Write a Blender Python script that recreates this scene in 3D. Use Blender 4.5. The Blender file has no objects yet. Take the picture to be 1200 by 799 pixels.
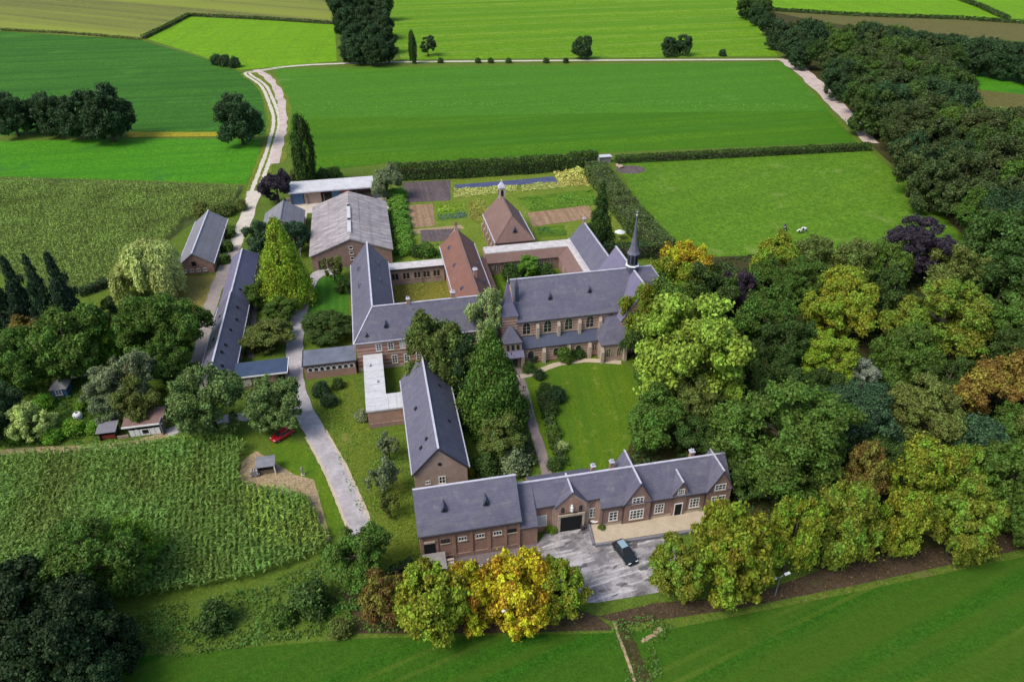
import bpy, bmesh, math, random
import numpy as np
from mathutils import Vector, Matrix, noise as mnoise
random.seed(7)
S = bpy.context.scene
C = S.collection
# ---------------------------------------------------------------- camera, sky, sun, exposure
cam = bpy.data.objects.new('camera', bpy.data.cameras.new('camera'))
C.objects.link(cam); S.camera = cam
cam.data.sensor_width = 36.0; cam.data.lens = 25.5; cam.data.clip_start = 1; cam.data.clip_end = 9000
pit, yaw, rol = map(math.radians, (32.63, 11.32, -0.35))
fwd = Vector((math.sin(yaw)*math.cos(pit), math.cos(yaw)*math.cos(pit), -math.sin(pit)))
rgt = Vector((math.cos(yaw), -math.sin(yaw), 0)); upv = rgt.cross(fwd)
r2 = rgt*math.cos(rol) + upv*math.sin(rol); u2 = -rgt*math.sin(rol) + upv*math.cos(rol)
M = Matrix((r2, u2, -fwd)).transposed().to_4x4(); M.translation = (0, 0, 82)
cam.matrix_world = M
SUN_EL, SUN_AZ = 52.0, -113.0          # azimuth from +Y (away), clockwise; the light comes from the left
W = bpy.data.worlds.new('World'); S.world = W; W.use_nodes = True
nt = W.node_tree; bg = nt.nodes['Background']
sky = nt.nodes.new('ShaderNodeTexSky'); sky.sky_type = 'NISHITA'; sky.sun_disc = False
sky.sun_elevation = math.radians(SUN_EL); sky.sun_rotation = math.radians(SUN_AZ)
sky.air_density = 1.0; sky.dust_density = 2.5; sky.ozone_density = 1.0
nt.links.new(sky.outputs[0], bg.inputs[0]); bg.inputs[1].default_value = 0.15
sl = bpy.data.lights.new('sun', 'SUN'); sl.energy = 2.0; sl.angle = math.radians(26); sl.color = (1, .95, .87)
so = bpy.data.objects.new('sun', sl); C.objects.link(so)
az, el = math.radians(SUN_AZ), math.radians(SUN_EL)
so.rotation_euler = Vector((math.sin(az)*math.cos(el), math.cos(az)*math.cos(el), math.sin(el))).to_track_quat('Z', 'Y').to_euler()
so.location = (-200, 100, 300)
S.view_settings.view_transform = 'Standard'; S.view_settings.look = 'None'
S.view_settings.exposure = 0.6; S.view_settings.gamma = 1.0; S.view_settings.use_curve_mapping = False
S.cycles.max_bounces = 6; S.cycles.diffuse_bounces = 3; S.cycles.transmission_bounces = 3; S.cycles.transparent_max_bounces = 4
S.cycles.use_denoising = True

# ---------------------------------------------------------------- materials
MATS = {}
def newmat(name):
    m = bpy.data.materials.new(name); m.use_nodes = True
    t = m.node_tree; b = t.nodes['Principled BSDF']
    b.inputs['Specular IOR Level'].default_value = .25
    MATS[name] = m
    return m, t, b
def N(t, typ, **kw):
    n = t.nodes.new(typ)
    for k, v in kw.items():
        if k in n.inputs: n.inputs[k].default_value = v
        else: setattr(n, k, v)
    return n
def c4(c): return (c[0], c[1], c[2], 1)
def mixc(t, fac, a, b, typ='MIX'):
    n = t.nodes.new('ShaderNodeMix'); n.data_type = 'RGBA'; n.blend_type = typ
    for sock, v in ((n.inputs[0], fac), (n.inputs[6], a), (n.inputs[7], b)):
        if hasattr(v, 'is_output'): t.links.new(v, sock)
        elif isinstance(v, (int, float)): sock.default_value = v
        else: sock.default_value = c4(v)
    return n.outputs[2]
def math_(t, op, a, b=0.0, c=0.0):
    n = t.nodes.new('ShaderNodeMath'); n.operation = op
    for i, v in enumerate((a, b, c)):
        if hasattr(v, 'is_output'): t.links.new(v, n.inputs[i])
        else: n.inputs[i].default_value = v
    return n.outputs[0]
def noise(t, vec, scale, detail=4, rough=.6):
    n = N(t, 'ShaderNodeTexNoise', Scale=scale, Detail=detail, Roughness=rough)
    t.links.new(vec, n.inputs['Vector']); return n.outputs[0]
def ramp(t, fac, lo, hi):
    n = t.nodes.new('ShaderNodeMapRange'); n.inputs[1].default_value = lo; n.inputs[2].default_value = hi
    t.links.new(fac, n.inputs[0]); return n.outputs[0]
def mapping(t, vec, rot=0, scale=(1, 1, 1)):
    n = t.nodes.new('ShaderNodeMapping'); n.inputs['Rotation'].default_value = (0, 0, rot); t.links.new(vec, n.inputs['Vector'])
    m = t.nodes.new('ShaderNodeMapping'); m.inputs['Scale'].default_value = scale
    t.links.new(n.outputs[0], m.inputs['Vector']); return m.outputs[0]
def bump(t, b, h, strength, dist):
    n = N(t, 'ShaderNodeBump', Strength=strength, Distance=dist); t.links.new(h, n.inputs['Height']); t.links.new(n.outputs[0], b.inputs['Normal'])
def pos(t): return t.nodes.new('ShaderNodeNewGeometry').outputs['Position']

def field(name, c1, c2, rows=None, patch=.03, fine=1.3, c3=None, spots=None, bmp=.6, rowc=None, tram=None):
    """crop / grass: big patches, mid tufts, fine blades, optional working rows (angle, spacing, strength)"""
    m, t, b = newmat(name); p = pos(t)
    col = mixc(t, ramp(t, noise(t, p, patch, 5), .35, .65), c1, c2)
    f = noise(t, p, fine, 5, .7)
    mid = noise(t, p, fine*.22, 4, .65)
    dark = tuple(v*.55 for v in c1); light = tuple(min(1, v*1.4) for v in c2)
    col = mixc(t, ramp(t, mid, .38, .6), mixc(t, .5, col, dark), col)
    f2 = noise(t, p, fine*2.6, 3, .7)
    col = mixc(t, ramp(t, f, .38, .62), mixc(t, .6, col, dark), mixc(t, .35, col, light))
    col = mixc(t, ramp(t, f2, .40, .60), mixc(t, .5, col, dark), mixc(t, .3, col, light))
    if c3: col = mixc(t, ramp(t, noise(t, p, patch*2.7, 6, .7), .58, .72), col, c3)
    h = f
    if rows:
        for (ang, sp, st) in rows:
            wv = mapping(t, p, math.radians(ang), (1/sp, .02/sp, 1))
            n1 = N(t, 'ShaderNodeTexNoise', Scale=1.0, Detail=2.5, Roughness=.6); t.links.new(wv, n1.inputs['Vector'])
            d = rowc if rowc else tuple(v*.5 for v in c1)
            col = mixc(t, math_(t, 'MULTIPLY', ramp(t, n1.outputs[0], .42, .62), st), col, d)
    if tram:
        ang, sp, wd, tc = tram; sx = t.nodes.new('ShaderNodeSeparateXYZ'); t.links.new(mapping(t, p, math.radians(ang), (1/sp, 1/sp, 1)), sx.inputs[0])
        wob = math_(t, 'ADD', sx.outputs[0], math_(t, 'MULTIPLY', noise(t, p, .02, 2), .25))
        q = math_(t, 'FRACT', wob); l1 = ramp(t, math_(t, 'ABSOLUTE', math_(t, 'SUBTRACT', q, .45)), wd/sp, wd/sp*.5); l2 = ramp(t, math_(t, 'ABSOLUTE', math_(t, 'SUBTRACT', q, .45+2.0/sp)), wd/sp, wd/sp*.5)
        ln = math_(t, 'MULTIPLY', math_(t, 'MAXIMUM', l1, l2), ramp(t, noise(t, p, .06, 3), .35, .6))
        col = mixc(t, math_(t, 'MULTIPLY', ln, .6), col, tc)
    if spots:
        v = N(t, 'ShaderNodeTexVoronoi', Scale=spots[1]); t.links.new(p, v.inputs['Vector'])
        col = mixc(t, ramp(t, v.outputs['Distance'], spots[2], spots[2]*.4), col, spots[0])
    t.links.new(col, b.inputs['Base Color']); b.inputs['Roughness'].default_value = .95; b.inputs['Specular IOR Level'].default_value = .08
    bump(t, b, h, bmp, .35)
    return m
def plain(name, c, var=.25, scale=1.0, rough=.8, c2=None, bmp=0, spec=.25, metal=0, fine=None):
    m, t, b = newmat(name)
    tc = pos(t)
    d = c2 if c2 else tuple(v*(1-var) for v in c)
    col = mixc(t, ramp(t, noise(t, tc, scale, 5, .65), .3, .7), d, c)
    if fine: col = mixc(t, ramp(t, noise(t, tc, fine, 3), .3, .7), mixc(t, .4, col, tuple(v*.5 for v in c)), col)
    t.links.new(col, b.inputs['Base Color']); b.inputs['Roughness'].default_value = rough
    b.inputs['Specular IOR Level'].default_value = spec; b.inputs['Metallic'].default_value = metal
    if bmp: bump(t, b, noise(t, tc, scale*3, 4), bmp, .05)
    return m
def roofing(name, c, c2, course=.28, rough=.55, stain=None, rel=.5, streak=None):
    """slate or tile: horizontal courses by height, broken along the course, weathered in streaks and patches"""
    m, t, b = newmat(name); p = pos(t)
    sep = t.nodes.new('ShaderNodeSeparateXYZ'); t.links.new(p, sep.inputs[0])
    zz = math_(t, 'DIVIDE', sep.outputs[2], course)
    fr = math_(t, 'FRACT', zz); fl = math_(t, 'FLOOR', zz)
    comb = t.nodes.new('ShaderNodeCombineXYZ')
    t.links.new(math_(t, 'FLOOR', math_(t, 'MULTIPLY', math_(t, 'ADD', sep.outputs[0], math_(t, 'MULTIPLY', fl, .17)), 3.3)), comb.inputs[0])
    t.links.new(math_(t, 'FLOOR', math_(t, 'MULTIPLY', math_(t, 'ADD', sep.outputs[1], math_(t, 'MULTIPLY', fl, .17)), 3.3)), comb.inputs[1])
    t.links.new(fl, comb.inputs[2])
    wn = t.nodes.new('ShaderNodeTexWhiteNoise'); t.links.new(comb.outputs[0], wn.inputs[0])
    col = mixc(t, ramp(t, noise(t, p, .35, 6, .7), .3, .7), c2, c)
    st = noise(t, mapping(t, p, 0, (1.6, 1.6, .12)), 1.0, 4, .7)
    col = mixc(t, ramp(t, st, .3, .75), mixc(t, .55, col, tuple(v*.6 for v in c2)), col)
    col = mixc(t, math_(t, 'MULTIPLY', wn.outputs[0], .45), col, tuple(v*.62 for v in c))
    col = mixc(t, math_(t, 'MULTIPLY', ramp(t, fr, .3, .0), .28), col, tuple(v*.45 for v in c2))
    col = mixc(t, math_(t, 'MULTIPLY', ramp(t, noise(t, p, .13, 4, .6), .48, .62), .4), col, tuple(v*.8 for v in c2))
    if streak: col = mixc(t, math_(t, 'MULTIPLY', ramp(t, noise(t, mapping(t, p, 0, (.25, 1.3, .25)), 1.0, 5, .7), .5, .6), .75), col, streak)
    if stain: col = mixc(t, math_(t, 'MULTIPLY', ramp(t, noise(t, p, .9, 6, .75), .55, .75), .7), col, stain)
    t.links.new(col, b.inputs['Base Color']); b.inputs['Roughness'].default_value = rough
    bump(t, b, math_(t, 'ADD', fr, math_(t, 'MULTIPLY', wn.outputs[0], .5)), rel, .03)
    return m
def brick(name, c1, c2, mortar, band=None):
    m, t, b = newmat(name); p = pos(t)
    sep = t.nodes.new('ShaderNodeSeparateXYZ'); t.links.new(p, sep.inputs[0])
    comb = t.nodes.new('ShaderNodeCombineXYZ')
    t.links.new(math_(t, 'ADD', sep.outputs[0], sep.outputs[1]), comb.inputs[0]); t.links.new(sep.outputs[2], comb.inputs[1])
    bt = N(t, 'ShaderNodeTexBrick', Scale=1.0); bt.inputs['Brick Width'].default_value = .26; bt.inputs['Row Height'].default_value = .09; bt.inputs['Mortar Size'].default_value = .012
    bt.inputs['Color1'].default_value = c4(c1); bt.inputs['Color2'].default_value = c4(c2); bt.inputs['Mortar'].default_value = c4(mortar)
    t.links.new(comb.outputs[0], bt.inputs['Vector'])
    col = mixc(t, ramp(t, noise(t, p, .8, 6, .7), .35, .7), mixc(t, .5, bt.outputs[0], tuple(v*.5 for v in c2)), bt.outputs[0])
    col = mixc(t, ramp(t, noise(t, p, 3.1, 3, .6), .35, .65), mixc(t, .45, col, tuple(v*.55 for v in c1)), col)
    if band:
        w = math_(t, 'FRACT', math_(t, 'DIVIDE', sep.outputs[2], band[1]))
        col = mixc(t, math_(t, 'MULTIPLY', ramp(t, w, .52, .60), .8), col, band[0])
    t.links.new(col, b.inputs['Base Color']); b.inputs['Roughness'].default_value = .9
    bump(t, b, bt.outputs['Fac'], -.4, .01)
    return m
def glassy(name, c, rough=.08):
    m, t, b = newmat(name); b.inputs['Base Color'].default_value = c4(c); b.inputs['Roughness'].default_value = rough
    b.inputs['Specular IOR Level'].default_value = .5
    return m
def paint(name, c, rough=.3, coat=.5, metal=0):
    m, t, b = newmat(name)
    col = mixc(t, noise(t, pos(t), 3.0, 3), tuple(v*.85 for v in c), c); t.links.new(col, b.inputs['Base Color'])
    b.inputs['Roughness'].default_value = rough; b.inputs['Coat Weight'].default_value = coat; b.inputs['Metallic'].default_value = metal
    return m
def leafmat(name='leaf'):
    """foliage: each plant's own colour (object colour), leaves and sprays varied by stored random values"""
    m, t, b = newmat(name)
    oi = t.nodes.new('ShaderNodeObjectInfo')
    lv = N(t, 'ShaderNodeAttribute', attribute_name='lv'); cv = N(t, 'ShaderNodeAttribute', attribute_name='cv')
    hs = t.nodes.new('ShaderNodeHueSaturation'); t.links.new(oi.outputs['Color'], hs.inputs['Color'])
    amt = math_(t, 'MULTIPLY', math_(t, 'SUBTRACT', 1.0, oi.outputs['Alpha']), .3)
    hv = math_(t, 'ADD', math_(t, 'MULTIPLY', cv.outputs['Fac'], .65), math_(t, 'MULTIPLY', lv.outputs['Fac'], .35))
    t.links.new(math_(t, 'ADD', .5, math_(t, 'MULTIPLY', math_(t, 'SUBTRACT', hv, .45), amt)), hs.inputs['Hue'])
    t.links.new(math_(t, 'ADD', math_(t, 'ADD', .40, math_(t, 'MULTIPLY', lv.outputs['Fac'], 1.0)), math_(t, 'MULTIPLY', cv.outputs['Fac'], .5)), hs.inputs['Value'])
    hs.inputs['Saturation'].default_value = 1.0
    t.links.new(hs.outputs[0], b.inputs['Base Color']); b.inputs['Roughness'].default_value = .6; b.inputs['Specular IOR Level'].default_value = .2
    tr = t.nodes.new('ShaderNodeBsdfTranslucent'); t.links.new(hs.outputs[0], tr.inputs[0])
    mx = t.nodes.new('ShaderNodeMixShader'); mx.inputs[0].default_value = .28
    t.links.new(b.outputs[0], mx.inputs[1]); t.links.new(tr.outputs[0], mx.inputs[2])
    t.links.new(mx.outputs[0], t.nodes['Material Output'].inputs[0])
    return m

leafmat()
field('grass_base', (0.0768, 0.127, 0.016), (0.106, 0.164, 0.021), c3=(0.12, 0.12, 0.04), patch=.05)
field('grass_garden', (0.0827, 0.127, 0.015), (0.136, 0.175, 0.019), c3=(0.2, 0.19, 0.05), patch=.09, fine=1.6)
field('lawn', (.07, .15, .009), (.12, .185, .012), patch=.12, fine=2.2, rows=[(8, 1.5, .55)], rowc=(.05, .12, .01), c3=(.23, .24, .05))
field('lawn_stripes', (0.0473, 0.148, 0.015), (0.065, 0.191, 0.018), patch=.1, fine=2.5, rows=[(0, 1.5, .5)])
field('dry_grass', (0.17, 0.16, 0.035), (0.24, 0.2, 0.06), patch=.1, fine=1.5, c3=(0.112, 0.159, 0.023))
field('court_grass', (0.15, 0.15, 0.02), (0.22, 0.19, 0.035), patch=.12, fine=1.5, rows=[(75, 1.6, .6)], rowc=(0.112, 0.117, 0.023))
field('field_olive', (0.106, 0.117, 0.038), (0.148, 0.148, 0.043), patch=.008, fine=.25, rows=[(-52, 12, .5), (-52, 38, .75)], rowc=(0.195, 0.233, 0.033))
field('field_lime', (.125, .27, .006), (.155, .31, .01), patch=.012, fine=.3, rows=[(90, 7, .5), (4, 9, .3)], rowc=(.095, .215, .007), tram=(8, 18, .9, (.09, .19, .01)))
field('field_far_lime', (.10, .225, .006), (.16, .28, .012), patch=.007, fine=.25, rows=[(91, 15, .7), (91, 4, .45)], rowc=(.07, .175, .007), c3=(.21, .25, .05), tram=(90, 27, .8, (.2, .27, .05)))
field('field_blue_green', (.034, .125, .013), (.058, .165, .016), patch=.012, fine=.45, rows=[(92, 6, .65), (92, 2, .5)], rowc=(.022, .085, .011), c3=(.07, .19, .02), tram=(92, 24, .6, (.02, .08, .012)))
field('field_bright', (.045, .185, .008), (.07, .23, .010), patch=.02, fine=.6, rows=[(92, 4, .5)], rowc=(.033, .135, .008), c3=(.03, .13, .02))
field('field_centre', (.05, .15, .006), (.078, .18, .006), patch=.01, fine=.5, rows=[(90, 16, .8), (90, 3.5, .55)], rowc=(.035, .115, .006), tram=(90, 30, .5, (.09, .2, .015)))
field('field_centre_upper', (.056,.17,.011), (.078,.195,.014), patch=.012, fine=.5, rows=[(90, 11, .5), (90, 3, .45)], rowc=(.042,.135,.01), c3=(.09,.21,.04))
field('pasture', (.066, .165, .010), (.112, .21, .016), patch=.03, fine=.45, c3=(.18, .24, .055), bmp=.9, rows=[(70, 5, .25)], rowc=(.05, .125, .011))
field('field_front_shaded', (.02, .088, .005), (.034, .115, .007), patch=.03, fine=1.2, rows=[(76, 2.2, .55), (76, 9, .5)], rowc=(.052, .098, .009), c3=(.06, .115, .012), tram=(76, 15, .4, (.085, .125, .015)))  # crop green darkened: cloud shade is painted into the colour
field('maize_soil', (0.0532, 0.0795, 0.023), (0.0768, 0.0954, 0.025), patch=.05, fine=1.0)
field('flower_strip', (0.25, 0.23, 0.02), (0.33, 0.27, 0.02), patch=.08, fine=.6, c3=(0.148, 0.191, 0.023))
field('verge', (0.0945, 0.148, 0.015), (0.159, 0.191, 0.023), patch=.06, fine=.8, c3=(0.22, 0.2, 0.06))
field('rough_brown', (0.12, 0.1, 0.035), (0.112, 0.117, 0.033), patch=.03, fine=.5, c3=(0.0768, 0.106, 0.023))
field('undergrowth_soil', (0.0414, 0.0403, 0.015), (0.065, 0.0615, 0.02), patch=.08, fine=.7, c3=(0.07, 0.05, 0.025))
field('leaf_litter', (.055, .042, .024), (.09, .06, .036), patch=.12, fine=1.6, c3=(.055, .085, .015))
field('soil_dark', (.10, .08, .08), (.15, .12, .12), patch=.1, fine=1.0, rows=[(0, .9, .4)])
field('soil_tan', (.27, .17, .10), (.34, .23, .145), patch=.1, fine=1.2, rows=[(0, 1.0, .5)])
field('soil_pale', (.28, .21, .12), (.36, .275, .16), patch=.1, fine=1.2)
field('kitchen_grass', (.095,.155,.016), (.17,.22,.03), patch=.12, fine=1.4, c3=(.25,.24,.08))
field('bed_green', (.08, .17, .015), (.13, .23, .02), patch=.2, fine=1.2, rows=[(90, 1.2, .6)])
plain('track', (.60, .54, .46), var=.3, scale=.5, rough=.95, c2=(.42, .37, .29), bmp=.3, fine=3)
plain('dirt_road', (.56, .46, .42), var=.3, scale=.25, rough=.95, c2=(.36, .29, .24), bmp=.3, fine=1.5)
plain('barn_lane', (.34, .29, .26), var=.3, scale=.5, rough=.95, c2=(.22, .19, .165), bmp=.3, fine=3)
plain('concrete', (.44, .41, .41), scale=.35, c2=(.27, .245, .25), bmp=.2, fine=1.4)
def worn_concrete():
    m, t, b = newmat('worn_concrete'); p = pos(t)
    col = mixc(t, ramp(t, noise(t, p, .28, 6, .7), .42, .58), (.15, .14, .145), (.42, .39, .385))
    col = mixc(t, ramp(t, noise(t, mapping(t, p, math.radians(-8), (.12, .9, 1)), 1.0, 5, .7), .52, .62), col, (.55, .52, .51))
    col = mixc(t, ramp(t, noise(t, mapping(t, p, math.radians(-8), (.35, .8, 1)), .8, 3, .6), .58, .64), col, (.075, .07, .075))
    col = mixc(t, ramp(t, noise(t, p, 2.5, 4, .7), .3, .7), mixc(t, .5, col, (.15, .14, .14)), col)
    t.links.new(col, b.inputs['Base Color']); b.inputs['Roughness'].default_value = .75
worn_concrete()
plain('paving_pale', (.50, .42, .31), scale=.6, c2=(.40, .33, .23), fine=4)
plain('paving_mauve', (.2, .165, .175), scale=.6, c2=(.13, .11, .115), fine=4)
plain('path_gravel', (.27, .21, .20), scale=.8, c2=(.19, .15, .14), fine=5)
roofing('slate', (.158, .153, .208), (.105, .10, .145), course=.3, stain=(.20, .20, .205), streak=(.125, .125, .15))
roofing('slate_dark', (.10, .11, .16), (.07, .08, .12), course=.3, rough=.5)
roofing('slate_purple', (.2, .185, .27), (.155, .145, .22), course=.34)
roofing('tile_red', (.27, .13, .095), (.18, .09, .07), course=.3, rough=.8, stain=(.14, .10, .09))
roofing('tile_brown', (.245, .15, .125), (.175, .11, .095), course=.3, rough=.8, stain=(.14, .12, .11))
roofing('fibre_cement', (.37, .335, .335), (.23, .20, .205), course=1.1, rough=.85, stain=(.13, .11, .10), streak=(.40, .375, .37))
roofing('fibre_grey', (.25, .25, .28), (.17, .165, .185), course=1.1, rough=.8, stain=(.13, .12, .12))
plain('roof_white', (.56, .56, .57), scale=.5, c2=(.44, .44, .45), rough=.6, fine=1.5)
plain('roof_pale', (.62, .59, .57), scale=.8, c2=(.36, .33, .32), rough=.7, fine=2)
plain('roof_felt', (.045, .07, .125), scale=.4, c2=(.03, .05, .09), rough=.75)
plain('roof_felt_grey', (.16, .175, .22), scale=.25, c2=(.08, .09, .11), rough=.6)
plain('lead', (.50, .48, .55), scale=1, c2=(.36, .35, .40), rough=.5)
brick('brick_red', (.42, .235, .175), (.34, .185, .14), (.42, .33, .27))
brick('brick_brown', (.34, .205, .165), (.27, .16, .135), (.36, .28, .23))
brick('brick_buff', (.44, .31, .25), (.39, .27, .21), (.45, .37, .3))
brick('brick_banded', (.40, .19, .145), (.34, .16, .12), (.38, .28, .22), band=((.52, .40, .32), .62))
brick('brick_convent', (.40, .18, .14), (.33, .15, .115), (.36, .26, .2), band=((.46, .31, .25), .85))
plain('white_stone', (.68, .66, .63), scale=2, var=.12)
plain('stone', (.44, .37, .29), scale=2, c2=(.33, .27, .21))
plain('plaster', (.52, .47, .41), scale=1, c2=(.42, .37, .32))
plain('white_paint', (.78, .77, .75), scale=3, var=.12, rough=.5)
plain('timber_dark', (.05, .045, .04), scale=3, var=.4)
plain('timber', (.20, .15, .11), scale=2, var=.35)
plain('timber_grey', (.27, .25, .24), scale=1.5, var=.3)
plain('gutter', (.055, .05, .055), scale=2, var=.3, rough=.5)
plain('dark_opening', (.012, .013, .014), scale=2, var=.3, rough=.9)
glassy('glass', (.02, .025, .03))
glassy('sunroof_sky_glass', (.22, .32, .38), .15)  # pale blue of the first one is sky reflection painted into the glass
glassy('glass_blind', (.42, .43, .43), .2)
plain('bark', (.10, .075, .055), scale=4, c2=(.05, .04, .03), rough=.95)
plain('metal_grey', (.3, .31, .33), scale=3, var=.2, rough=.45, metal=.6)
plain('steel_blue', (.07, .13, .24), scale=2, var=.3, rough=.6)
paint('car_red', (.40, .012, .02)); paint('car_black', (.012, .016, .02))
plain('tyre', (.02, .02, .02), scale=5, rough=.9)
plain('lamp_glass', (.7, .72, .75), scale=3, var=.1, rough=.3)
plain('copper_red', (.33, .06, .04), scale=2)
plain('water_blue', (.045, .06, .14), scale=.5, c2=(.09, .10, .17), rough=.5)
plain('cow_hide', (.75, .73, .7), scale=1.1, c2=(.02, .02, .02))
MATS['cow_hide'].node_tree.nodes['Map Range'].inputs[1].default_value = .5; MATS['cow_hide'].node_tree.nodes['Map Range'].inputs[2].default_value = .54
# ---------------------------------------------------------------- building blocks
ORG = {}
def link(o, parent=None, org=(0, 0, 0)):
    C.objects.link(o); ORG[o.name] = Vector(org)
    if parent:
        o.parent = parent; o.location = Vector(org) - ORG[parent.name]
    else: o.location = org
    return o
def thing(name, label, cat, x, y, z=0, group=None):
    o = bpy.data.objects.new(name, None); o.empty_display_size = .3
    link(o, None, (x, y, z)); return tag(o, label, cat, group)
def tag(o, label=None, cat=None, group=None, kind=None):
    if label: o['label'] = label
    if cat: o['category'] = cat
    if group: o['group'] = group
    if kind: o['kind'] = kind
    return o
class MB:
    def __init__(s): s.v = []; s.f = []
    def add(s, vs, fs):
        k = len(s.v); s.v += [tuple(v) for v in vs]; s.f += [[k+i for i in f] for f in fs]; return s
    def box(s, x0, x1, y0, y1, z0, z1):
        x0, x1 = min(x0, x1), max(x0, x1); y0, y1 = min(y0, y1), max(y0, y1); z0, z1 = min(z0, z1), max(z0, z1)
        return s.add([(x, y, z) for z in (z0, z1) for y in (y0, y1) for x in (x0, x1)],
                     [(0, 2, 3, 1), (4, 5, 7, 6), (0, 1, 5, 4), (2, 6, 7, 3), (0, 4, 6, 2), (1, 3, 7, 5)])
    def prism(s, poly, h, axis='z', a0=0.0):
        """closed polygon extruded: axis z -> poly is (x, y); axis y -> (x, z); axis x -> (y, z); from a0 to a0 + h"""
        n = len(poly); vs = []
        for a in (a0, a0+h):
            for p, q in poly:
                vs.append((p, q, a) if axis == 'z' else (p, a, q) if axis == 'y' else (a, p, q))
        return s.add(vs, [list(range(n)), list(range(n, 2*n))] + [[i, (i+1) % n, n+(i+1) % n, n+i] for i in range(n)])
    def bar(s, p, q, w, h=None):
        p, q = Vector(p), Vector(q); d = (q-p).normalized(); h = h or w
        a = d.cross(Vector((0, 0, 1)))
        a = a.normalized() if a.length > .01 else Vector((1, 0, 0)); b = a.cross(d)
        vs = [e + a*i*w/2 + b*j*h/2 for e in (p, q) for j in (-1, 1) for i in (-1, 1)]
        return s.add(vs, [(0, 2, 3, 1), (4, 5, 7, 6), (0, 1, 5, 4), (2, 6, 7, 3), (0, 4, 6, 2), (1, 3, 7, 5)])
    def tube(s, pts, rad, n=8):
        pts = [Vector(p) for p in pts]; k0 = len(s.v)
        for i, p in enumerate(pts):
            d = (pts[min(i+1, len(pts)-1)] - pts[max(i-1, 0)]).normalized()
            a = d.cross(Vector((0, 1, .01))).normalized(); b = d.cross(a); r = rad[i] if hasattr(rad, '__len__') else rad
            for j in range(n):
                t = 2*math.pi*j/n; s.v.append(tuple(p + a*r*math.cos(t) + b*r*math.sin(t)))
        for i in range(len(pts)-1):
            for j in range(n):
                s.f.append([k0+i*n+j, k0+i*n+(j+1) % n, k0+(i+1)*n+(j+1) % n, k0+(i+1)*n+j])
        s.f.append([k0+j for j in range(n)][::-1]); s.f.append([k0+(len(pts)-1)*n+j for j in range(n)])
        return s
    def lathe(s, prof, cx, cy, n=12, square=False):
        k0 = len(s.v); off = math.pi/4 if square else 0; n = 4 if square else n
        for r, z in prof:
            for j in range(n): t = 2*math.pi*j/n + off; s.v.append((cx+r*math.cos(t), cy+r*math.sin(t), z))
        for i in range(len(prof)-1):
            for j in range(n): s.f.append([k0+i*n+j, k0+i*n+(j+1) % n, k0+(i+1)*n+(j+1) % n, k0+(i+1)*n+j])
        s.f.append([k0+j for j in range(n)][::-1]); s.f.append([k0+(len(prof)-1)*n+j for j in range(n)])
        return s
    def shell(s, vs, fs, th):
        """open sheet of faces thickened downwards"""
        n = len(vs); ed = {}
        for f in fs:
            for i in range(len(f)):
                e = (f[i], f[(i+1) % len(f)]); ed[e] = 1
        side = [[a, b, n+b, n+a] for (a, b) in ed if (b, a) not in ed]
        return s.add(list(vs) + [(v[0], v[1], v[2]-th) for v in vs], [list(f) for f in fs] + [[n+i for i in f][::-1] for f in fs] + side)
    def build(s, name, mat, parent=None, org=None, smooth=False, recalc=True):
        org = Vector(org) if org is not None else (ORG[parent.name] if parent else Vector((0, 0, 0)))
        me = bpy.data.meshes.new(name); me.from_pydata([(v[0]-org[0], v[1]-org[1], v[2]-org[2]) for v in s.v], [], s.f)
        if recalc:
            bm = bmesh.new(); bm.from_mesh(me); bmesh.ops.recalc_face_normals(bm, faces=bm.faces); bm.to_mesh(me); bm.free()
        if smooth:
            me.polygons.foreach_set('use_smooth', [True]*len(me.polygons))
        me.materials.append(MATS[mat])
        return link(bpy.data.objects.new(name, me), parent, org)
_cache = {}
def inst(name, key, make, mat, parent, loc, rot=0.0):
    """a part that shares its mesh with its likes; make() fills an MB in local metres"""
    k = (name, key)
    if k not in _cache:
        mb = make(); o = mb.build(name, mat); C.objects.unlink(o); _cache[k] = o.data; bpy.data.objects.remove(o)
    o = bpy.data.objects.new(name, _cache[k]); link(o, parent, loc); o.rotation_euler.z = rot
    return o
ROT = {'S': 0, 'E': math.pi/2, 'N': math.pi, 'W': -math.pi/2}
def arch_pts(w, h, pointed=True, n=5):
    pts = [(-w/2, 0), (w/2, 0)]
    if pointed:
        hs = h - w*.8
        for i in range(n+1):
            a = math.pi/3*i/n; pts.append((-w/2 + w*math.cos(a), hs + w*math.sin(a)*.92))
        for i in range(n-1, -1, -1):
            a = math.pi/3*i/n; pts.append((w/2 - w*math.cos(a), hs + w*math.sin(a)*.92))
    else:
        hs = h - w/2
        for i in range(2*n+1):
            a = math.pi*i/(2*n); pts.append((w/2*math.cos(a), hs + w/2*math.sin(a)))
    return pts
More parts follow.
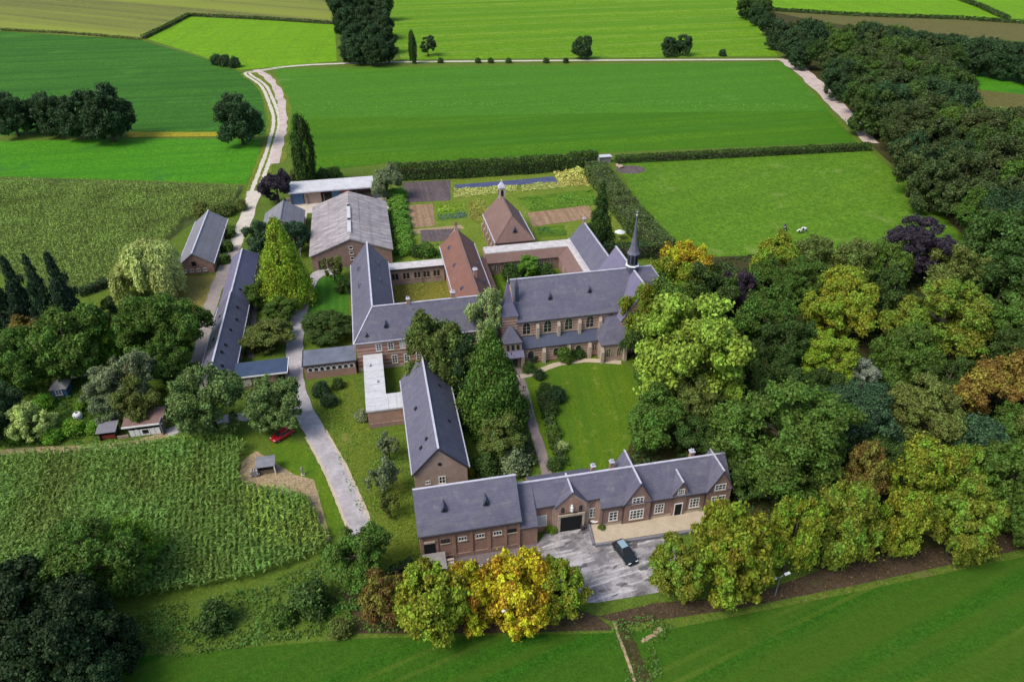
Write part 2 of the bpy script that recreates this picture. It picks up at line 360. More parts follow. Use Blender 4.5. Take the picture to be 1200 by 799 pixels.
def window(parent, loc, face, w, h, kind='grid', cols=2, rows=3):
    """a window facing `face` with its sill middle at loc: frame part > pane, sill"""
    r = ROT[face]
    if kind in ('grid', 'blind', 'dark', 'small'):
        def fr():
            m = MB(); t = .14 if kind == 'grid' else .09
            m.box(-w/2, w/2, -.05, .1, 0, t); m.box(-w/2, w/2, -.05, .1, h-t, h)
            m.box(-w/2, -w/2+t, -.05, .1, t, h-t); m.box(w/2-t, w/2, -.05, .1, t, h-t)
            for i in range(1, cols): x = -w/2 + w*i/cols; m.box(x-.05, x+.05, -.045, .1, t, h-t)
            for i in range(1, rows):
                z = h*i/rows
                for c in range(cols):
                    xa = -w/2 + w*c/cols + .051; xb = -w/2 + w*(c+1)/cols - .051
                    m.box(xa, xb, -.04, .1, z-.04, z+.04)
            return m
        f = inst('window', (kind, w, h, cols, rows), fr, 'gutter' if kind == 'dark' else 'white_paint', parent, loc, r)
        inst('pane', (kind, w, h), lambda: MB().box(-w/2+.05, w/2-.05, -.015, .05, .05, h-.05), 'glass_blind' if kind == 'blind' else 'glass', f, ORG[f.name], 0)
        inst('sill', (w,), lambda: MB().box(-w/2-.1, w/2+.1, -.14, .1, -.13, -.003), 'stone', f, ORG[f.name], 0)
    else:
        pts = arch_pts(w, h, kind == 'arch'); big = arch_pts(w+.36, h+.2, kind == 'arch')
        def fr():
            m = MB(); n = len(pts); vs = [(p, -.07, q) for p, q in pts] + [(p, -.07, q-.02) for p, q in big] + [(p, .1, q) for p, q in pts] + [(p, .1, q-.02) for p, q in big]
            fs = []
            for i in range(n):
                j = (i+1) % n
                fs += [[i, j, n+j, n+i], [n+i, n+j, 3*n+j, 3*n+i], [i, 2*n+i, 2*n+j, j]]
            m.add(vs, fs)
            return m
        f = inst('window', (kind, w, h), fr, 'white_stone' if kind == 'round' else 'stone', parent, loc, r)
        inst('pane', (kind, w, h), lambda: MB().prism(pts, .05, 'y', -.02), 'glass', f, ORG[f.name], 0)
        def tr():
            m = MB().box(-.05, .05, -.055, -.021, 0.02, h*.93)
            for q in (.33, .58): m.box(-w/2+.03, -.052, -.05, -.021, h*q-.03, h*q+.03); m.box(.052, w/2-.03, -.05, -.021, h*q-.03, h*q+.03)
            return m
        inst('tracery', (kind, w, h), tr, 'stone' if kind == 'arch' else 'gutter', f, ORG[f.name], 0)
    return f
def door(parent, loc, face, w, h, mat='dark_opening', frame='white_paint'):
    def mk():
        m = MB(); m.box(-w/2-.12, -w/2, -.08, .1, 0, h); m.box(w/2, w/2+.12, -.08, .1, 0, h); m.box(-w/2-.12, w/2+.12, -.08, .1, h, h+.14); return m
    d = inst('door', (w, h, mat), lambda: MB().box(-w/2, w/2, -.03, .08, 0, h), mat, parent, loc, ROT[face])
    inst('door_frame', (w, h, frame), mk, frame, d, ORG[d.name]); return d
def gable_roof(parent, x0, x1, y0, y1, ze, zr, axis='x', hip0=0, hip1=0, oh=.35, og=.22, th=.16, mat='slate', rid=None, cap='lead', lo=True, hi=True, name='roof', capw=.32):
    """two slopes with optional hips; rid = cross position of the ridge"""
    a0, a1, b0, b1 = (x0, x1, y0, y1) if axis == 'x' else (y0, y1, x0, x1)
    rb = rid if rid is not None else (b0+b1)/2
    s0 = (zr-ze)/(rb-b0); s1 = (zr-ze)/(b1-rb)
    o0 = oh if lo else 0; o1 = oh if hi else 0
    g0 = oh if hip0 else og; g1 = oh if hip1 else og
    bb0, bb1 = b0-o0, b1+o1; zz0, zz1 = ze - s0*o0, ze - s1*o1
    P = lambda a, b, z: (a, b, z) if axis == 'x' else (b, a, z)
    A0, A1 = a0-g0, a1+g1
    r0, r1 = (a0+hip0 if hip0 else A0), (a1-hip1 if hip1 else A1)
    vs = [P(A0, bb0, zz0), P(A1, bb0, zz0), P(A1, bb1, zz1), P(A0, bb1, zz1), P(r0, rb, zr), P(r1, rb, zr)]
    fs = [[0, 1, 5, 4], [2, 3, 4, 5]]
    if hip0: fs.append([3, 0, 4])
    if hip1: fs.append([1, 2, 5])
    if axis == 'y': fs = [f[::-1] for f in fs]
    r = MB().shell(vs, fs, th).build(name, mat, parent)
    if cap:
        m = MB().bar(P(r0-.0, rb, zr+.03), P(r1, rb, zr+.03), capw, .14)
        if hip0:
            for i in (0, 3): m.bar(Vector(vs[i])+Vector((0, 0, .02)), Vector(P(r0, rb, zr+.02)), .2, .1)
        if hip1:
            for i in (1, 2): m.bar(Vector(vs[i])+Vector((0, 0, .02)), Vector(P(r1, rb, zr+.02)), .2, .1)
        m.build('ridge_cap', cap, r)
    return r
def gutters(parent, roof, pts, mat='gutter', w=.16):
    for p, q in pts: MB().bar(p, q, w, w*.9).build('gutter', mat, roof)
def body(parent, x0, x1, y0, y1, ze, zr=None, axis='x', rid=None, mat='brick_red', g0=True, g1=True, drop=.12, name='wall'):
    m = MB()
    if zr is None: m.box(x0, x1, y0, y1, -.3, ze-.02); return m.build(name, mat, parent)
    a0, a1, b0, b1 = (x0, x1, y0, y1) if axis == 'x' else (y0, y1, x0, x1)
    rb = rid if rid is not None else (b0+b1)/2
    poly = [(b0, -.3), (b1, -.3), (b1, ze-drop), (rb, zr-drop-.08), (b0, ze-drop)]
    if g0 and g1: m.prism(poly, a1-a0, 'x' if axis == 'x' else 'y', a0)
    else:
        m.prism([(b0, -.3), (b1, -.3), (b1, ze-drop), (b0, ze-drop)], a1-a0, 'x' if axis == 'x' else 'y', a0)
        if g0: m.prism([(b0, ze-drop), (b1, ze-drop), (rb, zr-drop-.08)], .3, 'x' if axis == 'x' else 'y', a0)
        if g1: m.prism([(b0, ze-drop), (b1, ze-drop), (rb, zr-drop-.08)], .3, 'x' if axis == 'x' else 'y', a1-.3)
    return m.build(name, mat, parent)
def chimney(parent, x, y, z0, z1, w=.7, mat='brick_red', cap='lead'):
    c = MB().box(x-w/2, x+w/2, y-w/2, y+w/2, z0, z1).build('chimney', mat, parent)
    MB().box(x-w/2-.1, x+w/2+.1, y-w/2-.1, y+w/2+.1, z1+.002, z1+.18).lathe([(.14, z1+.18), (.11, z1+.6)], x-.15, y, 8).lathe([(.14, z1+.18), (.11, z1+.5)], x+.18, y, 8).build('chimney_cap', cap, c)
def vent(parent, roof, x, y, z, face='S', w=.9, h=1.25, d=1.5):
    """small pointed roof dormer with a dark front"""
    def mk(): return MB().add([(-w/2-.08, -.02, 0), (w/2+.08, -.02, 0), (0, -.08, h), (-w/2, d*.55, h*.45), (w/2, d*.55, h*.45), (0, d, h*1.02), (-w/2, d*.4, -.2), (w/2, d*.4, -.2)],
                             [(0, 2, 5, 3), (2, 1, 4, 5), (0, 1, 2), (0, 3, 6), (1, 7, 4), (3, 5, 4), (0, 6, 7, 1), (6, 3, 4, 7)])
    o = inst('roof_dormer', (w, h, d), mk, 'slate_dark', roof, (x, y, z), ROT[face])
    return o
def dvent(roof, x, y, z, face='S', w=.9, h=1.25, d=1.5):
    vent(None, roof, x, y, z, face, w, h, d)
    inst('dormer_louvre', (w, h), lambda: MB().prism([(-w*.36, .05), (w*.36, .05), (0, h*.62)], .08, 'y', -.14), 'dark_opening', roof, (x, y, z), ROT[face])
def skylight(roof, x, y, z, slope, axis, sgn, w=.6):
    """small roof window lying on a slope; axis/sgn = downhill direction"""
    def mk(): return MB().box(-w/2, w/2, -w/2, w/2, -.03, .1)
    o = inst('roof_window', (w,), mk, 'dark_opening', roof, (x, y, z))
    a = math.atan(slope)*sgn
    o.rotation_euler = (-a, 0, 0) if axis == 'y' else (0, a, 0)
    return o
def sheet(name, pts, mat, z, kind='structure', thick=None):
    m = MB()
    if thick: m.prism(pts, thick, 'z', z-thick)
    else: m.add([(x, y, z) for x, y in pts], [list(range(len(pts)))])
    o = m.build(name, mat, recalc=bool(thick)); 
    if not thick and o.data.polygons[0].normal.z < 0: o.data.flip_normals()
    o['kind'] = kind; return o
def smoothline(pts, k=6):
    out = []; n = len(pts)
    for i in range(n-1):
        p0, p1, p2, p3 = [Vector((*pts[max(0, min(n-1, j))], 0)) for j in (i-1, i, i+1, i+2)]
        for t in range(k):
            u = t/k; out.append(.5*((2*p1) + (p2-p0)*u + (2*p0-5*p1+4*p2-p3)*u*u + (3*p1-p0-3*p2+p3)*u**3))
    out.append(Vector((*pts[-1], 0))); return out
def ribbon(name, pts, w, mat, z, jag=0, kind='structure'):
    L = smoothline(pts); vs = []; fs = []
    for i, p in enumerate(L):
        d = (L[min(i+1, len(L)-1)] - L[max(i-1, 0)]).normalized(); nrm = Vector((-d.y, d.x, 0))
        ww = w if not hasattr(w, '__len__') else w[0] + (w[1]-w[0])*i/(len(L)-1)
        a, b = ww/2*(1+random.uniform(-jag, jag)), ww/2*(1+random.uniform(-jag, jag))
        q, r = p+nrm*a, p-nrm*b; vs += [(q.x, q.y, z), (r.x, r.y, z)]
        if i: fs.append([2*i-2, 2*i-1, 2*i+1, 2*i])
    o = MB().add(vs, fs).build(name, mat, recalc=False); o['kind'] = kind; return o

# ---------------------------------------------------------------- ground and fields
sheet('ground', [(-5000, -800), (5000, -800), (5000, 6000), (-5000, 6000)], 'grass_base', 0)
z = .03
sheet('olive_field', [(-882.35, 1145.62), (-15.17, 918.29), (-13.49, 537.15), (-113.0, 589.94), (-124.91, 504.26), (-126.85, 501.92), (-223.68, 557.25), (-551.45, 691.12)], 'field_olive', .03)
sheet('lime_field', [(-123.88, 504.02), (-112.37, 586.0), (-12.36, 533.45), (-10.73, 413.72), (-47.13, 405.4), (-58.3, 403.97), (-68.54, 416.43), (-83.53, 443.84)], 'field_lime', .04)
sheet('blue_green_field', [(-489.18, 676.21), (-222.48, 553.83), (-126.85, 501.92), (-82.84, 439.14), (-56.64, 395.82), (-44.99, 354.87), (-38.77, 308.4), (-37.42, 286.95), (-55.53, 293.19), (-89.8, 303.04), (-136.45, 307.78), (-264.95, 335.11)], 'field_blue_green', .03)
sheet('flower_margin', [(-90.18, 301.99), (-55.68, 294.35), (-52.73, 288.15), (-87.98, 294.86)], 'flower_strip', .05)
sheet('bright_field', [(-259.95, 327.5), (-133.59, 299.59), (-87.47, 292.59), (-38.86, 281.84), (-37.57, 259.61), (-39.26, 233.63), (-77.06, 245.82), (-119.14, 258.25), (-234.94, 289.46)], 'field_bright', .03)
sheet('maize_ground', [(-206.39, 283.21), (-118.83, 257.36), (-76.87, 244.98), (-39.64, 232.16), (-40.64, 217.82), (-46.43, 213.66), (-54.04, 197.43), (-61.67, 176.69), (-69.67, 166.35), (-92.61, 182.37), (-161.88, 207.04)], 'maize_soil', .03)
sheet('centre_field', [(-41.84, 402.19), (216.58, 359.34), (174.28, 230.55), (79.0, 239.65), (6.32, 244.5), (-23.16, 239.75), (-28.68, 294.09), (-34.52, 349.36)], 'field_centre', .03)
sheet('centre_field', [(-41.84, 402.19), (216.58, 359.34), (188.11, 270.61), (93.86, 287.74), (-9.08, 303.03), (-30.26, 305.26), (-34.52, 349.36)], 'field_centre_upper', .045)
sheet('far_lime_field', [(54.44, 1131.11), (482.4, 1012.57), (293.72, 563.15), (221.41, 373.47), (125.77, 391.05), (22.74, 410.37), (22.26, 518.5)], 'field_far_lime', .03)
sheet('far_right_field', [(527.32, 1000.13), (776.9, 930.99), (495.32, 375.85), (401.56, 462.96), (293.4, 519.78)], 'field_lime', .03)
sheet('far_right_strip', [(291.49, 516.2), (399.12, 459.91), (490.04, 371.39), (447.03, 335.09), (357.78, 394.04), (301.25, 465.7)], 'rough_brown', .04)
sheet('right_patch', [(295.67, 330.91), (389.7, 286.71), (332.39, 238.35), (272.94, 286.25), (276.15, 303.72)], 'field_bright', .04)
sheet('right_rough', [(264.68, 297.85), (272.94, 286.25), (332.39, 238.35), (271.75, 187.16), (231.05, 236.42)], 'rough_brown', .05)
sheet('pasture', [(82.84, 228.61), (127.74, 227.02), (173.21, 221.8), (164.52, 186.16), (152.14, 147.47), (118.36, 146.89), (88.66, 153.26), (69.67, 154.83)], 'pasture', .03)
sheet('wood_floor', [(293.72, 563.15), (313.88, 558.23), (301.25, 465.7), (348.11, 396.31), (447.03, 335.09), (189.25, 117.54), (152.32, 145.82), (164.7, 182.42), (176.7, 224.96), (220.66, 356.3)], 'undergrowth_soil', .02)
sheet('front_field', [(-79.32, 65.74), (-39.58, 64.06), (-8.17, 60.5), (21.97, 55.01), (31.91, 53.71), (57.82, 54.03), (85.18, 54.62), (131.68, 55.49), (107.64, 20.23), (3.69, 20.25), (-76.96, 31.59)], 'field_front_shaded', .03)
sheet('litter_strip', [(22.73, 57.46), (31.19, 57.88), (43.99, 56.34), (55.35, 58.36), (88.92, 58.75), (118.89, 58.16), (115.81, 55.56), (86.27, 55.83), (58.48, 55.04), (40.76, 54.79), (25.6, 55.54)], 'leaf_litter', .045)
sheet('litter_strip', [(-10.27, 68.76), (-1.23, 65.45), (16.84, 61.7), (22.73, 57.46), (24.27, 55.04), (6.92, 58.13), (-8.15, 61.26)], 'leaf_litter', .04)
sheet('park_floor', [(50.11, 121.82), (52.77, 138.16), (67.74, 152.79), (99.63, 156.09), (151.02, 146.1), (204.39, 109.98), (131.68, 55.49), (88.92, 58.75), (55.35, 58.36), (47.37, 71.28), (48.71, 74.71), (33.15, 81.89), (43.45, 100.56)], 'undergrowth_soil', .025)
sheet('lawn', [(26.48, 113.7), (32.49, 114.84), (44.5, 113.54), (46.72, 108.24), (43.65, 97.91), (37.22, 87.36), (31.6, 83.85), (24.57, 84.5), (23.19, 92.54), (23.8, 104.7)], 'lawn', .04)
sheet('garden_lawn', [(-16.12, 118.05), (-7.59, 118.25), (-5.35, 103.23), (2.63, 80.62), (1.03, 70.89), (-5.5, 72.25), (-7.63, 82.76), (-13.36, 104.91)], 'grass_garden', .035)
sheet('round_lawn', [(-16.55, 157.14), (-14.68, 162.93), (-10.2, 163.8), (-8.17, 161.53), (-8.41, 142.54), (-16.94, 144.35)], 'lawn_stripes', .05)
sheet('paddock', [(-51.48, 171.25), (-38.96, 169.96), (-39.7, 157.87), (-41.46, 147.32), (-47.02, 150.75), (-52.36, 159.75)], 'dry_grass', .04)
sheet('paddock', [(-67.69, 159.0), (-61.34, 166.7), (-54.29, 169.59), (-50.21, 164.33), (-50.74, 151.54), (-62.98, 151.16)], 'grass_garden', .035)
sheet('car_grass', [(-22.21, 102.07), (-18.25, 102.62), (-14.05, 95.94), (-9.58, 80.5), (-11.95, 78.1), (-15.26, 90.02), (-19.72, 93.77)], 'lawn', .035)
sheet('bare_soil', [(-26.36, 98.52), (-24.36, 100.72), (-17.67, 93.34), (-14.49, 91.46), (-11.71, 78.05), (-12.44, 77.87), (-15.44, 87.36), (-24.86, 91.64), (-26.46, 94.37)], 'soil_pale', .045)
sheet('courtyard_lawn', [(2, 129), (15.2, 129), (15.2, 154.9), (2, 154.9)], 'court_grass', .04)
sheet('cloister_lawn', [(24, 130), (43, 130), (43, 155.5), (24, 155.5)], 'lawn', .04)
sheet('farmyard', [(-26.07, 218.86), (0.95, 220.28), (6.22, 211.84), (3.93, 203.42), (-19.3, 205.17), (-20.07, 176.6), (-23.76, 198.59)], 'track', .05)
sheet('kitchen_garden', [(6.5, 224.43), (71.74, 225.76), (70.67, 166.64), (54.58, 160.58), (31.06, 165.63), (14.89, 159.36), (6.68, 161.12), (5.32, 171.15)], 'kitchen_grass', .03)
# kitchen garden plots
zp = .05
for nm, pl, mt in (('dark_soil_plot', [(9.75, 224.5), (24.95, 223.55), (22.68, 206.15), (8.7, 207.11)], 'soil_dark'),
                   ('tan_soil_plot', [(9.04, 204.99), (17.11, 204.6), (16.03, 188.18), (8.43, 188.04)], 'soil_tan'),
                   ('tan_soil_plot', [(8.34, 186.88), (23.1, 187.26), (23.92, 184.7), (9.02, 183.84), (8.77, 175.62), (9.9, 173.27), (8.07, 172.62)], 'soil_pale'),
                   ('dark_soil_plot', [(11.56, 186.19), (22.77, 184.94), (20.55, 177.43), (11.27, 178.32)], 'soil_dark'),
                   ('green_bed', [(18.28, 203.66), (26.75, 203.88), (25.53, 192.28), (16.83, 191.05)], 'bed_green'),
                   ('green_bed', [(42.42, 203.98), (67.19, 205.86), (65.76, 193.37), (44.37, 192.68)], 'bed_green'),
                   ('tan_soil_plot', [(43.12, 191.66), (62.12, 193.48), (60.81, 184.02), (42.41, 181.89)], 'soil_tan'),
                   ('green_bed', [(43.2, 181.13), (51.04, 181.23), (50.41, 174.35), (42.7, 174.89)], 'bed_green'),
                   ('netted_bed', [(25.41, 218.75), (46.9, 218.76), (57.83, 219.59), (58.08, 213.96), (45.95, 214.28), (25.79, 215.63)], 'water_blue')):
    zp += .006; sheet(nm, pl, mt, zp)
# tracks, roads and paths
ribbon('track_verge', [(-50.71, 398.31), (-54.35, 393.4), (-44.94, 367.98), (-38.71, 335.27), (-34.55, 304.98), (-34.26, 273.51), (-35.01, 245.71), (-36.01, 221.02)], 6.0, 'verge', .066, .15)
ribbon('track_verge', [(-51.06, 402.31), (-41.63, 375.88), (-35.54, 341.93), (-32.01, 306.89), (-31.54, 278.1), (-31.59, 251.92)], 6.5, 'verge', .064, .2)
for s_ in (-1, 1):
    L_ = smoothline([(-38.68, 405.49), (-50.71, 398.31), (-54.35, 393.4), (-44.94, 367.98), (-38.71, 335.27), (-34.55, 304.98), (-34.26, 273.51), (-35.01, 245.71), (-36.01, 221.02)], 3); Q_ = []
    for i_, p_ in enumerate(L_):
        d_ = (L_[min(i_+1, len(L_)-1)]-L_[max(i_-1, 0)]).normalized(); Q_.append((p_.x-d_.y*s_*1.05, p_.y+d_.x*s_*1.05))
    ribbon('wheel_track', Q_, 1.35, 'track', .072, .25)
ribbon('farm_track', [(-35.78, 226.79), (-36.01, 221.02), (-36.51, 201.34), (-37.41, 186.62)], (4.6, 3.4), 'track', .076, .12)
ribbon('farm_track', [(-37.21, 188.75), (-37.96, 178.42), (-38.8, 164.06), (-39.06, 150.58), (-38.3, 131.05)], (3.4, 2.6), 'barn_lane', .071, .15)
ribbon('field_road', [(-38.68, 405.49), (-25.94, 407.69), (-10.73, 407.33)], 3.0, 'track', .063, .1)
ribbon('field_track', [(-51.06, 402.31), (-41.63, 375.88), (-35.54, 341.93), (-32.01, 306.89), (-31.54, 278.1), (-31.59, 251.92)], 3.4, 'dirt_road', .075, .35)
ribbon('field_road', [(-10.73, 407.33), (22.28, 403.99), (123.87, 384.92), (220.59, 364.82)], 3.0, 'track', .065, .1)
ribbon('dirt_road', [(220.59, 364.82), (212.87, 330.62), (198.19, 284.95), (188.29, 254.15), (178.78, 228.53)], (8.5, 5.5), 'dirt_road', .08, .2)
ribbon('drive', [(-6.34, 75.61), (-8.4, 83.28), (-11.25, 93.65), (-14.5, 103.24), (-17.13, 111.22), (-18.72, 119.16), (-19.3, 128.28), (-19.47, 135.55), (-19.19, 145.59), (-18.13, 157.48), (-15.53, 164.94), (-10.81, 165.8)], 3.5, 'concrete', .085, .08)
for s_ in (-1, 1):
    L_ = smoothline([(-6.34, 75.61), (-8.4, 83.28), (-11.25, 93.65), (-14.5, 103.24)], 3); Q_ = []
    for i_, p_ in enumerate(L_):
        d_ = (L_[min(i_+1, len(L_)-1)]-L_[max(i_-1, 0)]).normalized(); Q_.append((p_.x-d_.y*s_*1.72, p_.y+d_.x*s_*1.72))
    ribbon('drive_edging', Q_, .5, 'paving_pale', .092, .3)
ribbon('service_path', [(-16.45, 109.02), (-20.73, 110.43), (-25.23, 110.62), (-30.42, 110.71), (-35.51, 110.54), (-40.05, 108.6)], 2.4, 'concrete', .078, .2)
ribbon('dirt_track', [(-39.47, 108.48), (-43.48, 107.45), (-50.27, 107.05), (-58.69, 108.14), (-69.8, 109.59)], 1.6, 'soil_pale', .055, .25)
ribbon('barn_path', [(-41.66, 181.24), (-37.13, 171.43), (-36.49, 156.37), (-37.44, 141.44), (-37.44, 129.63)], 1.4, 'path_gravel', .062, .2)
sheet('barn_margin', [(-28.64, 130.26), (-29.92, 154.97), (-30.84, 173.92), (-29.49, 172.66), (-28.76, 154.72), (-27.45, 130.01)], 'path_gravel', .05)
ribbon('garden_path', [(23.89, 116.05), (23.97, 111.59), (23.64, 104.73), (23.22, 97.22), (23.08, 91.44), (22.67, 84.9)], 1.7, 'path_gravel', .07, .08)
ribbon('lawn_path', [(23.5, 112.56), (26.84, 113.03), (31.66, 115.02), (37.06, 115.42), (40.41, 114.71), (44.9, 113.14)], 1.4, 'paving_pale', .075, .08)
sheet('forecourt', [(19.78, 73.17), (21.4, 74.91), (25.28, 74.46), (26.4, 72.82), (26.01, 69.36), (35.67, 68.84), (37.14, 66.55), (35.41, 59.26), (30.56, 59.41), (23.36, 59.51), (20.22, 60.16), (19.45, 62.58), (17.51, 64.44), (17.5, 70.64)], 'worn_concrete', .06)
sheet('terrace', [(26.4, 72.82), (44.33, 72.27), (45.54, 70.94), (41.06, 68.9), (35.49, 69.05), (25.97, 69.21)], 'paving_pale', .3, thick=.5)
sheet('barn_yard', [(1.24, 70.54), (6.69, 72.08), (17.98, 72.7), (17.98, 70.54), (8.54, 68.1), (1.17, 66.38)], 'paving_mauve', .055)
ribbon('footpath', [(24.61, 56.41), (24.52, 53.72), (24.53, 50.78), (24.39, 47.56), (24.08, 44.36)], .34, 'soil_pale', .062, .4)
ribbon('ditch', [(25.26, 55.22), (25.47, 52.52), (25.58, 48.45), (25.06, 44.16)], 1.6, 'undergrowth_soil', .058, .3)
ribbon('sandy_patch', [(27.12, 52.68), (28.7, 53.23), (30.4, 54.03)], .55, 'soil_pale', .063, .6)
# ---------------------------------------------------------------- front range: barn wing and gatehouse
b = thing('barn_wing', 'brick barn wing with tall slate roof and row of small windows, left of the gate', 'barn', 8, 75)
body(b, 1.0, 15.2, 71.0, 79.2, 6.0, 10.3, mat='brick_red')
rf = gable_roof(b, 1.0, 15.2, 71.0, 79.2, 6.0, 10.3, mat='slate')
gutters(b, rf, [((.8, 70.58, 5.5), (15.4, 70.58, 5.5))])
for x in (4.8, 10.7): dvent(rf, x, 72.6, 7.75)
m = lambda w, h, d=.3: (lambda: MB().box(-w/2, w/2, -d, .05, 0, h))
for x in (1.25, 3.3, 5.75, 8.2, 10.75, 13.1, 15.0): inst('pilaster', (.5, 5.2), m(.42, 5.2, .14), 'brick_red', b, (x, 71, 0))
inst('plinth', (14.2,), lambda: MB().box(-7.1, 7.1, -.12, .05, 0, .8), 'brick_brown', b, (8.1, 71, 0))
for x in (4.5, 6.95, 9.45, 11.95, 14.05): window(b, (x, 70.99, 3.3), 'S', 1.25, .75, 'dark' if x in (4.5, 14.05) else 'small', 3, 1)
MB().box(1.55, 3.05, 70.8, 70.98, .9, 3.9).build('barn_door', 'dark_opening', b)
MB().box(1.5, 3.1, 70.7, 70.98, 3.92, 4.2).build('lintel', 'stone', b)

b = thing('gatehouse', 'long brick gatehouse with slate roof, cross gables and dark arched gateway', 'gatehouse', 31, 75.6)
RY, RZ, FY, BY = 75.6, 8.1, 72.2, 79.0
body(b, 15.3, 17.8, FY-1.1, BY, 4.25, RZ-.1, rid=RY, mat='brick_red', name='wall')
body(b, 17.8, 27.5, 73.2, BY, 5.7, RZ, rid=RY, mat='brick_red', g0=True, name='wall')
body(b, 27.5, 48.0, FY, BY, 4.7, RZ, rid=RY, mat='brick_brown', name='wall')
ra = gable_roof(b, 15.25, 17.8, FY-1.1, BY, 4.7-.4, RZ, rid=RY, mat='slate', og=.02)
rb_ = gable_roof(b, 17.8, 27.5, 73.2, BY, 5.75, RZ-.02, rid=RY, mat='slate', og=-.03)
rc = gable_roof(b, 27.5, 48.0, FY, BY, 4.7, RZ, rid=RY, mat='slate', og=.05)
gutters(b, rc, [((27.5, FY-.42, 4.25), (31.0, FY-.42, 4.25)), ((35.2, FY-.42, 4.25), (38.6, FY-.42, 4.25)), ((41.2, FY-.42, 4.25), (44.0, FY-.42, 4.25))])
gutters(b, rb_, [((17.8, 72.8, 5.35), (20.9, 72.8, 5.35)), ((25.6, 72.8, 5.35), (27.5, 72.8, 5.35))])
def cross_gable(x0, x1, yf, yb, ze, zr, mat='brick_brown', roof='slate', n='gable'):
    g = body(b, x0, x1, yf, yb, ze, zr, axis='y', mat=mat, g1=False, name=n)
    return gable_roof(b, x0-.15, x1+.15, yf, yb, ze-.1, zr, axis='y', og=.25, oh=.2, mat=roof, capw=.24)
r1 = cross_gable(31.2, 35.2, FY-.25, 78.9, 4.7, 8.3)
r2_ = cross_gable(44.2, 47.98, FY-.27, 76.5, 4.7, 8.3)
r3 = cross_gable(38.8, 41.0, FY-.15, 76.5, 5.2, 7.1)
r4 = cross_gable(20.9, 25.6, 72.75, 76.3, 5.4, 7.8, mat='brick_buff')
window(b, (33.15, FY-.26, 1.0), 'S', 2.2, 1.9, 'grid', 4, 3); window(b, (33.15, FY-.26, 4.2), 'S', 1.8, 1.2, 'grid', 3, 2)
window(b, (29.6, FY-.01, 1.1), 'S', 1.4, 1.9, 'grid', 2, 3); window(b, (36.8, FY-.01, 1.2), 'S', 1.5, 1.9, 'grid', 3, 3)
window(b, (42.4, FY-.01, 1.2), 'S', 1.6, 1.9, 'grid', 3, 3); window(b, (39.9, FY-.16, 4.4), 'S', 1.1, 1.2, 'grid', 3, 2)
window(b, (46.1, FY-.28, 1.2), 'S', 2.3, 1.9, 'grid', 4, 3); window(b, (46.1, FY-.28, 4.3), 'S', 1.8, 1.2, 'grid', 3, 2)
door(b, (39.8, FY-.17, .1), 'S', 1.1, 2.5)
window(b, (18.9, 73.19, 1.3), 'S', 1.6, 2.1, 'blind', 1, 1); window(b, (26.5, 73.19, 1.4), 'S', 1.5, 1.9, 'grid', 3, 3)
g = MB().box(21.6, 24.9, 72.5, 72.74, 0, 3.1).build('gate_opening', 'dark_opening', b)
MB().box(21.25, 21.6, 72.45, 72.74, 0, 3.1).box(24.9, 25.25, 72.45, 72.74, 0, 3.1).box(21.25, 25.25, 72.43, 72.74, 3.1, 3.5).build('gate_frame', 'stone', g)
inst('blind_arch', 0, lambda: MB().prism(arch_pts(3.9, 2.9), .12, 'y', -.1), 'brick_red', b, (23.25, 72.73, 3.7))
inst('niche', 0, lambda: MB().prism(arch_pts(.8, 1.4), .06, 'y', -.2), 'stone', b, (23.25, 72.73, 4.1))
st = inst('niche_statue', 0, lambda: MB().lathe([(.24, 0), (.2, .5), (.24, .75), (.1, .92), (.14, 1.0), (.13, 1.15), (.03, 1.24)], 0, -.3, 8), 'white_paint', b, (23.25, 72.73, 4.15))
for x in (21.9, 24.6): inst('niche_window', 0, lambda: MB().prism(arch_pts(.5, 1.1), .05, 'y', -.16), 'glass', b, (x, 72.73, 3.9))
for x, mt in ((17.9, 'brick_buff'), (20.75, 'brick_buff'), (25.75, 'brick_buff'), (27.3, 'brick_buff')): inst('pier', (mt,), m(.55, 5.1, .3), mt, b, (x, 73.2, 0))
for x in (27.9, 31.0, 35.4, 43.9): inst('downpipe', 0, lambda: MB().tube([(0, -.1, 0), (0, -.1, 4.3)], .07, 6), 'gutter', b, (x, FY-.1, 0))
chimney(b, 30.9, 78.0, 5.2, 7.3, .55); chimney(b, 27.9, 77.8, 5.2, 7.2, .55); chimney(b, 43.2, 76.8, 6, 8.2, .6)
MB().box(27.45, 48.05, FY-.08, FY-.003, 0, .7).build('plinth', 'stone', b)

b = thing('loading_platform', 'pale masonry platform with steps at the left front of the barn wing', 'platform', 2.7, 69)
MB().box(1.2, 4.2, 67.6, 70.6, 0, 2.0).build('platform', 'stone', b)
MB().box(1.1, 4.3, 67.5, 70.6, 2.003, 2.12).build('coping', 'timber_grey', b)
for k in range(6): inst('step', 0, lambda: MB().box(-.55, .55, -.16, .16, 0, .3), 'stone', b, (4.85, 67.6+k*.33, .05+k*.3))
b = thing('yard_wall', 'low mauve brick wall edging the yard before the barn wing', 'wall', 12, 68.4)
MB().box(5.6, 17.6, 67.9, 68.15, 0, .9).build('wall', 'brick_brown', b); MB().box(5.5, 17.7, 67.84, 68.21, .903, 1.0).build('coping', 'stone', b)
b = thing('terrace_wall', 'low blue-grey kerb wall along the front of the gatehouse terrace', 'wall', 31, 69)
tp = [(25.92, 69.05), (30.8, 68.86), (35.37, 68.74), (38.66, 68.64), (41.0, 68.75)]
w_ = MB()
for p, q in zip(tp, tp[1:]): w_.bar((p[0], p[1]-.25, .28), (q[0], q[1]-.25, .28), .35, .62)
p, q = [(25.97, 69.21), (26.4, 72.82)]
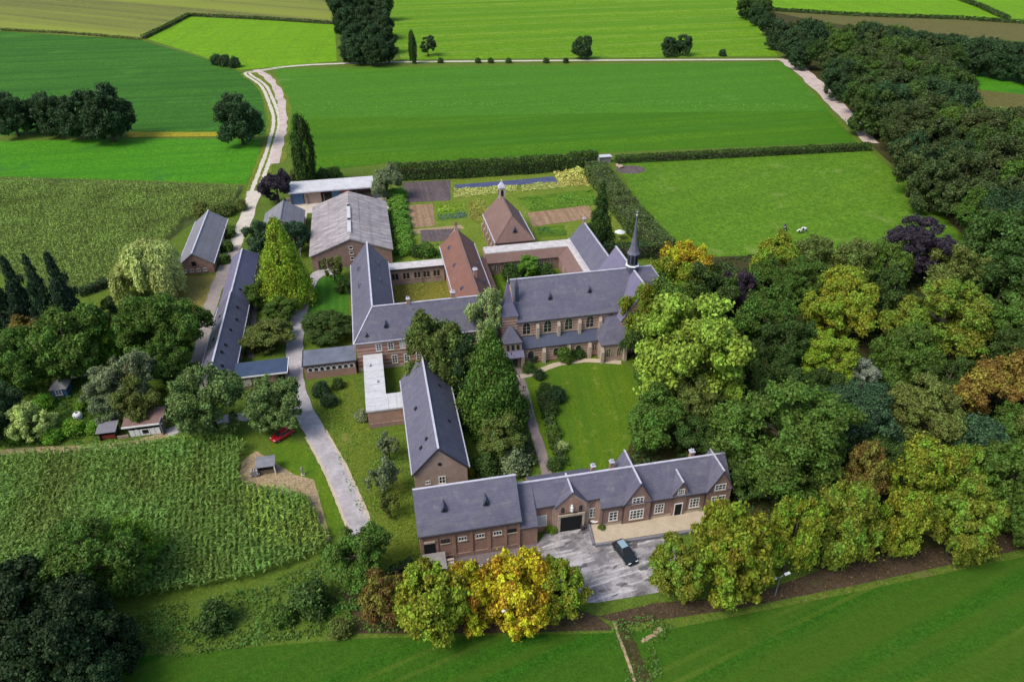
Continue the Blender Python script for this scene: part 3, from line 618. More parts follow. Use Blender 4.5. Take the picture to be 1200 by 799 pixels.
w_.bar((p[0]-.25, p[1]-.2, .25), (q[0]-.25, q[1], .25), .3, .55); w_.build('kerb_stone', 'fibre_grey', b)

# ---------------------------------------------------------------- slate barn and flat-roofed annex
b = thing('slate_barn', 'tall brick barn with steep slate gable roof between the annex and gatehouse', 'barn', 5.5, 95)
body(b, 1.4, 9.6, 84, 109.2, 5.2, 9.6, axis='y', mat='brick_buff')
rf = gable_roof(b, 1.4, 9.6, 84, 109.2, 5.2, 9.6, axis='y', mat='slate', rid=5.35)
gutters(b, rf, [((9.98, 84, 4.85), (9.98, 109.2, 4.85)), ((1.02, 84, 4.85), (1.02, 109.2, 4.85))], 'lead', .18)
mb = MB()
for xa in (1.05, 9.95): mb.bar((xa, 83.74, 4.8), (5.35, 83.74, 9.5), .1, .3)
mb.build('barge_board', 'gutter', rf)
window(b, (5.6, 83.99, 2.3), 'S', 1.1, 1.5, 'grid', 2, 2); window(b, (3.4, 83.99, 2.6), 'S', .75, .65, 'small', 2, 1)
inst('round_vent', 0, lambda: MB().lathe([(.3, -.05), (.3, .05)], 0, 0, 12), 'dark_opening', b, (5.4, 83.98, 6.3)).rotation_euler.x = math.pi/2
for x, y, s in ((3.0, 97.5, 1), (2.9, 87.5, 1), (3.9, 88.2, 1), (7.6, 103, -1), (8.1, 93.5, -1)):
    skylight(rf, x, y, 9.6-abs(x-5.35)*1.07+.05, 1.07, 'x', -1 if s == 1 else 1, .55)
for y in (88, 93, 98, 103): window(b, (9.61, y, 2), 'E', 1.2, 1.2, 'grid', 2, 2)

b = thing('flat_annex', 'L-shaped brick annex with bright white flat roof beside the slate barn', 'annex', -2, 108)
body(b, -5.2, -1.9, 102.8, 120.4, 3.6, mat='brick_red'); body(b, -1.9, 1.38, 102.8, 106.9, 3.597, mat='brick_red', name='wall')
MB().prism([(-5.4, 102.6), (1.3, 102.6), (1.3, 107.1), (-1.7, 107.1), (-1.7, 120.6), (-5.4, 120.6)], .3, 'z', 3.6).build('roof', 'roof_white', b)
rf = b.children[-1]
for k in range(8): inst('roof_seam', 0, lambda: MB().box(-1.84, 1.84, -.05, .05, 0, .05), 'roof_pale', rf, (-3.55, 104+k*2.15, 3.9))
for k in range(2): inst('roof_seam', 1, lambda: MB().box(-.05, .05, -2.2, 2.2, 0, .05), 'roof_pale', rf, (-1.5+k*1.5, 104.85, 3.9))
for x, y in ((-3.0, 111), (-4.2, 116.5)): inst('roof_vent', 0, lambda: MB().lathe([(.16, 0), (.16, .35), (.24, .36), (.05, .5)], 0, 0, 8), 'metal_grey', rf, (x, y, 3.9))
MB().box(-5.25, 1.36, 102.7, 102.799, 0, .9).build('plinth', 'brick_brown', b)

# ---------------------------------------------------------------- convent: L of two slate-roofed wings
b = thing('convent', 'two-storey brick convent with L-shaped slate roof and white sash windows', 'convent', -2.6, 125)
body(b, -6.5, 21.8, 121, 128.8, 7.0, mat='brick_convent'); body(b, -6.45, 1.3, 128.8, 155, 7.0, 12, axis='y', mat='brick_convent', g0=False)
# one L-shaped roof: hip at the corner, valley inside
oh = .35; e = 7.0-oh*1.28; o = oh
x0, x1, xr = -6.5-o, 1.35+o, -2.6; y0, y1, yr = 121-o, 128.8+o, 124.9
vs = [(x0, y0, e), (22.0, y0, e), (22.0, yr, 12), (xr, yr, 12), (x0, 155.25, e), (xr, 155.25, 12), (x1, 155.25, e), (x1, y1, e), (22.0, y1, e)]
rf = MB().shell(vs, [[0, 1, 2, 3], [0, 3, 5, 4], [3, 7, 6, 5], [3, 2, 8, 7]], .16).build('roof', 'slate', b)
MB().bar((xr, yr, 12.03), (22, yr, 12.03), .34, .14).bar((xr, yr, 12.03), (xr, 155.25, 12.03), .34, .14).bar((x0, y0, e+.03), (xr, yr, 12.03), .2, .1).build('ridge_cap', 'lead', rf)
gutters(b, rf, [((x0, y0-.05, e-.02), (22, y0-.05, e-.02)), ((x0-.05, y0, e-.02), (x0-.05, 155, e-.02)), ((x1+.05, 129.4, e-.02), (x1+.05, 155, e-.02))], 'lead', .18)
for x, y in ((-4.6, 147.3), (-4.6, 139.2)): dvent(rf, x-.5, y, 12-abs(x-.5-xr)*1.28+.05, 'W', 1.1, 1.0, 1.3)
for x, y in ((-.8, 148.2), (-.8, 140.2)): dvent(rf, x+.4, y, 12-abs(x+.4-xr)*1.28+.05, 'E', 1.1, 1.0, 1.3)
for x, zz in ((-.4, 8.6), (4.8, 8.6)): dvent(rf, x, 121+(zz-7)/1.28-.1, zz, 'S')
dvent(rf, -4.2, 121.3, 7.5, 'S', .6, .7, .9)
chimney(b, 4.4, 124.9, 11, 12.9, .6); chimney(b, 13.2, 125.2, 11, 13.2, .8, cap='lead')
for x in (-2.2, .1, 2.4, 5.0, 7.4, 9.8, 12.2, 14.6, 17.0, 19.2): window(b, (x, 120.99, 4.2), 'S', 1.15, 1.75, 'blind' if x == 2.4 else 'grid', 2, 3)
for x in (.6, 3.0, 5.4, 7.8, 10.2, 12.6, 15, 17.4, 19.8): window(b, (x, 120.99, 1.0), 'S', 1.15, 1.9, 'grid', 2, 3)
for y in (131, 134.5, 138, 141.5, 145, 148.5, 152): window(b, (-6.46, y, 4.0), 'W', 1.1, 1.7, 'grid', 2, 3); window(b, (-6.46, y, .9), 'W', 1.1, 1.7, 'grid', 2, 3)
for y in (132, 136.5, 141, 145.5, 150): window(b, (1.31, y, 4.0), 'E', 1.1, 1.7, 'grid', 2, 3)
MB().box(-6.55, 21.7, 120.9, 120.998, 0, .7).build('plinth', 'stone', b)
MB().box(-6.53, 21.7, 120.93, 120.998, 3.3, 3.5).build('string_course', 'stone', b)

b = thing('stable_block', 'low brick shed with grey felt roof and round white-rimmed windows by the drive', 'shed', -12, 122)
body(b, -16.7, -7.0, 120.2, 124.6, 3.3, mat='brick_red')
vs = [(-16.95, 119.9, 3.35), (-6.75, 119.9, 3.35), (-6.75, 124.9, 3.75), (-16.95, 124.9, 3.75)]
rf = MB().shell(vs, [[0, 1, 2, 3]], .22).build('roof', 'roof_felt_grey', b)
MB().bar((-16.95, 119.9, 3.3), (-16.95, 124.9, 3.7), .12, .34).bar((-16.9, 119.88, 3.27), (-6.8, 119.88, 3.27), .12, .3).build('fascia', 'gutter', rf)
for k in range(8): x = -15.6 + k*1.12; window(b, (x, 120.19, 1.75), 'S', .72, .8, 'round')
b = thing('blue_roof_shed', 'low shed with dark blue felt roof and open dark bay beside the drive', 'shed', -25, 121)
body(b, -30, -22, 119.5, 123.3, 2.9, mat='brick_red'); MB().box(-22, -19.9, 122.9, 123.3, -.2, 2.9).build('wall', 'brick_red', b)
rf = MB().shell([(-30.3, 119.1, 3.0), (-19.7, 119.1, 3.0), (-19.7, 123.6, 3.4), (-30.3, 123.6, 3.4)], [[0, 1, 2, 3]], .22).build('roof', 'roof_felt', b)
MB().bar((-30.3, 119.05, 2.95), (-19.7, 119.05, 2.95), .1, .26).bar((-19.66, 119.1, 2.97), (-19.66, 123.6, 3.36), .1, .26).build('fascia', 'white_paint', rf)
door(b, (-25.4, 119.49, 0), 'S', .9, 2.1, frame='timber')
for x in (-19.95, -22.1): inst('post', 0, lambda: MB().box(-.1, .1, -.1, .1, -.2, 2.85), 'timber', b, (x, 119.5, 0))
MB().box(-29.6, -26.6, 119.35, 119.49, .7, 2.1).build('pale_panel', 'plaster', b)

# ---------------------------------------------------------------- farm buildings
b = thing('long_barn', 'very long narrow barn with slate roof running beside the farm track', 'barn', -32.6, 145)
body(b, -35.6, -29.7, 118.5, 147.5, 3.4, 6.6, axis='y', mat='plaster'); body(b, -35.5, -29.8, 147.5, 172, 3.3, mat='brick_brown')
rf = gable_roof(b, -35.6, -29.7, 118.5, 147.5, 3.4, 6.6, axis='y', mat='slate', rid=-32.6)
r2b = gable_roof(b, -35.5, -29.8, 147.78, 173, 3.3, 6.2, axis='y', mat='slate_purple', hip1=2.6, rid=-32.6, og=0)
gutters(b, rf, [((-35.98, 118.5, 2.95), (-35.98, 147.5, 2.95)), ((-29.32, 118.5, 2.95), (-29.32, 147.5, 2.95))], 'lead', .18)
for x, y in ((-31, 143.2), (-30.7, 138.5), (-31.2, 133.5), (-31.4, 127.5), (-31.7, 124.5), (-31.2, 120.5), (-34.3, 131), (-34.2, 140), (-31.3, 151.5)):
    skylight(rf if y < 147.6 else r2b, x, y, (6.6 if y < 147.6 else 6.2)-abs(x+32.6)*1.07+.06, 1.07, 'x', 1 if x > -32.6 else -1, .6)
for k in range(11): inst('post', 0, lambda: MB().box(-.13, .13, -.16, .16, 0, 3.1), 'white_paint', b, (-29.45, 119.5+k*2.7, 0))
for k in range(10): inst('bay_door', 0, lambda: MB().box(-.06, .06, -.9, .9, 0, 2.3), 'timber', b, (-29.68, 120.85+k*2.7, 0))
for k in range(8): window(b, (-35.61, 121.5+k*3.3, 1.2), 'W', .9, .9, 'small', 2, 1)

b = thing('pigsty', 'small weathered barn with brown-grey roof and row of tiny white windows', 'barn', -44.5, 185)
body(b, -48.2, -40.4, 171.5, 199, 2.8, 5.6, axis='y', mat='brick_red')
rf = gable_roof(b, -48.2, -40.4, 171.5, 199, 2.8, 5.6, axis='y', mat='fibre_grey', rid=-44.6)
gutters(b, rf, [((-48.6, 171.3, 2.55), (-48.6, 199.2, 2.55)), ((-40.0, 171.3, 2.55), (-40.0, 199.2, 2.55))], 'lead', .2)
for k in range(4): window(b, (-47.1+k*1.55, 171.49, .7), 'S', .85, .75, 'small', 2, 1)
MB().box(-45.2, -44.2, 171.4, 171.49, 2.3, 3.4).build('loft_hatch', 'dark_opening', b)

b = thing('great_barn', 'wide barn with weathered grey corrugated roof and pale ridge strip', 'barn', -6.8, 184)
body(b, -16.6, 3.0, 167.6, 199.8, 3.9, 7.6, axis='y', mat='brick_brown', rid=-6.8)
rf = gable_roof(b, -16.6, 3.0, 167.6, 199.8, 3.9, 7.6, axis='y', mat='fibre_cement', rid=-6.8, cap=None, oh=.3, name='roof')
sl_ = 3.7/9.8
for sgn in (-1, 1):
    for j in range(4):
        for i in range(10):
            ln = 2.62
            def mk(ln=ln, sgn=sgn): return MB().shell([(sgn*0, -1.64, 0), (sgn*ln, -1.64, -ln*sl_+.05), (sgn*ln, 1.64, -ln*sl_+.05), (0, 1.64, 0)], [[0, 1, 2, 3]], .09)
            o = inst('roof_sheet', (sgn, j % 2), mk, 'fibre_cement', rf, (-6.8+sgn*j*2.55, 168.9+i*3.27+random.uniform(-.03, .03), 7.66-j*2.55*sl_+random.uniform(0, .05)))
MB().box(-7.25, -6.35, 171, 178.5, 7.55, 7.95).box(-7.25, -6.35, 180, 188, 7.55, 7.95).build('ridge_light', 'roof_white', rf)
MB().box(-7.15, -6.45, 178.6, 179.9, 7.5, 7.85).box(-7.15, -6.45, 188.1, 189.5, 7.5, 7.85).build('ridge_vent', 'dark_opening', rf)
mb = MB()
for sx in (-16.9, 3.3): mb.bar((sx, 167.34, 3.75), (-6.8, 167.34, 7.5), .1, .25)
mb.build('barge_board', 'timber_grey', rf)
for k, zz in enumerate((2.3, 3.8, 5.2)): window(b, (-6.8, 167.59, zz-.4), 'S', .9, .8, 'small', 1, 1)
for x in (-14.5, -12.3): MB().box(x-.6, x+.6, 167.45, 167.58, .2, 2.4).build('barn_door', 'timber_dark', b)

b = thing('grey_roof_barn', 'barn with plain pale grey gable roof behind the yellow-green conifer', 'barn', -24.8, 194)
body(b, -29.8, -19.6, 186.5, 200.3, 3.1, 6.3, axis='y', mat='brick_brown')
rf = gable_roof(b, -29.8, -19.6, 186.5, 200.3, 3.1, 6.3, axis='y', mat='fibre_grey', cap='fibre_grey')
MB().box(-19.58, -19.45, 191, 193.5, .1, 2.5).build('barn_door', 'dark_opening', b)
b = thing('implement_shed', 'long open-fronted shed with white sheet roof and blue doors', 'shed', -12, 215)
MB().box(-24, .2, 218.3, 218.6, -.2, 4.4).box(-24, -23.7, 212.5, 218.3, -.2, 4.0).box(-.1, .2, 212.5, 218.3, -.2, 4.0).build('wall', 'brick_brown', b)
rf = MB().shell([(-24.4, 211.4, 4.2), (.6, 211.4, 4.2), (.6, 219.3, 4.75), (-24.4, 219.3, 4.75)], [[0, 1, 2, 3]], .2).build('roof', 'roof_white', b)
MB().box(-24.4, .6, 211.3, 211.39, 3.85, 4.15).build('fascia', 'lead', rf)
for x0, x1, mt in ((-23.6, -20.3, 'steel_blue'), (-20.1, -15.2, 'brick_buff'), (-12.0, -9.2, 'steel_blue'), (-9.0, -6.6, 'copper_red')):
    MB().box(x0, x1, 212.6, 212.8, 0, 3.7).build('bay_door', mt, b)
for k in range(6): inst('post', 0, lambda: MB().box(-.12, .12, -.12, .12, 0, 3.9), 'timber_grey', b, (-24+k*4.82, 212.3, 0))

# ---------------------------------------------------------------- cloister wings
b = thing('west_cloister', 'single-storey brick corridor with paired windows and white flat roof facing the yellow courtyard', 'corridor', 8, 156)
body(b, 1.75, 14.7, 155.4, 158.3, 4.1, mat='brick_buff')
MB().box(1.75, 14.7, 155.1, 158.6, 4.1, 4.35).build('roof', 'roof_pale', b)
MB().box(1.75, 14.7, 154.98, 155.097, 3.95, 4.3).build('gutter', 'gutter', b)
for x in (3.0, 5.6, 8.2, 10.4, 12.8):
    for d in (-.42, .42): window(b, (x+d, 155.39, 1.5), 'S', .6, 1.5, 'dark', 1, 2)
inst('downpipe', 1, lambda: MB().tube([(0, -.1, 0), (0, -.1, 4.0)], .06, 6), 'gutter', b, (9.3, 155.3, 0))

b = thing('refectory_wing', 'long wing with weathered red tile roof behind the convent roof', 'wing', 19, 146)
body(b, 15.0, 22.9, 128.85, 163.6, 5.6, 10, axis='y', mat='brick_convent'); MB().box(22.9, 24.8, 132, 157.3, -.2, 3.6).build('aisle', 'brick_convent', b)
rf = gable_roof(b, 15.0, 22.9, 129.1, 163.6, 5.6, 10, axis='y', mat='tile_red', hip1=1.2, cap='tile_brown', capw=.4)
MB().shell([(22.9, 131.5, 4.95), (25.1, 131.5, 3.5), (25.1, 157.3, 3.5), (22.9, 157.3, 4.95)], [[0, 1, 2, 3]], .14).build('aisle_roof', 'tile_red', b)
gutters(b, rf, [((14.62, 129, 5.2), (14.62, 163.6, 5.2)), ((23.3, 129, 5.2), (23.3, 163.6, 5.2))], 'lead', .2)
for x, y in ((16.2, 158), (16.2, 148.5), (21.8, 159.5), (21.9, 148.5), (16.3, 137), (22, 140)): dvent(rf, x, y, 10-abs(x-18.95)*1.11+.03, 'W' if x < 19 else 'E', .7, .8, 1)
chimney(b, 19.6, 137.8, 9.4, 11.2, .8, cap='lead'); chimney(b, 18.9, 163.0, 9.3, 11.0, .5, cap='tile_red')
for k in range(6): window(b, (14.99, 132+k*4.2, 2.2), 'W', 1.0, 1.9, 'arch')
b = thing('chapter_house', 'brown-tiled brick hall with small bell turret at its garden end', 'hall', 33.8, 174)
body(b, 29, 38.4, 164, 182.5, 5.0, 10, axis='y', mat='brick_brown', g0=False)
rf = gable_roof(b, 29, 38.4, 164, 182.5, 5.0, 10, axis='y', mat='tile_brown', hip0=3.6, cap='tile_brown')
gutters(b, rf, [((28.6, 163.8, 4.6), (28.6, 182.6, 4.6)), ((38.8, 163.8, 4.6), (38.8, 182.6, 4.6))], 'lead', .24)
dvent(rf, 33.9, 164.9, 6.6, 'S', 1.1, 1.3, 1.6)
for k in range(6): inst('buttress', 0, lambda: MB().prism([(-.9, -.1), (0, -.1), (0, 4.2), (-.25, 4.2), (-.35, 2.6), (-.9, 2.0)], .5, 'y', -.25), 'brick_buff', b, (29, 165.2+k*3.3, 0))
for k in range(5): window(b, (28.99, 166.8+k*3.3, 1.5), 'W', 1.0, 2.4, 'arch')
tu = MB().box(33.0, 34.6, 180.9, 182.5, 8.6, 12.3).build('bell_turret', 'stone', b)
MB().lathe([(1.35, 12.3), (1.2, 12.55), (.55, 13.4), (.3, 13.6), (.25, 13.9), (.04, 14.6)], 33.8, 181.7, square=True).build('turret_cap', 'lead', tu)
for f, dx, dy in (('S', 0, -.8), ('W', -.8, 0), ('E', .8, 0)): inst('belfry_opening', 0, lambda: MB().prism(arch_pts(.7, 1.9), .05, 'y', -.04), 'dark_opening', tu, (33.8+dx, 181.7+dy, 10.0), ROT[f])

b = thing('east_cloister', 'cloister walk with white flat roof strip and red lean-to round the green court', 'corridor', 35, 158)
body(b, 24.9, 46.9, 157.5, 161, 4.9, mat='brick_buff'); body(b, 24.9, 43.1, 156, 157.5, 3.2, mat='brick_brown', name='wall'); body(b, 43.1, 47.0, 131, 157.5, 4.9-1.6, mat='brick_brown', name='wall')
MB().box(25.1, 47.4, 157.45, 161.2, 4.9, 5.15).box(45.7, 47.0, 131, 157.449, 4.9, 5.15).build('roof', 'roof_pale', b)
MB().box(45.75, 46.98, 131, 157.4, 3.3, 4.89).build('upper_wall', 'brick_buff', b)
MB().shell([(25.1, 157.5, 4.95), (25.1, 155.6, 3.3), (42.8, 155.6, 3.3), (45.7, 157.5, 4.95)], [[0, 1, 2, 3]], .14).shell([(45.69, 157.45, 4.9), (42.82, 155.6, 3.25), (42.82, 131, 3.25), (45.69, 131, 4.9)], [[0, 1, 2, 3]], .14).build('lean_to_roof', 'tile_brown', b)
for x in (27.5, 30.2, 32.9, 35.6, 38.3, 41): 
    for d in (-.45, .45): window(b, (x+d, 155.99, 1.1), 'S', .7, 1.6, 'arch')
for k in range(5): window(b, (43.09, 134+k*4.4, 1.1), 'W', .7, 1.6, 'arch')
b = thing('sacristy_wing', 'wing with steep slate gable roof between the cloister and spire', 'wing', 50.4, 148)
body(b, 47.3, 53.6, 130.6, 160.6, 6.0, 9.8, axis='y', mat='brick_convent')
rf = gable_roof(b, 47.3, 53.6, 130.6, 160.6, 6.0, 9.8, axis='y', mat='slate')
gutters(b, rf, [((46.9, 130.6, 5.5), (46.9, 160.8, 5.5))], 'lead', .24)
chimney(b, 50.4, 160.0, 9.2, 10.8, .6, cap='lead')
for k in range(5): window(b, (47.29, 134+k*5, 5.15), 'W', .8, .55, 'small', 2, 1)

# ---------------------------------------------------------------- church
b = thing('church', 'banded brick church with long slate nave roof, transept and slim spire', 'church', 38, 124.6)
NY, NZ = 124.6, 15.0
body(b, 24.8, 58, 118.8, 130.4, 9.0, NZ, mat='brick_banded', g1=False)
body(b, 45.4, 54.4, 116.1, 134.8, 8.4, NZ-.1, axis='y', mat='brick_banded', rid=49.9)
rf = gable_roof(b, 24.8, 58, 118.8, 130.4, 9.0, NZ, mat='slate', hip1=4, capw=.34)
rt = gable_roof(b, 45.4, 54.4, 116.1, 134.8, 8.4, NZ-.05, axis='y', mat='slate_purple', rid=49.9, capw=.36)
gutters(b, rf, [((24.6, 118.4, 8.6), (45.0, 118.4, 8.6))])
for x, y in ((32.0, 121.2), (40.2, 121.6)): dvent(rf, x, y, 9+(y-118.8)*1.034+.05, 'S')
dvent(rt, 46.9, 118.7, 8.4+1.5*1.47, 'W', .8, .9, 1.1); dvent(rt, 46.6, 131.8, 8.4+1.2*1.47, 'W', .8, .9, 1.1)
for x in (26.7, 31.0, 35.3, 39.7, 44.0): window(b, (x, 118.79, 5.7), 'S', 1.5, 2.7, 'arch')
for x in (28.9, 33.2, 37.5, 41.8): inst('buttress', 1, lambda: MB().prism([(-.7, -.2), (0, -.2), (0, 3.4), (-.2, 3.4), (-.7, 2.6)], .6, 'x', -.3), 'stone', b, (x, 118.8, 4.6))
MB().box(24.8, 45.4, 118.7, 118.799, 8.25, 8.55).build('cornice', 'stone', b)
MB().box(24.85, 45.4, 118.69, 118.799, 5.35, 5.6).build('string_course', 'stone', b)
window(b, (49.9, 116.09, 4.5), 'S', 2.2, 4.8, 'arch')
ai = MB().box(24.9, 41, 116.9, 118.8, -.2, 3.8).build('aisle', 'brick_banded', b)
MB().shell([(24.7, 116.5, 3.75), (41.1, 116.5, 3.75), (41.1, 118.8, 5.15), (24.7, 118.8, 5.15)], [[0, 1, 2, 3]], .14).build('aisle_roof', 'slate_dark', ai)
for x in (27.2, 32.4, 37.0): window(b, (x, 116.89, 1.1), 'S', 1.15, 1.75, 'roundarch')
window(b, (40.4, 116.89, 1.3), 'S', .8, 1.9, 'arch')
for x in (25.1, 29.8, 34.9, 39.2): inst('buttress', 2, lambda: MB().prism([(-.8, -.2), (0, -.2), (0, 3.5), (-.2, 3.5), (-.8, 2.6)], .65, 'x', -.32), 'stone', b, (x, 116.9, 0))
door(b, (39.9, 116.88, 0), 'S', .9, 1.1, 'timber_dark', 'stone') if False else None
ch = MB().box(41.0, 45.9, 114.2, 118.75, -.2, 4.2).build('side_chapel', 'brick_buff', b)
MB().shell([(40.7, 113.85, 4.15), (46.2, 113.85, 4.15), (46.2, 117.2, 7.9), (43.0, 117.2, 7.9), (40.7, 118.7, 4.15), (43.0, 118.75, 7.9), (46.2, 118.75, 7.9)], [[0, 1, 2, 3], [0, 3, 5, 4], [3, 2, 6, 5]], .14).build('chapel_roof', 'slate', ch)
for x in (42.4, 44.6): window(b, (x, 114.19, 1.2), 'S', .75, 1.9, 'arch')
for x in (41.05, 45.8): inst('buttress', 3, lambda: MB().prism([(-.7, -.2), (0, -.2), (0, 3.6), (-.2, 3.6), (-.7, 2.7)], .6, 'x', -.3), 'stone', b, (x, 114.2, 0))
# fleche over the crossing
sp = MB().lathe([(1.25, 13.6), (1.25, 15.7), (1.1, 15.75), (1.1, 18.2), (1.18, 18.25)], 49.9, 124.6, 8).build('spire', 'slate_dark', b)
MB().lathe([(1.35, 18.25), (1.02, 18.8), (.72, 19.9), (.44, 21.6), (.22, 24.2), (.08, 26.3)], 49.9, 124.6, 8).build('spire_roof', 'slate', sp)
MB().lathe([(.08, 26.1), (.18, 26.4), (.05, 26.6), (.04, 27.5)], 49.9, 124.6, 8).box(49.6, 50.2, 124.57, 124.63, 27.05, 27.13).build('cross', 'lead', sp)
for k in range(8):
    a = math.pi/8 + k*math.pi/4
    o_ = inst('belfry_louvre', 0, lambda: MB().prism(arch_pts(.55, 1.9), .05, 'y', -1.06), 'white_paint' if False else 'dark_opening', sp, (49.9, 124.6, 16.1), a)
MB().lathe([(1.3, 15.55), (1.42, 15.6), (1.42, 15.75), (1.14, 15.8)], 49.9, 124.6, 8).build('parapet', 'white_paint', sp)
# stair turret and porch between convent and church
tt = MB().box(21.7, 24.9, 118.7, 121.9, -.2, 10.4).build('stair_turret', 'brick_banded', b)
MB().lathe([(2.6, 10.2), (2.35, 10.6), (1.15, 12.8), (.55, 15.2), (.06, 17.0)], 23.3, 120.3, square=True).build('turret_roof', 'slate_purple', tt)
MB().lathe([(.06, 16.8), (.16, 17.1), (.03, 17.3), (.03, 18.2)], 23.3, 120.3, 6).build('finial', 'lead', tt)
MB().box(25.0, 25.7, 121.4, 122.1, 11, 15.0).lathe([(.55, 15.0), (.05, 16.6)], 25.35, 121.75, square=True).build('pinnacle', 'slate_dark', b)
po = MB().box(21.5, 25.2, 116.0, 118.7, -.2, 6.0).build('porch', 'brick_buff', b)
MB().lathe([(2.75, 5.9), (1.9, 6.7), (.08, 8.9)], 23.35, 117.6, square=True).build('porch_roof', 'slate', po)
for x in (22.4, 23.4, 24.4): inst('porch_window', 0, lambda: MB().prism(arch_pts(.55, 1.2), .06, 'y', -.05), 'glass', po, (x, 115.99, 4.1))
MB().shell([(21.2, 114.8, 3.0), (25.5, 114.8, 3.0), (25.5, 116.0, 3.9), (21.2, 116.0, 3.9)], [[0, 1, 2, 3]], .14).build('canopy', 'slate_purple', po)
for x in (21.5, 25.2): inst('pier', 5, lambda: MB().box(-.3, .3, -.3, .3, 0, 3.0), 'brick_buff', po, (x, 115.1, 0))
MB().box(22.4, 24.3, 115.93, 115.99, 0, 2.6).build('porch_door', 'timber_dark', po)
# ---------------------------------------------------------------- foliage meshes
RNG = np.random.default_rng(11)
def leaf_mesh(name, P, Nn, size, cv, mat='leaf', long=1.0, updir=None, fold=.25):
    """one folded leaf (spray of leaves) per point"""
    n = len(P); r = RNG.normal(size=(n, 3))
    u = np.cross(Nn, r); u /= np.linalg.norm(u, axis=1)[:, None]+1e-9
    if updir is not None:
        u = updir + .35*r; u /= np.linalg.norm(u, axis=1)[:, None]
    v = np.cross(Nn, u); v /= np.linalg.norm(v, axis=1)[:, None]+1e-9
    s = (size*RNG.uniform(.6, 1.35, n))[:, None]
    V = np.empty((n, 4, 3)); w = .62/long**.5
    V[:, 0] = P - u*s*.5*long; V[:, 1] = P + v*s*w*.5 + Nn*s*fold; V[:, 2] = P + u*s*.5*long; V[:, 3] = P - v*s*w*.5 + Nn*s*fold*.4
    V = V.reshape(-1, 3)
    me = bpy.data.meshes.new(name); me.vertices.add(4*n); me.vertices.foreach_set('co', V.ravel())
    me.loops.add(4*n); me.loops.foreach_set('vertex_index', np.arange(4*n, dtype=np.int32))
    me.polygons.add(n); me.polygons.foreach_set('loop_start', np.arange(0, 4*n, 4, dtype=np.int32))
    try: me.polygons.foreach_set('loop_total', np.full(n, 4, dtype=np.int32))
    except Exception: pass
    for nm, arr in (('lv', RNG.uniform(0, 1, n)), ('cv', cv)):
        a = me.attributes.new(nm, 'FLOAT', 'FACE'); a.data.foreach_set('value', arr.astype(np.float32))
    me.materials.append(MATS[mat]); me.update(); me.validate()
    return me
def unit(v): return v/(np.linalg.norm(v, axis=1)[:, None]+1e-9)
def clumps_to_leaves(name, cen, rad, nl, size, up=.25, flat=.8, out=None, long=1.0, hang=None, tight=.6):
    w = rad**2/np.sum(rad**2); idx = RNG.choice(len(cen), nl, p=w)
    d = unit(RNG.normal(size=(nl, 3)) + np.array([0, 0, up]))
    if out is not None: d = unit(d + .7*out[idx])
    rr = rad[idx][:, None]*RNG.uniform(tight, 1.06, (nl, 1))
    stray = RNG.uniform(0, 1, (nl, 1)) < .3; rr = np.where(stray, rr*RNG.uniform(.9, 1.75, (nl, 1)), rr)
    ell = RNG.uniform(.75, 1.3, (len(cen), 3)); P = cen[idx] + d*rr*ell[idx]*np.array([1, 1, flat])
    Nn = unit(d + np.array([0, 0, .25]) + .75*RNG.normal(size=(nl, 3)))
    cvc = RNG.uniform(0, 1, len(cen))
    P[:, 2] = np.clip(P[:, 2], 0.0, None)
    return leaf_mesh(name, P, Nn, np.full(nl, size), cvc[idx], long=long, updir=hang)
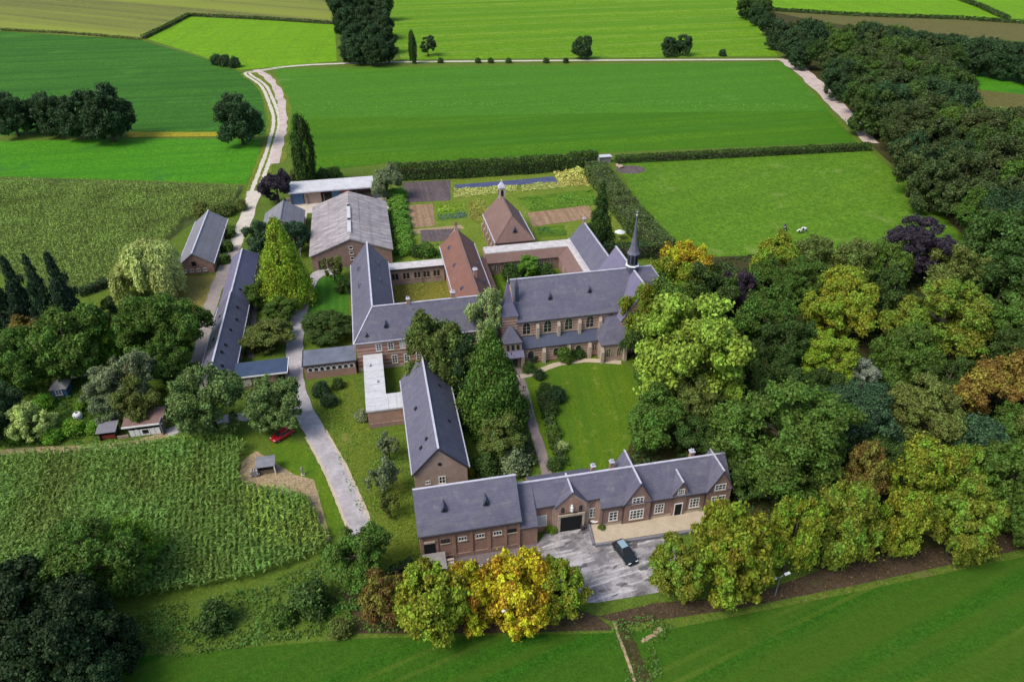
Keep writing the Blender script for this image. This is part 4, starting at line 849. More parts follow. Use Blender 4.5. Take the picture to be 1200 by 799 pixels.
def crown(name, shape, seed, nc, nl, size, crad=(.13, .22)):
    global RNG; RNG = np.random.default_rng(seed)
    if shape in ('round', 'oval', 'sparse', 'dense'):
        nlob = {'round': 20, 'oval': 16, 'sparse': 13, 'dense': 26}[shape] if nc < 280 else 38
        gi = np.arange(nlob)+.5; ph = np.arccos(1-1.72*gi/nlob); th = np.pi*(1+5**.5)*gi
        ld = unit(np.stack([np.cos(th)*np.sin(ph), np.sin(th)*np.sin(ph), np.cos(ph)], 1) + .28*RNG.normal(size=(nlob, 3)))
        lr = RNG.uniform(*((.16, .34) if shape != 'dense' else (.2, .31)), nlob)*(1.0 if nlob < 30 else 1.12); lc = ld*lr[:, None]*np.array([1, 1, 1.1]); lsz = RNG.uniform(*((.10, .19) if shape != 'dense' else (.12, .2)), nlob)*(1.0 if nlob < 30 else .72)
        li = RNG.choice(nlob, nc, p=lsz**2/np.sum(lsz**2)); od = unit(RNG.normal(size=(nc, 3)) + .9*ld[li] + np.array([0, 0, .35]))
        cen = lc[li] + od*lsz[li][:, None]*RNG.uniform(.55, 1.05, (nc, 1)); cen[:, 2] += .46
        rad = crad[0] + (crad[1]-crad[0])*RNG.uniform(0, 1, nc)**1.5; out = od
        lobv = RNG.uniform(0, 1, nlob)[li]
    elif shape == 'column':
        t = RNG.uniform(0, 1, nc)**.8; prof = .36*np.sin(np.pi*np.clip(t*.9+.1, 0, 1))**.6
        a = RNG.uniform(0, 2*np.pi, nc); out = np.stack([np.cos(a), np.sin(a), np.full(nc, .3)], 1)
        cen = np.stack([np.cos(a)*prof, np.sin(a)*prof, t*.93+.02], 1); rad = RNG.uniform(.08, .14, nc)*np.where(t > .85, .7, 1)
    elif shape in ('cone', 'spruce'):
        t = RNG.uniform(0, 1, nc)**1.15; pw = .8 if shape == 'cone' else 1.0
        prof = .42*(1-t)**pw*RNG.uniform(.72 if shape == 'cone' else .45, 1.12, nc) + .01
        a = RNG.uniform(0, 2*np.pi, nc); out = np.stack([np.cos(a), np.sin(a), np.full(nc, .35 if shape == 'cone' else -.2)], 1)
        
        if shape == 'spruce': fr = (t*10) % 1; prof = prof*(1.15-.75*fr); t = t - prof*.12
        cen = np.stack([np.cos(a)*prof, np.sin(a)*prof, t*.95+.02], 1); rad = (RNG.uniform(.06, .13, nc) if shape == 'cone' else RNG.uniform(.05, .1, nc))*(1.15-t*.75)
    elif shape == 'willow':
        nlob = 15; gi = np.arange(nlob)+.5; ph = np.arccos(1-1.15*gi/nlob); th = np.pi*(1+5**.5)*gi
        ld = unit(np.stack([np.cos(th)*np.sin(ph), np.sin(th)*np.sin(ph), np.cos(ph)], 1) + .22*RNG.normal(size=(nlob, 3))); lc = ld*RNG.uniform(.2, .36, (nlob, 1)); lsz = RNG.uniform(.09, .17, nlob)
        li = RNG.choice(nlob, nc, p=lsz**2/np.sum(lsz**2)); od = unit(RNG.normal(size=(nc, 3)) + .6*ld[li] + np.array([0, 0, .7])); od[:, 2] = np.abs(od[:, 2])
        top = lc[li] + od*lsz[li][:, None]; top[:, 2] += .5
        idx = RNG.integers(0, nc, nl); dr = RNG.uniform(0, 1, nl)**1.2; ln = RNG.uniform(.2, .62, nc)[idx]
        P = top[idx] + RNG.normal(size=(nl, 3))*.018; P[:, 2] -= dr*ln; P[:, :2] *= (1+.12*dr)[:, None]; P[:, 2] = np.clip(P[:, 2], 0, None)
        Nn = unit(od[idx]*np.array([1, 1, .6]) + np.array([0, 0, .3]) + .5*RNG.normal(size=(nl, 3)))
        cvc = RNG.uniform(0, 1, nlob)[li]
        me = leaf_mesh(name, P, Nn, np.full(nl, size), cvc[idx], long=1.7, updir=(np.array([0, 0, -1.0])+od[idx]*.5))
        co = np.empty(len(me.vertices)*3); me.vertices.foreach_get('co', co); co = co.reshape(-1, 3); lo, hi = co.min(0), co.max(0)
        co = (co-np.array([(lo[0]+hi[0])/2, (lo[1]+hi[1])/2, lo[2]]))/(hi-lo); me.vertices.foreach_set('co', co.ravel()); me.update()
        return me
    elif shape == 'bush':
        d = unit(RNG.normal(size=(nc, 3))+np.array([0, 0, .5])); d[:, 2] = np.abs(d[:, 2])
        cen = d*.34*RNG.uniform(.6, 1.1, (nc, 1)); cen[:, 2] = cen[:, 2]*1.6+.08; rad = RNG.uniform(.12, .24, nc); out = d
    me = clumps_to_leaves(name, cen, rad, nl, size, out=out*.6, flat=.85 if shape not in ('column', 'cone') else 1.1)
    # fit to a unit crown: width 1, height 1
    co = np.empty(len(me.vertices)*3); me.vertices.foreach_get('co', co); co = co.reshape(-1, 3)
    lo, hi = np.percentile(co, .4, axis=0), np.percentile(co, 99.6, axis=0)
    co[:, 0] = (co[:, 0]-(lo[0]+hi[0])/2)/(hi[0]-lo[0]); co[:, 1] = (co[:, 1]-(lo[1]+hi[1])/2)/(hi[1]-lo[1]); co[:, 2] = (co[:, 2]-lo[2])/(hi[2]-lo[2])
    me.vertices.foreach_set('co', co.ravel()); me.update()
    return me
CROWNS = {
 'round': [crown('round_crown', 'round', s, 200, 31000, .0305, (.035, .08)) for s in (1, 2, 3, 4)],
 'chestnut': [crown('chestnut_crown', 'dense', s, 250, 29000, .0375, (.04, .08)) for s in (21, 22, 23)],
 'dense': [crown('dense_crown', 'dense', s, 240, 25000, .036, (.04, .085)) for s in (24, 25, 26)],
 'big': [crown('big_crown', 'round', s, 520, 56000, .022, (.025, .06)) for s in (31, 32)],
 'sparse': [crown('sparse_crown', 'sparse', s, 100, 11000, .042, (.03, .075)) for s in (41, 42)],
 'cone': [crown('cone_crown', 'cone', s, 300, 24000, .032) for s in (51, 52)],
 'spruce': [crown('spruce_crown', 'spruce', s, 260, 16000, .036) for s in (61, 62)],
 'column': [crown('column_crown', 'column', s, 100, 12000, .055) for s in (71,)],
 'willow': [crown('willow_crown', 'willow', s, 460, 46000, .029) for s in (81,)],
 'bush': [crown('bush_crown', 'bush', s, 45, 4000, .08) for s in (91, 92)],
}
def trunk_mesh(name, seed, limbs):
    rn = random.Random(seed); m = MB()
    m.tube([(0, 0, 0), (.02, .01, .3), (0, .02, .6), (.02, 0, .95)], [.055, .04, .032, .008], 8)
    for k in range(limbs):
        a = k*2.4 + rn.uniform(-.4, .4); z0 = rn.uniform(.3, .62); L = rn.uniform(.22, .36)
        m.tube([(0, 0, z0), (math.cos(a)*L*.5, math.sin(a)*L*.5, z0+L*.4), (math.cos(a)*L, math.sin(a)*L, z0+L*.75)], [.024, .015, .005], 5)
    o = m.build(name, 'bark', smooth=True); C.objects.unlink(o); me = o.data; bpy.data.objects.remove(o); return me
TRUNKS = [trunk_mesh('trunk_mesh', s, 6) for s in (1, 2)]; TRUNK_PLAIN = trunk_mesh('trunk_mesh', 5, 0)
# colours: leaf albedo, last value = 1 - hue variety
COL = {'green': (0.085, 0.15, 0.022, 0.85), 'dark': (0.055, 0.1, 0.02, 0.9), 'deep': (0.0399, 0.0788, 0.0273, 0.9), 'olive': (0.125, 0.16, 0.034, 0.85), 'light': (0.25, 0.37, 0.045, 0.88),
 'lime': (0.207, 0.305, 0.0244, 0.8), 'yellowgreen': (0.2, 0.245, 0.022, 0.6), 'yellow': (0.37, 0.31, 0.02, 0.45), 'gold': (0.40, 0.32, 0.02, 0.6), 'rust': (0.2, 0.15, 0.03, 0.7), 'purple': (.045, .035, .048, .9),
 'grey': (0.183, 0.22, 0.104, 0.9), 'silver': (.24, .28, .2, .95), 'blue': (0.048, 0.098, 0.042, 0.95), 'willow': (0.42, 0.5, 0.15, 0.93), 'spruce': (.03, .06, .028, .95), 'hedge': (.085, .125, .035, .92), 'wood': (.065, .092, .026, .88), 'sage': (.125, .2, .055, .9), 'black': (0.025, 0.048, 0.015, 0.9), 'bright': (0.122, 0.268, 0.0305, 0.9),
 'fresh': (0.146, 0.281, 0.0244, 0.85), 'chest': (0.155, 0.2, 0.022, 0.6), 'brown': (.17, .13, .03, .5), 'pale': (0.305, 0.378, 0.134, 0.9)}
TF = {'round': .16, 'chestnut': .1, 'dense': .1, 'big': .1, 'sparse': .2, 'cone': .03, 'spruce': .05, 'column': .04, 'willow': .03, 'bush': 0}
rt_ = random.Random(5)
def tree(kind, x, y, w, h, col, label, name=None, cat='tree', group=None, tf=None):
    nm = name or {'cone': 'conifer', 'spruce': 'spruce_tree', 'column': 'poplar_tree', 'willow': 'willow_tree', 'bush': 'shrub', 'chestnut': 'chestnut_tree'}.get(kind, 'broadleaf_tree')
    if cat == 'tree' and kind == 'bush': cat = 'shrub'
    r = thing(nm, label, cat, x, y, 0, group); a = rt_.uniform(0, 6.28)
    tf = TF[kind] if tf is None else tf
    c = bpy.data.objects.new('crown' if kind != 'bush' else 'foliage', rt_.choice(CROWNS[kind])); link(c, r, (x, y, h*tf))
    c.scale = (w*rt_.uniform(.95, 1.05), w*rt_.uniform(.95, 1.05), h*(1-tf)); c.rotation_euler.z = a
    k = COL[col]; v = rt_.uniform(.88, 1.12); c.color = (k[0]*v*rt_.uniform(.93, 1.07), k[1]*v, k[2]*v, k[3])
    if kind != 'bush' or h > 2.5:
        t = bpy.data.objects.new('trunk', TRUNK_PLAIN if kind in ('cone', 'spruce', 'column') else rt_.choice(TRUNKS)); link(t, r, (x, y, -.1))
        t.scale = (min(w, h)*.75, min(w, h)*.75, h*.86); t.rotation_euler.z = a
    return r
# ---- trees read one by one: (kind, x, y, width, height, colour, label[, group])
TREES = [
 ('dense', -129.0, 305.32, 14.02, 16.12, 'deep', 'leftmost dark tree of the row in the left fields', 'row of dark trees in the left fields'),
 ('dense', -123.27, 309.11, 10.89, 12.52, 'deep', 'narrow dark tree second in the row in the left fields', 'row of dark trees in the left fields'),
 ('dense', -113.56, 302.25, 13.36, 15.37, 'deep', 'dark tree in the middle of the row in the left fields', 'row of dark trees in the left fields'),
 ('dense', -102.49, 294.86, 14.45, 16.62, 'deep', 'dark tree fourth in the row in the left fields', 'row of dark trees in the left fields'),
 ('dense', -91.54, 290.1, 16.89, 19.42, 'deep', 'large dark tree at the right end of the row in the left fields', 'row of dark trees in the left fields'),
 ('dense', -44.25, 276.23, 15.4, 17.71, 'deep', 'lone round dark tree beside the curve of the farm track', None),
 ('bush', -71.69, 418.9, 6.52, 5.21, 'deep', 'dark rounded bush in the clump at the track bend', 'bushes at the track bend'),
 ('bush', -67.35, 414.93, 6.93, 5.55, 'deep', 'dark rounded bush in the clump at the track bend', 'bushes at the track bend'),
 ('bush', -62.26, 410.59, 6.43, 5.14, 'deep', 'dark rounded bush in the clump at the track bend', 'bushes at the track bend'),
 ('dense', -6.61, 536.8, 15.45, 17.77, 'deep', 'dark tree at the top edge of the far copse', 'trees of the far copse'),
 ('dense', 7.04, 542.47, 16.86, 19.39, 'deep', 'dark tree at the top edge of the far copse', 'trees of the far copse'),
 ('dense', 19.22, 537.58, 15.61, 17.95, 'deep', 'dark tree at the top edge of the far copse', 'trees of the far copse'),
 ('dense', -4.47, 476.55, 14.94, 17.18, 'deep', 'dark tree in the middle of the far copse', 'trees of the far copse'),
 ('dense', 7.11, 475.45, 16.03, 18.43, 'deep', 'dark tree in the middle of the far copse', 'trees of the far copse'),
 ('dense', 16.77, 469.97, 13.82, 15.9, 'deep', 'dark tree in the middle of the far copse', 'trees of the far copse'),
 ('dense', -0.93, 433.53, 12.77, 14.69, 'deep', 'dark tree in the lower middle of the far copse', 'trees of the far copse'),
 ('dense', 8.89, 423.43, 13.51, 15.54, 'deep', 'dark tree in the lower middle of the far copse', 'trees of the far copse'),
 ('dense', 16.33, 428.14, 11.75, 13.52, 'deep', 'dark tree in the lower middle of the far copse', 'trees of the far copse'),
 ('dense', 1.02, 402.37, 11.97, 13.76, 'deep', 'dark tree at the field road edge of the far copse', 'trees of the far copse'),
 ('dense', 9.42, 396.38, 11.85, 13.63, 'deep', 'dark tree at the field road edge of the far copse', 'trees of the far copse'),
 ('dense', 16.14, 403.42, 9.31, 10.71, 'deep', 'dark tree at the field road edge of the far copse', 'trees of the far copse'),
 ('dense', -9.3, 573.82, 16.41, 18.87, 'deep', 'dark tree at the top edge of the far copse', 'trees of the far copse'),
 ('dense', -4.29, 408.11, 9.32, 10.72, 'deep', 'dark tree at the field road edge of the far copse', 'trees of the far copse'),
 ('column', 28.31, 398.72, 4.15, 16.0, 'dark', 'slim dark tree on the far road beside the copse', None),
 ('sparse', 37.87, 416.11, 9.17, 10.09, 'deep', 'loose dark tree second from the copse on the far road', None),
 ('dense', 116.5, 389.52, 9.9, 11.39, 'deep', 'round dark tree standing alone on the far road', None),
 ('dense', 163.95, 385.39, 8.6, 9.89, 'deep', 'left tree of the pair on the far road', None),
 ('dense', 172.08, 386.43, 9.12, 10.49, 'deep', 'right taller tree of the pair on the far road', None),
 ('bush', 192.37, 380.21, 4.33, 3.46, 'deep', 'tiny round bush on the far road towards the wood', None),
 ('bush', 61.38, 392.71, 3.27, 2.61, 'dark', 'tiny roadside bush along the far field road', 'bushes along the far road'),
 ('bush', 67.89, 391.21, 3.27, 2.61, 'dark', 'tiny roadside bush along the far field road', 'bushes along the far road'),
 ('bush', 76.99, 389.12, 3.26, 2.61, 'dark', 'tiny roadside bush along the far field road', 'bushes along the far road'),
 ('bush', 96.03, 384.75, 3.26, 2.61, 'dark', 'tiny roadside bush along the far field road', 'bushes along the far road'),
 ('bush', 105.96, 382.47, 3.26, 2.61, 'dark', 'tiny roadside bush along the far field road', 'bushes along the far road'),
 ('bush', 42.27, 397.1, 3.27, 2.62, 'dark', 'tiny roadside bush along the far field road', 'bushes along the far road'),
 ('column', -19.49, 226.54, 6.58, 22.36, 'dark', 'tall dark poplar beside the white-roofed shed', None),
 ('bush', -15.01, 229.85, 5.69, 4.55, 'dark', 'dark shrub between the poplar and white roof', None),
 ('bush', -11.59, 232.11, 5.18, 4.14, 'green', 'green shrub right of the poplar', None),
 ('bush', -24.29, 234.57, 4.03, 3.22, 'olive', 'low shrub left of the poplar', None),
 ('round', -27.77, 214.46, 8.71, 10.01, 'purple', 'dark purple-leaved tree on the farm track', None),
 ('round', 4.17, 210.49, 9.05, 10.41, 'grey', 'grey-green tree at the corner of the great barn', None),
 ('bush', 7.16, 212.52, 6.26, 2.6, 'bright', 'bright green rounded shrub in the row beside the great barn', 'clipped shrubs beside the great barn'),
 ('bush', 6.73, 206.27, 6.11, 2.6, 'bright', 'bright green rounded shrub in the row beside the great barn', 'clipped shrubs beside the great barn'),
 ('bush', 6.81, 200.21, 5.97, 2.6, 'bright', 'bright green rounded shrub in the row beside the great barn', 'clipped shrubs beside the great barn'),
 ('bush', 6.65, 194.47, 5.83, 2.6, 'bright', 'bright green rounded shrub in the row beside the great barn', 'clipped shrubs beside the great barn'),
 ('bush', 6.73, 188.94, 5.7, 2.6, 'bright', 'bright green rounded shrub in the row beside the great barn', 'clipped shrubs beside the great barn'),
 ('bush', 6.8, 183.65, 5.58, 2.6, 'bright', 'bright green rounded shrub in the row beside the great barn', 'clipped shrubs beside the great barn'),
 ('bush', 6.61, 178.09, 5.45, 2.6, 'bright', 'bright green rounded shrub in the row beside the great barn', 'clipped shrubs beside the great barn'),
 ('bush', 6.43, 172.78, 5.32, 2.6, 'bright', 'bright green rounded shrub in the row beside the great barn', 'clipped shrubs beside the great barn'),
 ('willow', -52.57, 163.18, 17.25, 14.66, 'willow', 'big pale weeping willow at the maize edge', None),
 ('bush', -48.82, 210.36, 5.16, 4.13, 'olive', 'scrubby shrub on the maize edge by the brown-grey barn', 'shrubs on the maize edge'),
 ('bush', -45.29, 208.19, 4.62, 3.69, 'olive', 'scrubby shrub on the maize edge by the brown-grey barn', 'shrubs on the maize edge'),
 ('bush', -42.33, 208.82, 4.64, 3.71, 'olive', 'scrubby shrub on the maize edge by the brown-grey barn', 'shrubs on the maize edge'),
 ('bush', -38.43, 211.72, 4.19, 3.35, 'olive', 'scrubby shrub on the maize edge by the brown-grey barn', 'shrubs on the maize edge'),
 ('bush', -39.38, 192.9, 3.39, 2.72, 'green', 'small green shrub along the wall of the brown-grey barn', 'shrubs by the brown-grey barn'),
 ('bush', -38.78, 184.06, 3.27, 2.62, 'green', 'small green shrub along the wall of the brown-grey barn', 'shrubs by the brown-grey barn'),
 ('bush', -38.53, 176.59, 2.94, 2.35, 'green', 'small green shrub along the wall of the brown-grey barn', 'shrubs by the brown-grey barn'),
 ('spruce', -77.06, 146.67, 8.35, 20.04, 'spruce', 'dark spruce at the very left edge of the photo', 'spruces on the left'),
 ('spruce', -72.82, 145.85, 8.0, 19.2, 'spruce', 'dark spruce second of the four on the left', 'spruces on the left'),
 ('spruce', -68.21, 144.8, 8.34, 20.03, 'spruce', 'dark spruce third of the four on the left', 'spruces on the left'),
 ('spruce', -63.25, 142.38, 8.63, 20.7, 'spruce', 'sharp-tipped dark spruce nearest the willow', 'spruces on the left'),
 ('round', -70.77, 141.95, 7.27, 8.36, 'brown', 'brownish shrubby tree before the spruces', None),
 ('spruce', -63.08, 144.31, 5.53, 13.27, 'spruce', 'small dark spruce before the sharp-tipped one', None),
 ('round', -60.22, 130.41, 12.89, 14.83, 'green', 'green round tree below the spruces', None),
 ('round', -56.41, 144.19, 7.47, 8.6, 'dark', 'dark small tree left of the lane trees', None),
 ('round', -54.08, 132.89, 8.76, 10.08, 'fresh', 'fresh green round tree between two darker ones', None),
 ('big', -43.0, 130.92, 15.99, 15.19, 'green', 'large spreading green tree below the willow', None),
 ('round', -46.57, 118.33, 10.01, 11.51, 'grey', 'grey-green tree at the middle of the left grove', None),
 ('round', -41.45, 123.03, 8.4, 9.66, 'green', 'green tree behind the grey-green grove tree', None),
 ('round', -52.43, 119.63, 6.52, 7.5, 'grey', 'greyish tree at the left of the grove', None),
 ('round', -44.5, 113.34, 7.57, 8.71, 'olive', 'olive yellow-tinged tree behind the shelter', None),
 ('round', -49.99, 113.44, 5.36, 6.17, 'grey', 'dull grey-green shrub tree left of the shelter', None),
 ('big', -68.56, 127.51, 12.31, 11.7, 'green', 'broad green tree at the left edge above the garden hut', None),
 ('round', -67.9, 112.93, 9.7, 11.16, 'deep', 'dark tree at the left edge below the garden hut', None),
 ('sparse', -61.44, 111.35, 6.72, 7.39, 'willow', 'pale leafy apple tree near the left edge', None),
 ('round', -31.87, 108.02, 11.34, 13.04, 'sage', 'spreading green tree in front of the long barn end', None),
 ('round', -20.39, 105.3, 8.93, 10.27, 'sage', 'grey-green round tree beside the red car', None),
 ('cone', -21.91, 152.71, 11.94, 20.0, 'lime', 'big yellow-green conifer beside the drive', None),
 ('round', -29.22, 177.89, 9.04, 10.4, 'blue', 'blue-green tree left of the yellow-green conifer', None),
 ('round', -20.81, 178.51, 7.79, 8.95, 'blue', 'blue-green tree right of the yellow-green conifer', None),
 ('round', -27.98, 150.09, 5.98, 6.88, 'green', 'small green tree at the foot of the yellow-green conifer', None),
 ('big', -12.53, 135.01, 10.51, 5.5, 'dark', 'low spreading dark tree between the drive and convent', None),
 ('round', -23.66, 133.99, 9.59, 5.5, 'olive', 'olive orchard tree between the long barn and drive', None),
 ('round', -27.34, 132.37, 6.2, 4.5, 'olive', 'small olive orchard tree against the long barn', None),
 ('round', -22.29, 144.22, 6.64, 5.0, 'green', 'green tree between conifer and orchard', None),
 ('sparse', -11.33, 161.31, 5.57, 6.13, 'olive', 'small loose tree before the great barn gable', None),
 ('bush', -9.25, 154.88, 3.77, 3.02, 'dark', 'dark bush against the convent west wall', None),
 ('round', 8.3, 109.76, 11.0, 17.0, 'olive', 'tall olive-dark tree hiding the convent front', None),
 ('round', 13.01, 108.61, 7.17, 13.0, 'deep', 'dark tree between the olive tree and conifer', None),
 ('round', 19.25, 120.73, 8.07, 16.0, 'pale', 'pale green tree rising in front of the convent roof', None),
 ('cone', 16.03, 99.6, 13.16, 19.0, 'green', 'dense deep green conical conifer beside the garden path', None),
 ('spruce', 12.11, 100.14, 6.23, 10.0, 'deep', 'dark conifer at the foot of the green cone', None),
 ('round', 16.25, 90.22, 7.64, 8.0, 'olive', 'olive round tree at the slate barn end of the garden path', None),
 ('bush', 17.73, 87.03, 4.95, 3.96, 'grey', 'grey shrub below the olive round tree', None),
 ('bush', 13.11, 87.23, 4.35, 3.48, 'dark', 'dark shrub behind the slate barn gable', None),
 ('bush', 25.25, 125.16, 2.98, 4.5, 'pale', 'climbing plant on the church porch', None),
 ('bush', 25.37, 118.12, 3.23, 3.0, 'pale', 'pale shrub beside the church porch', None),
 ('bush', 10.75, 87.63, 1.31, 1.05, 'yellow', 'yellow shrub at the slate barn corner', None),
 ('sparse', -3.55, 85.79, 4.44, 7.0, 'grey', 'tall thin grey-green young tree on the garden strip', None),
 ('sparse', -2.8, 80.55, 3.49, 5.0, 'olive', 'thin olive young tree near the barn wing', None),
 ('sparse', -2.15, 93.86, 3.85, 5.0, 'grey', 'thin grey young tree beside the flat annex', None),
 ('bush', -13.79, 114.85, 3.36, 2.69, 'deep', 'dark round bush under the round-window shed', None),
 ('bush', -12.21, 111.22, 2.97, 2.37, 'deep', 'second dark round bush by the drive', None),
 ('bush', -10.54, 116.38, 2.39, 1.91, 'dark', 'small dark bush under the round-window shed', None),
 ('bush', -6.36, 105.58, 2.57, 2.05, 'grey', 'small grey bush on the dry lawn', None),
 ('bush', 27.66, 111.45, 2.43, 1.94, 'deep', 'dark rounded shrub where garden path and lawn path meet', 'shrubs round the church lawn'),
 ('bush', 29.06, 103.76, 3.64, 2.91, 'deep', 'large dark shrub on the upper left of the church lawn', 'shrubs round the church lawn'),
 ('bush', 27.63, 106.48, 2.69, 2.15, 'dark', 'dark shrub against the garden path above the large one', 'shrubs round the church lawn'),
 ('bush', 27.24, 100.35, 2.91, 2.33, 'dark', 'dark shrub below the large one by the garden path', 'shrubs round the church lawn'),
 ('bush', 25.97, 94.07, 2.79, 2.23, 'green', 'green shrub midway down the garden path', 'shrubs round the church lawn'),
 ('bush', 26.67, 90.36, 2.12, 1.7, 'pale', 'pale flowering shrub at the lower church lawn', 'shrubs round the church lawn'),
 ('bush', 24.28, 86.28, 2.64, 2.12, 'dark', 'dark shrub at the foot of the garden path', 'shrubs round the church lawn'),
 ('bush', 21.69, 110.23, 2.73, 2.19, 'deep', 'dark shrub left of the path by the church porch', 'shrubs round the church lawn'),
 ('bush', 27.85, 118.22, 3.24, 2.59, 'deep', 'dark shrub against the aisle wall next to the porch', 'shrubs round the church lawn'),
 ('bush', 26.22, 114.1, 2.46, 1.97, 'dark', 'small shrub at the start of the lawn path', 'shrubs round the church lawn'),
 ('bush', 34.27, 116.43, 3.95, 3.16, 'green', 'green shrub under the middle aisle window', 'shrubs round the church lawn'),
 ('bush', 37.13, 117.11, 2.89, 2.32, 'dark', 'dark shrub under the right aisle window', 'shrubs round the church lawn'),
 ('round', 34.53, 153.06, 6.04, 5.0, 'bright', 'bright green tree in the cloister court', None),
 ('bush', 30.76, 153.11, 4.75, 3.8, 'dark', 'dark bush in the cloister court', None),
 ('bush', 38.98, 152.15, 4.33, 3.47, 'dark', 'dark bush along the cloister windows', None),
 ('bush', 11.91, 169.94, 4.58, 3.67, 'green', 'garden bush left of the red tiled wing', None),
 ('bush', 9.72, 170.17, 3.67, 2.93, 'dark', 'darker garden bush by the red tiled wing', None),
 ('spruce', 55.99, 163.42, 7.69, 18.47, 'dark', 'dark spruce in the kitchen garden corner', None),
 ('bush', 56.39, 174.53, 3.41, 2.72, 'dark', 'dark bush under the kitchen garden spruce', None),
 ('round', 65.96, 132.07, 13.0, 14.95, 'yellow', 'golden-topped tree nearest the spire', 'trees of the park'),
 ('round', 59.31, 129.12, 11.97, 13.77, 'yellowgreen', 'yellow-green tree touching the choir', 'trees of the park'),
 ('round', 65.52, 123.9, 13.2, 15.18, 'dark', 'dark tree under the golden-topped tree', 'trees of the park'),
 ('round', 54.45, 115.52, 14.87, 17.1, 'green', 'dark tree at the church transept', 'trees of the park'),
 ('round', 49.19, 110.03, 9.67, 11.12, 'dark', 'dark tree hiding the chapel corner', 'trees of the park'),
 ('round', 75.3, 127.09, 9.0, 10.35, 'purple', 'dark purple beech in the park', 'trees of the park'),
 ('round', 89.14, 137.09, 10.81, 12.43, 'yellowgreen', 'yellow-tinged tree at the pasture edge', 'trees of the park'),
 ('round', 83.54, 130.84, 8.85, 10.18, 'green', 'green tree below the yellow-tinged one', 'trees of the park'),
 ('round', 50.89, 97.03, 18.39, 21.14, 'light', 'big light green tree over the church lawn', 'trees of the park'),
 ('round', 55.97, 94.09, 8.54, 9.83, 'light', 'lower right limb tree of the big light green tree', 'trees of the park'),
 ('round', 46.84, 100.91, 8.17, 9.4, 'green', 'green tree on the right edge of the church lawn', 'trees of the park'),
 ('round', 41.18, 87.59, 9.77, 11.24, 'green', 'mid-green tree behind the gatehouse right part', 'trees of the park'),
 ('round', 48.91, 91.19, 9.21, 10.59, 'olive', 'olive tree below the big light green tree', 'trees of the park'),
 ('round', 74.95, 114.34, 11.26, 12.95, 'green', 'green tree in the middle of the park behind the dark hollow', 'trees of the park'),
 ('round', 74.48, 103.35, 10.91, 12.54, 'dark', 'dark tree in the park middle', 'trees of the park'),
 ('round', 99.23, 135.8, 10.85, 12.47, 'olive', 'olive tree on the pasture edge', 'trees of the park'),
 ('round', 91.34, 125.79, 9.86, 11.34, 'green', 'green tree left of the yellow-crowned tree', 'trees of the park'),
 ('big', 91.37, 112.43, 15.34, 14.57, 'yellowgreen', 'yellow-crowned tree in the park centre', 'trees of the park'),
 ('round', 80.24, 97.8, 9.33, 10.73, 'lime', 'lime tree beside the silver tree', 'trees of the park'),
 ('round', 84.99, 95.24, 5.99, 6.89, 'silver', 'small silvery grey tree in the park', 'trees of the park'),
 ('round', 107.32, 131.42, 11.11, 12.77, 'olive', 'olive tree at the pasture corner', 'trees of the park'),
 ('round', 113.5, 129.05, 10.24, 11.78, 'green', 'green tree left of the purple beech', 'trees of the park'),
 ('big', 123.23, 132.55, 16.33, 15.51, 'purple', 'broad dark purple beech at the pasture corner', 'trees of the park'),
 ('round', 103.24, 113.37, 11.55, 13.28, 'dark', 'dark tree below the broad purple beech', 'trees of the park'),
 ('big', 105.2, 101.25, 18.0, 17.1, 'chest', 'large olive-yellow tree in the right park', 'trees of the park'),
 ('round', 124.42, 121.25, 12.68, 14.58, 'olive', 'olive tree right of the broad purple beech', 'trees of the park'),
 ('round', 131.39, 114.59, 13.47, 15.48, 'dark', 'dark tree at the right edge', 'trees of the park'),
 ('round', 115.62, 99.54, 12.2, 14.03, 'green', 'green tree at the right edge of the park', 'trees of the park'),
 ('round', 93.22, 95.19, 10.63, 12.22, 'green', 'green tree left of the orange one', 'trees of the park'),
 ('big', 57.28, 74.7, 19.8, 18.81, 'green', 'very large rounded green tree in the lower park', 'trees of the park'),
 ('big', 73.53, 79.33, 13.99, 13.29, 'blue', 'blue-green rounded tree beside the very large one', 'trees of the park'),
 ('big', 83.9, 77.86, 14.61, 13.88, 'olive', 'rounded olive tree in the right park', 'trees of the park'),
 ('round', 101.76, 83.0, 11.47, 13.19, 'rust', 'orange-brown autumn tree at the right edge', 'trees of the park'),
 ('round', 89.28, 70.87, 9.85, 11.33, 'blue', 'dark blue-green tree below the orange-brown one', 'trees of the park'),
 ('round', 98.57, 88.91, 8.72, 10.03, 'dark', 'dark tree between olive and orange-brown trees', 'trees of the park'),
 ('round', 114.6, 91.3, 10.0, 11.5, 'dark', 'dark tree above the orange-brown one', 'trees of the park'),
 ('round', 64.51, 102.06, 8.41, 9.67, 'dark', 'dark tree in the shadowed hollow', 'trees of the park'),
 ('round', 65.83, 93.26, 8.61, 9.9, 'dark', 'dark tree above the very large rounded one', 'trees of the park'),
 ('round', 74.48, 92.05, 7.38, 8.49, 'dark', 'dark tree between the lime and rounded trees', 'trees of the park'),
 ('round', 51.17, 80.95, 7.22, 8.31, 'dark', 'dark tree behind the gatehouse end', 'trees of the park'),
 ('round', 47.63, 84.45, 6.49, 7.47, 'dark', 'dark small tree behind the gatehouse roof', 'trees of the park'),
 ('round', 72.77, 71.45, 8.32, 9.57, 'dark', 'dark tree above the front row', 'trees of the park'),
 ('round', 99.33, 73.93, 8.78, 10.1, 'green', 'green tree at the right edge above the front row', 'trees of the park'),
 ('round', 52.19, 72.78, 7.09, 8.15, 'dark', 'dark tree right of the gatehouse gable', 'trees of the park'),
 ('round', 57.66, 68.77, 7.2, 8.28, 'dark', 'dark tree behind the front row', 'trees of the park'),
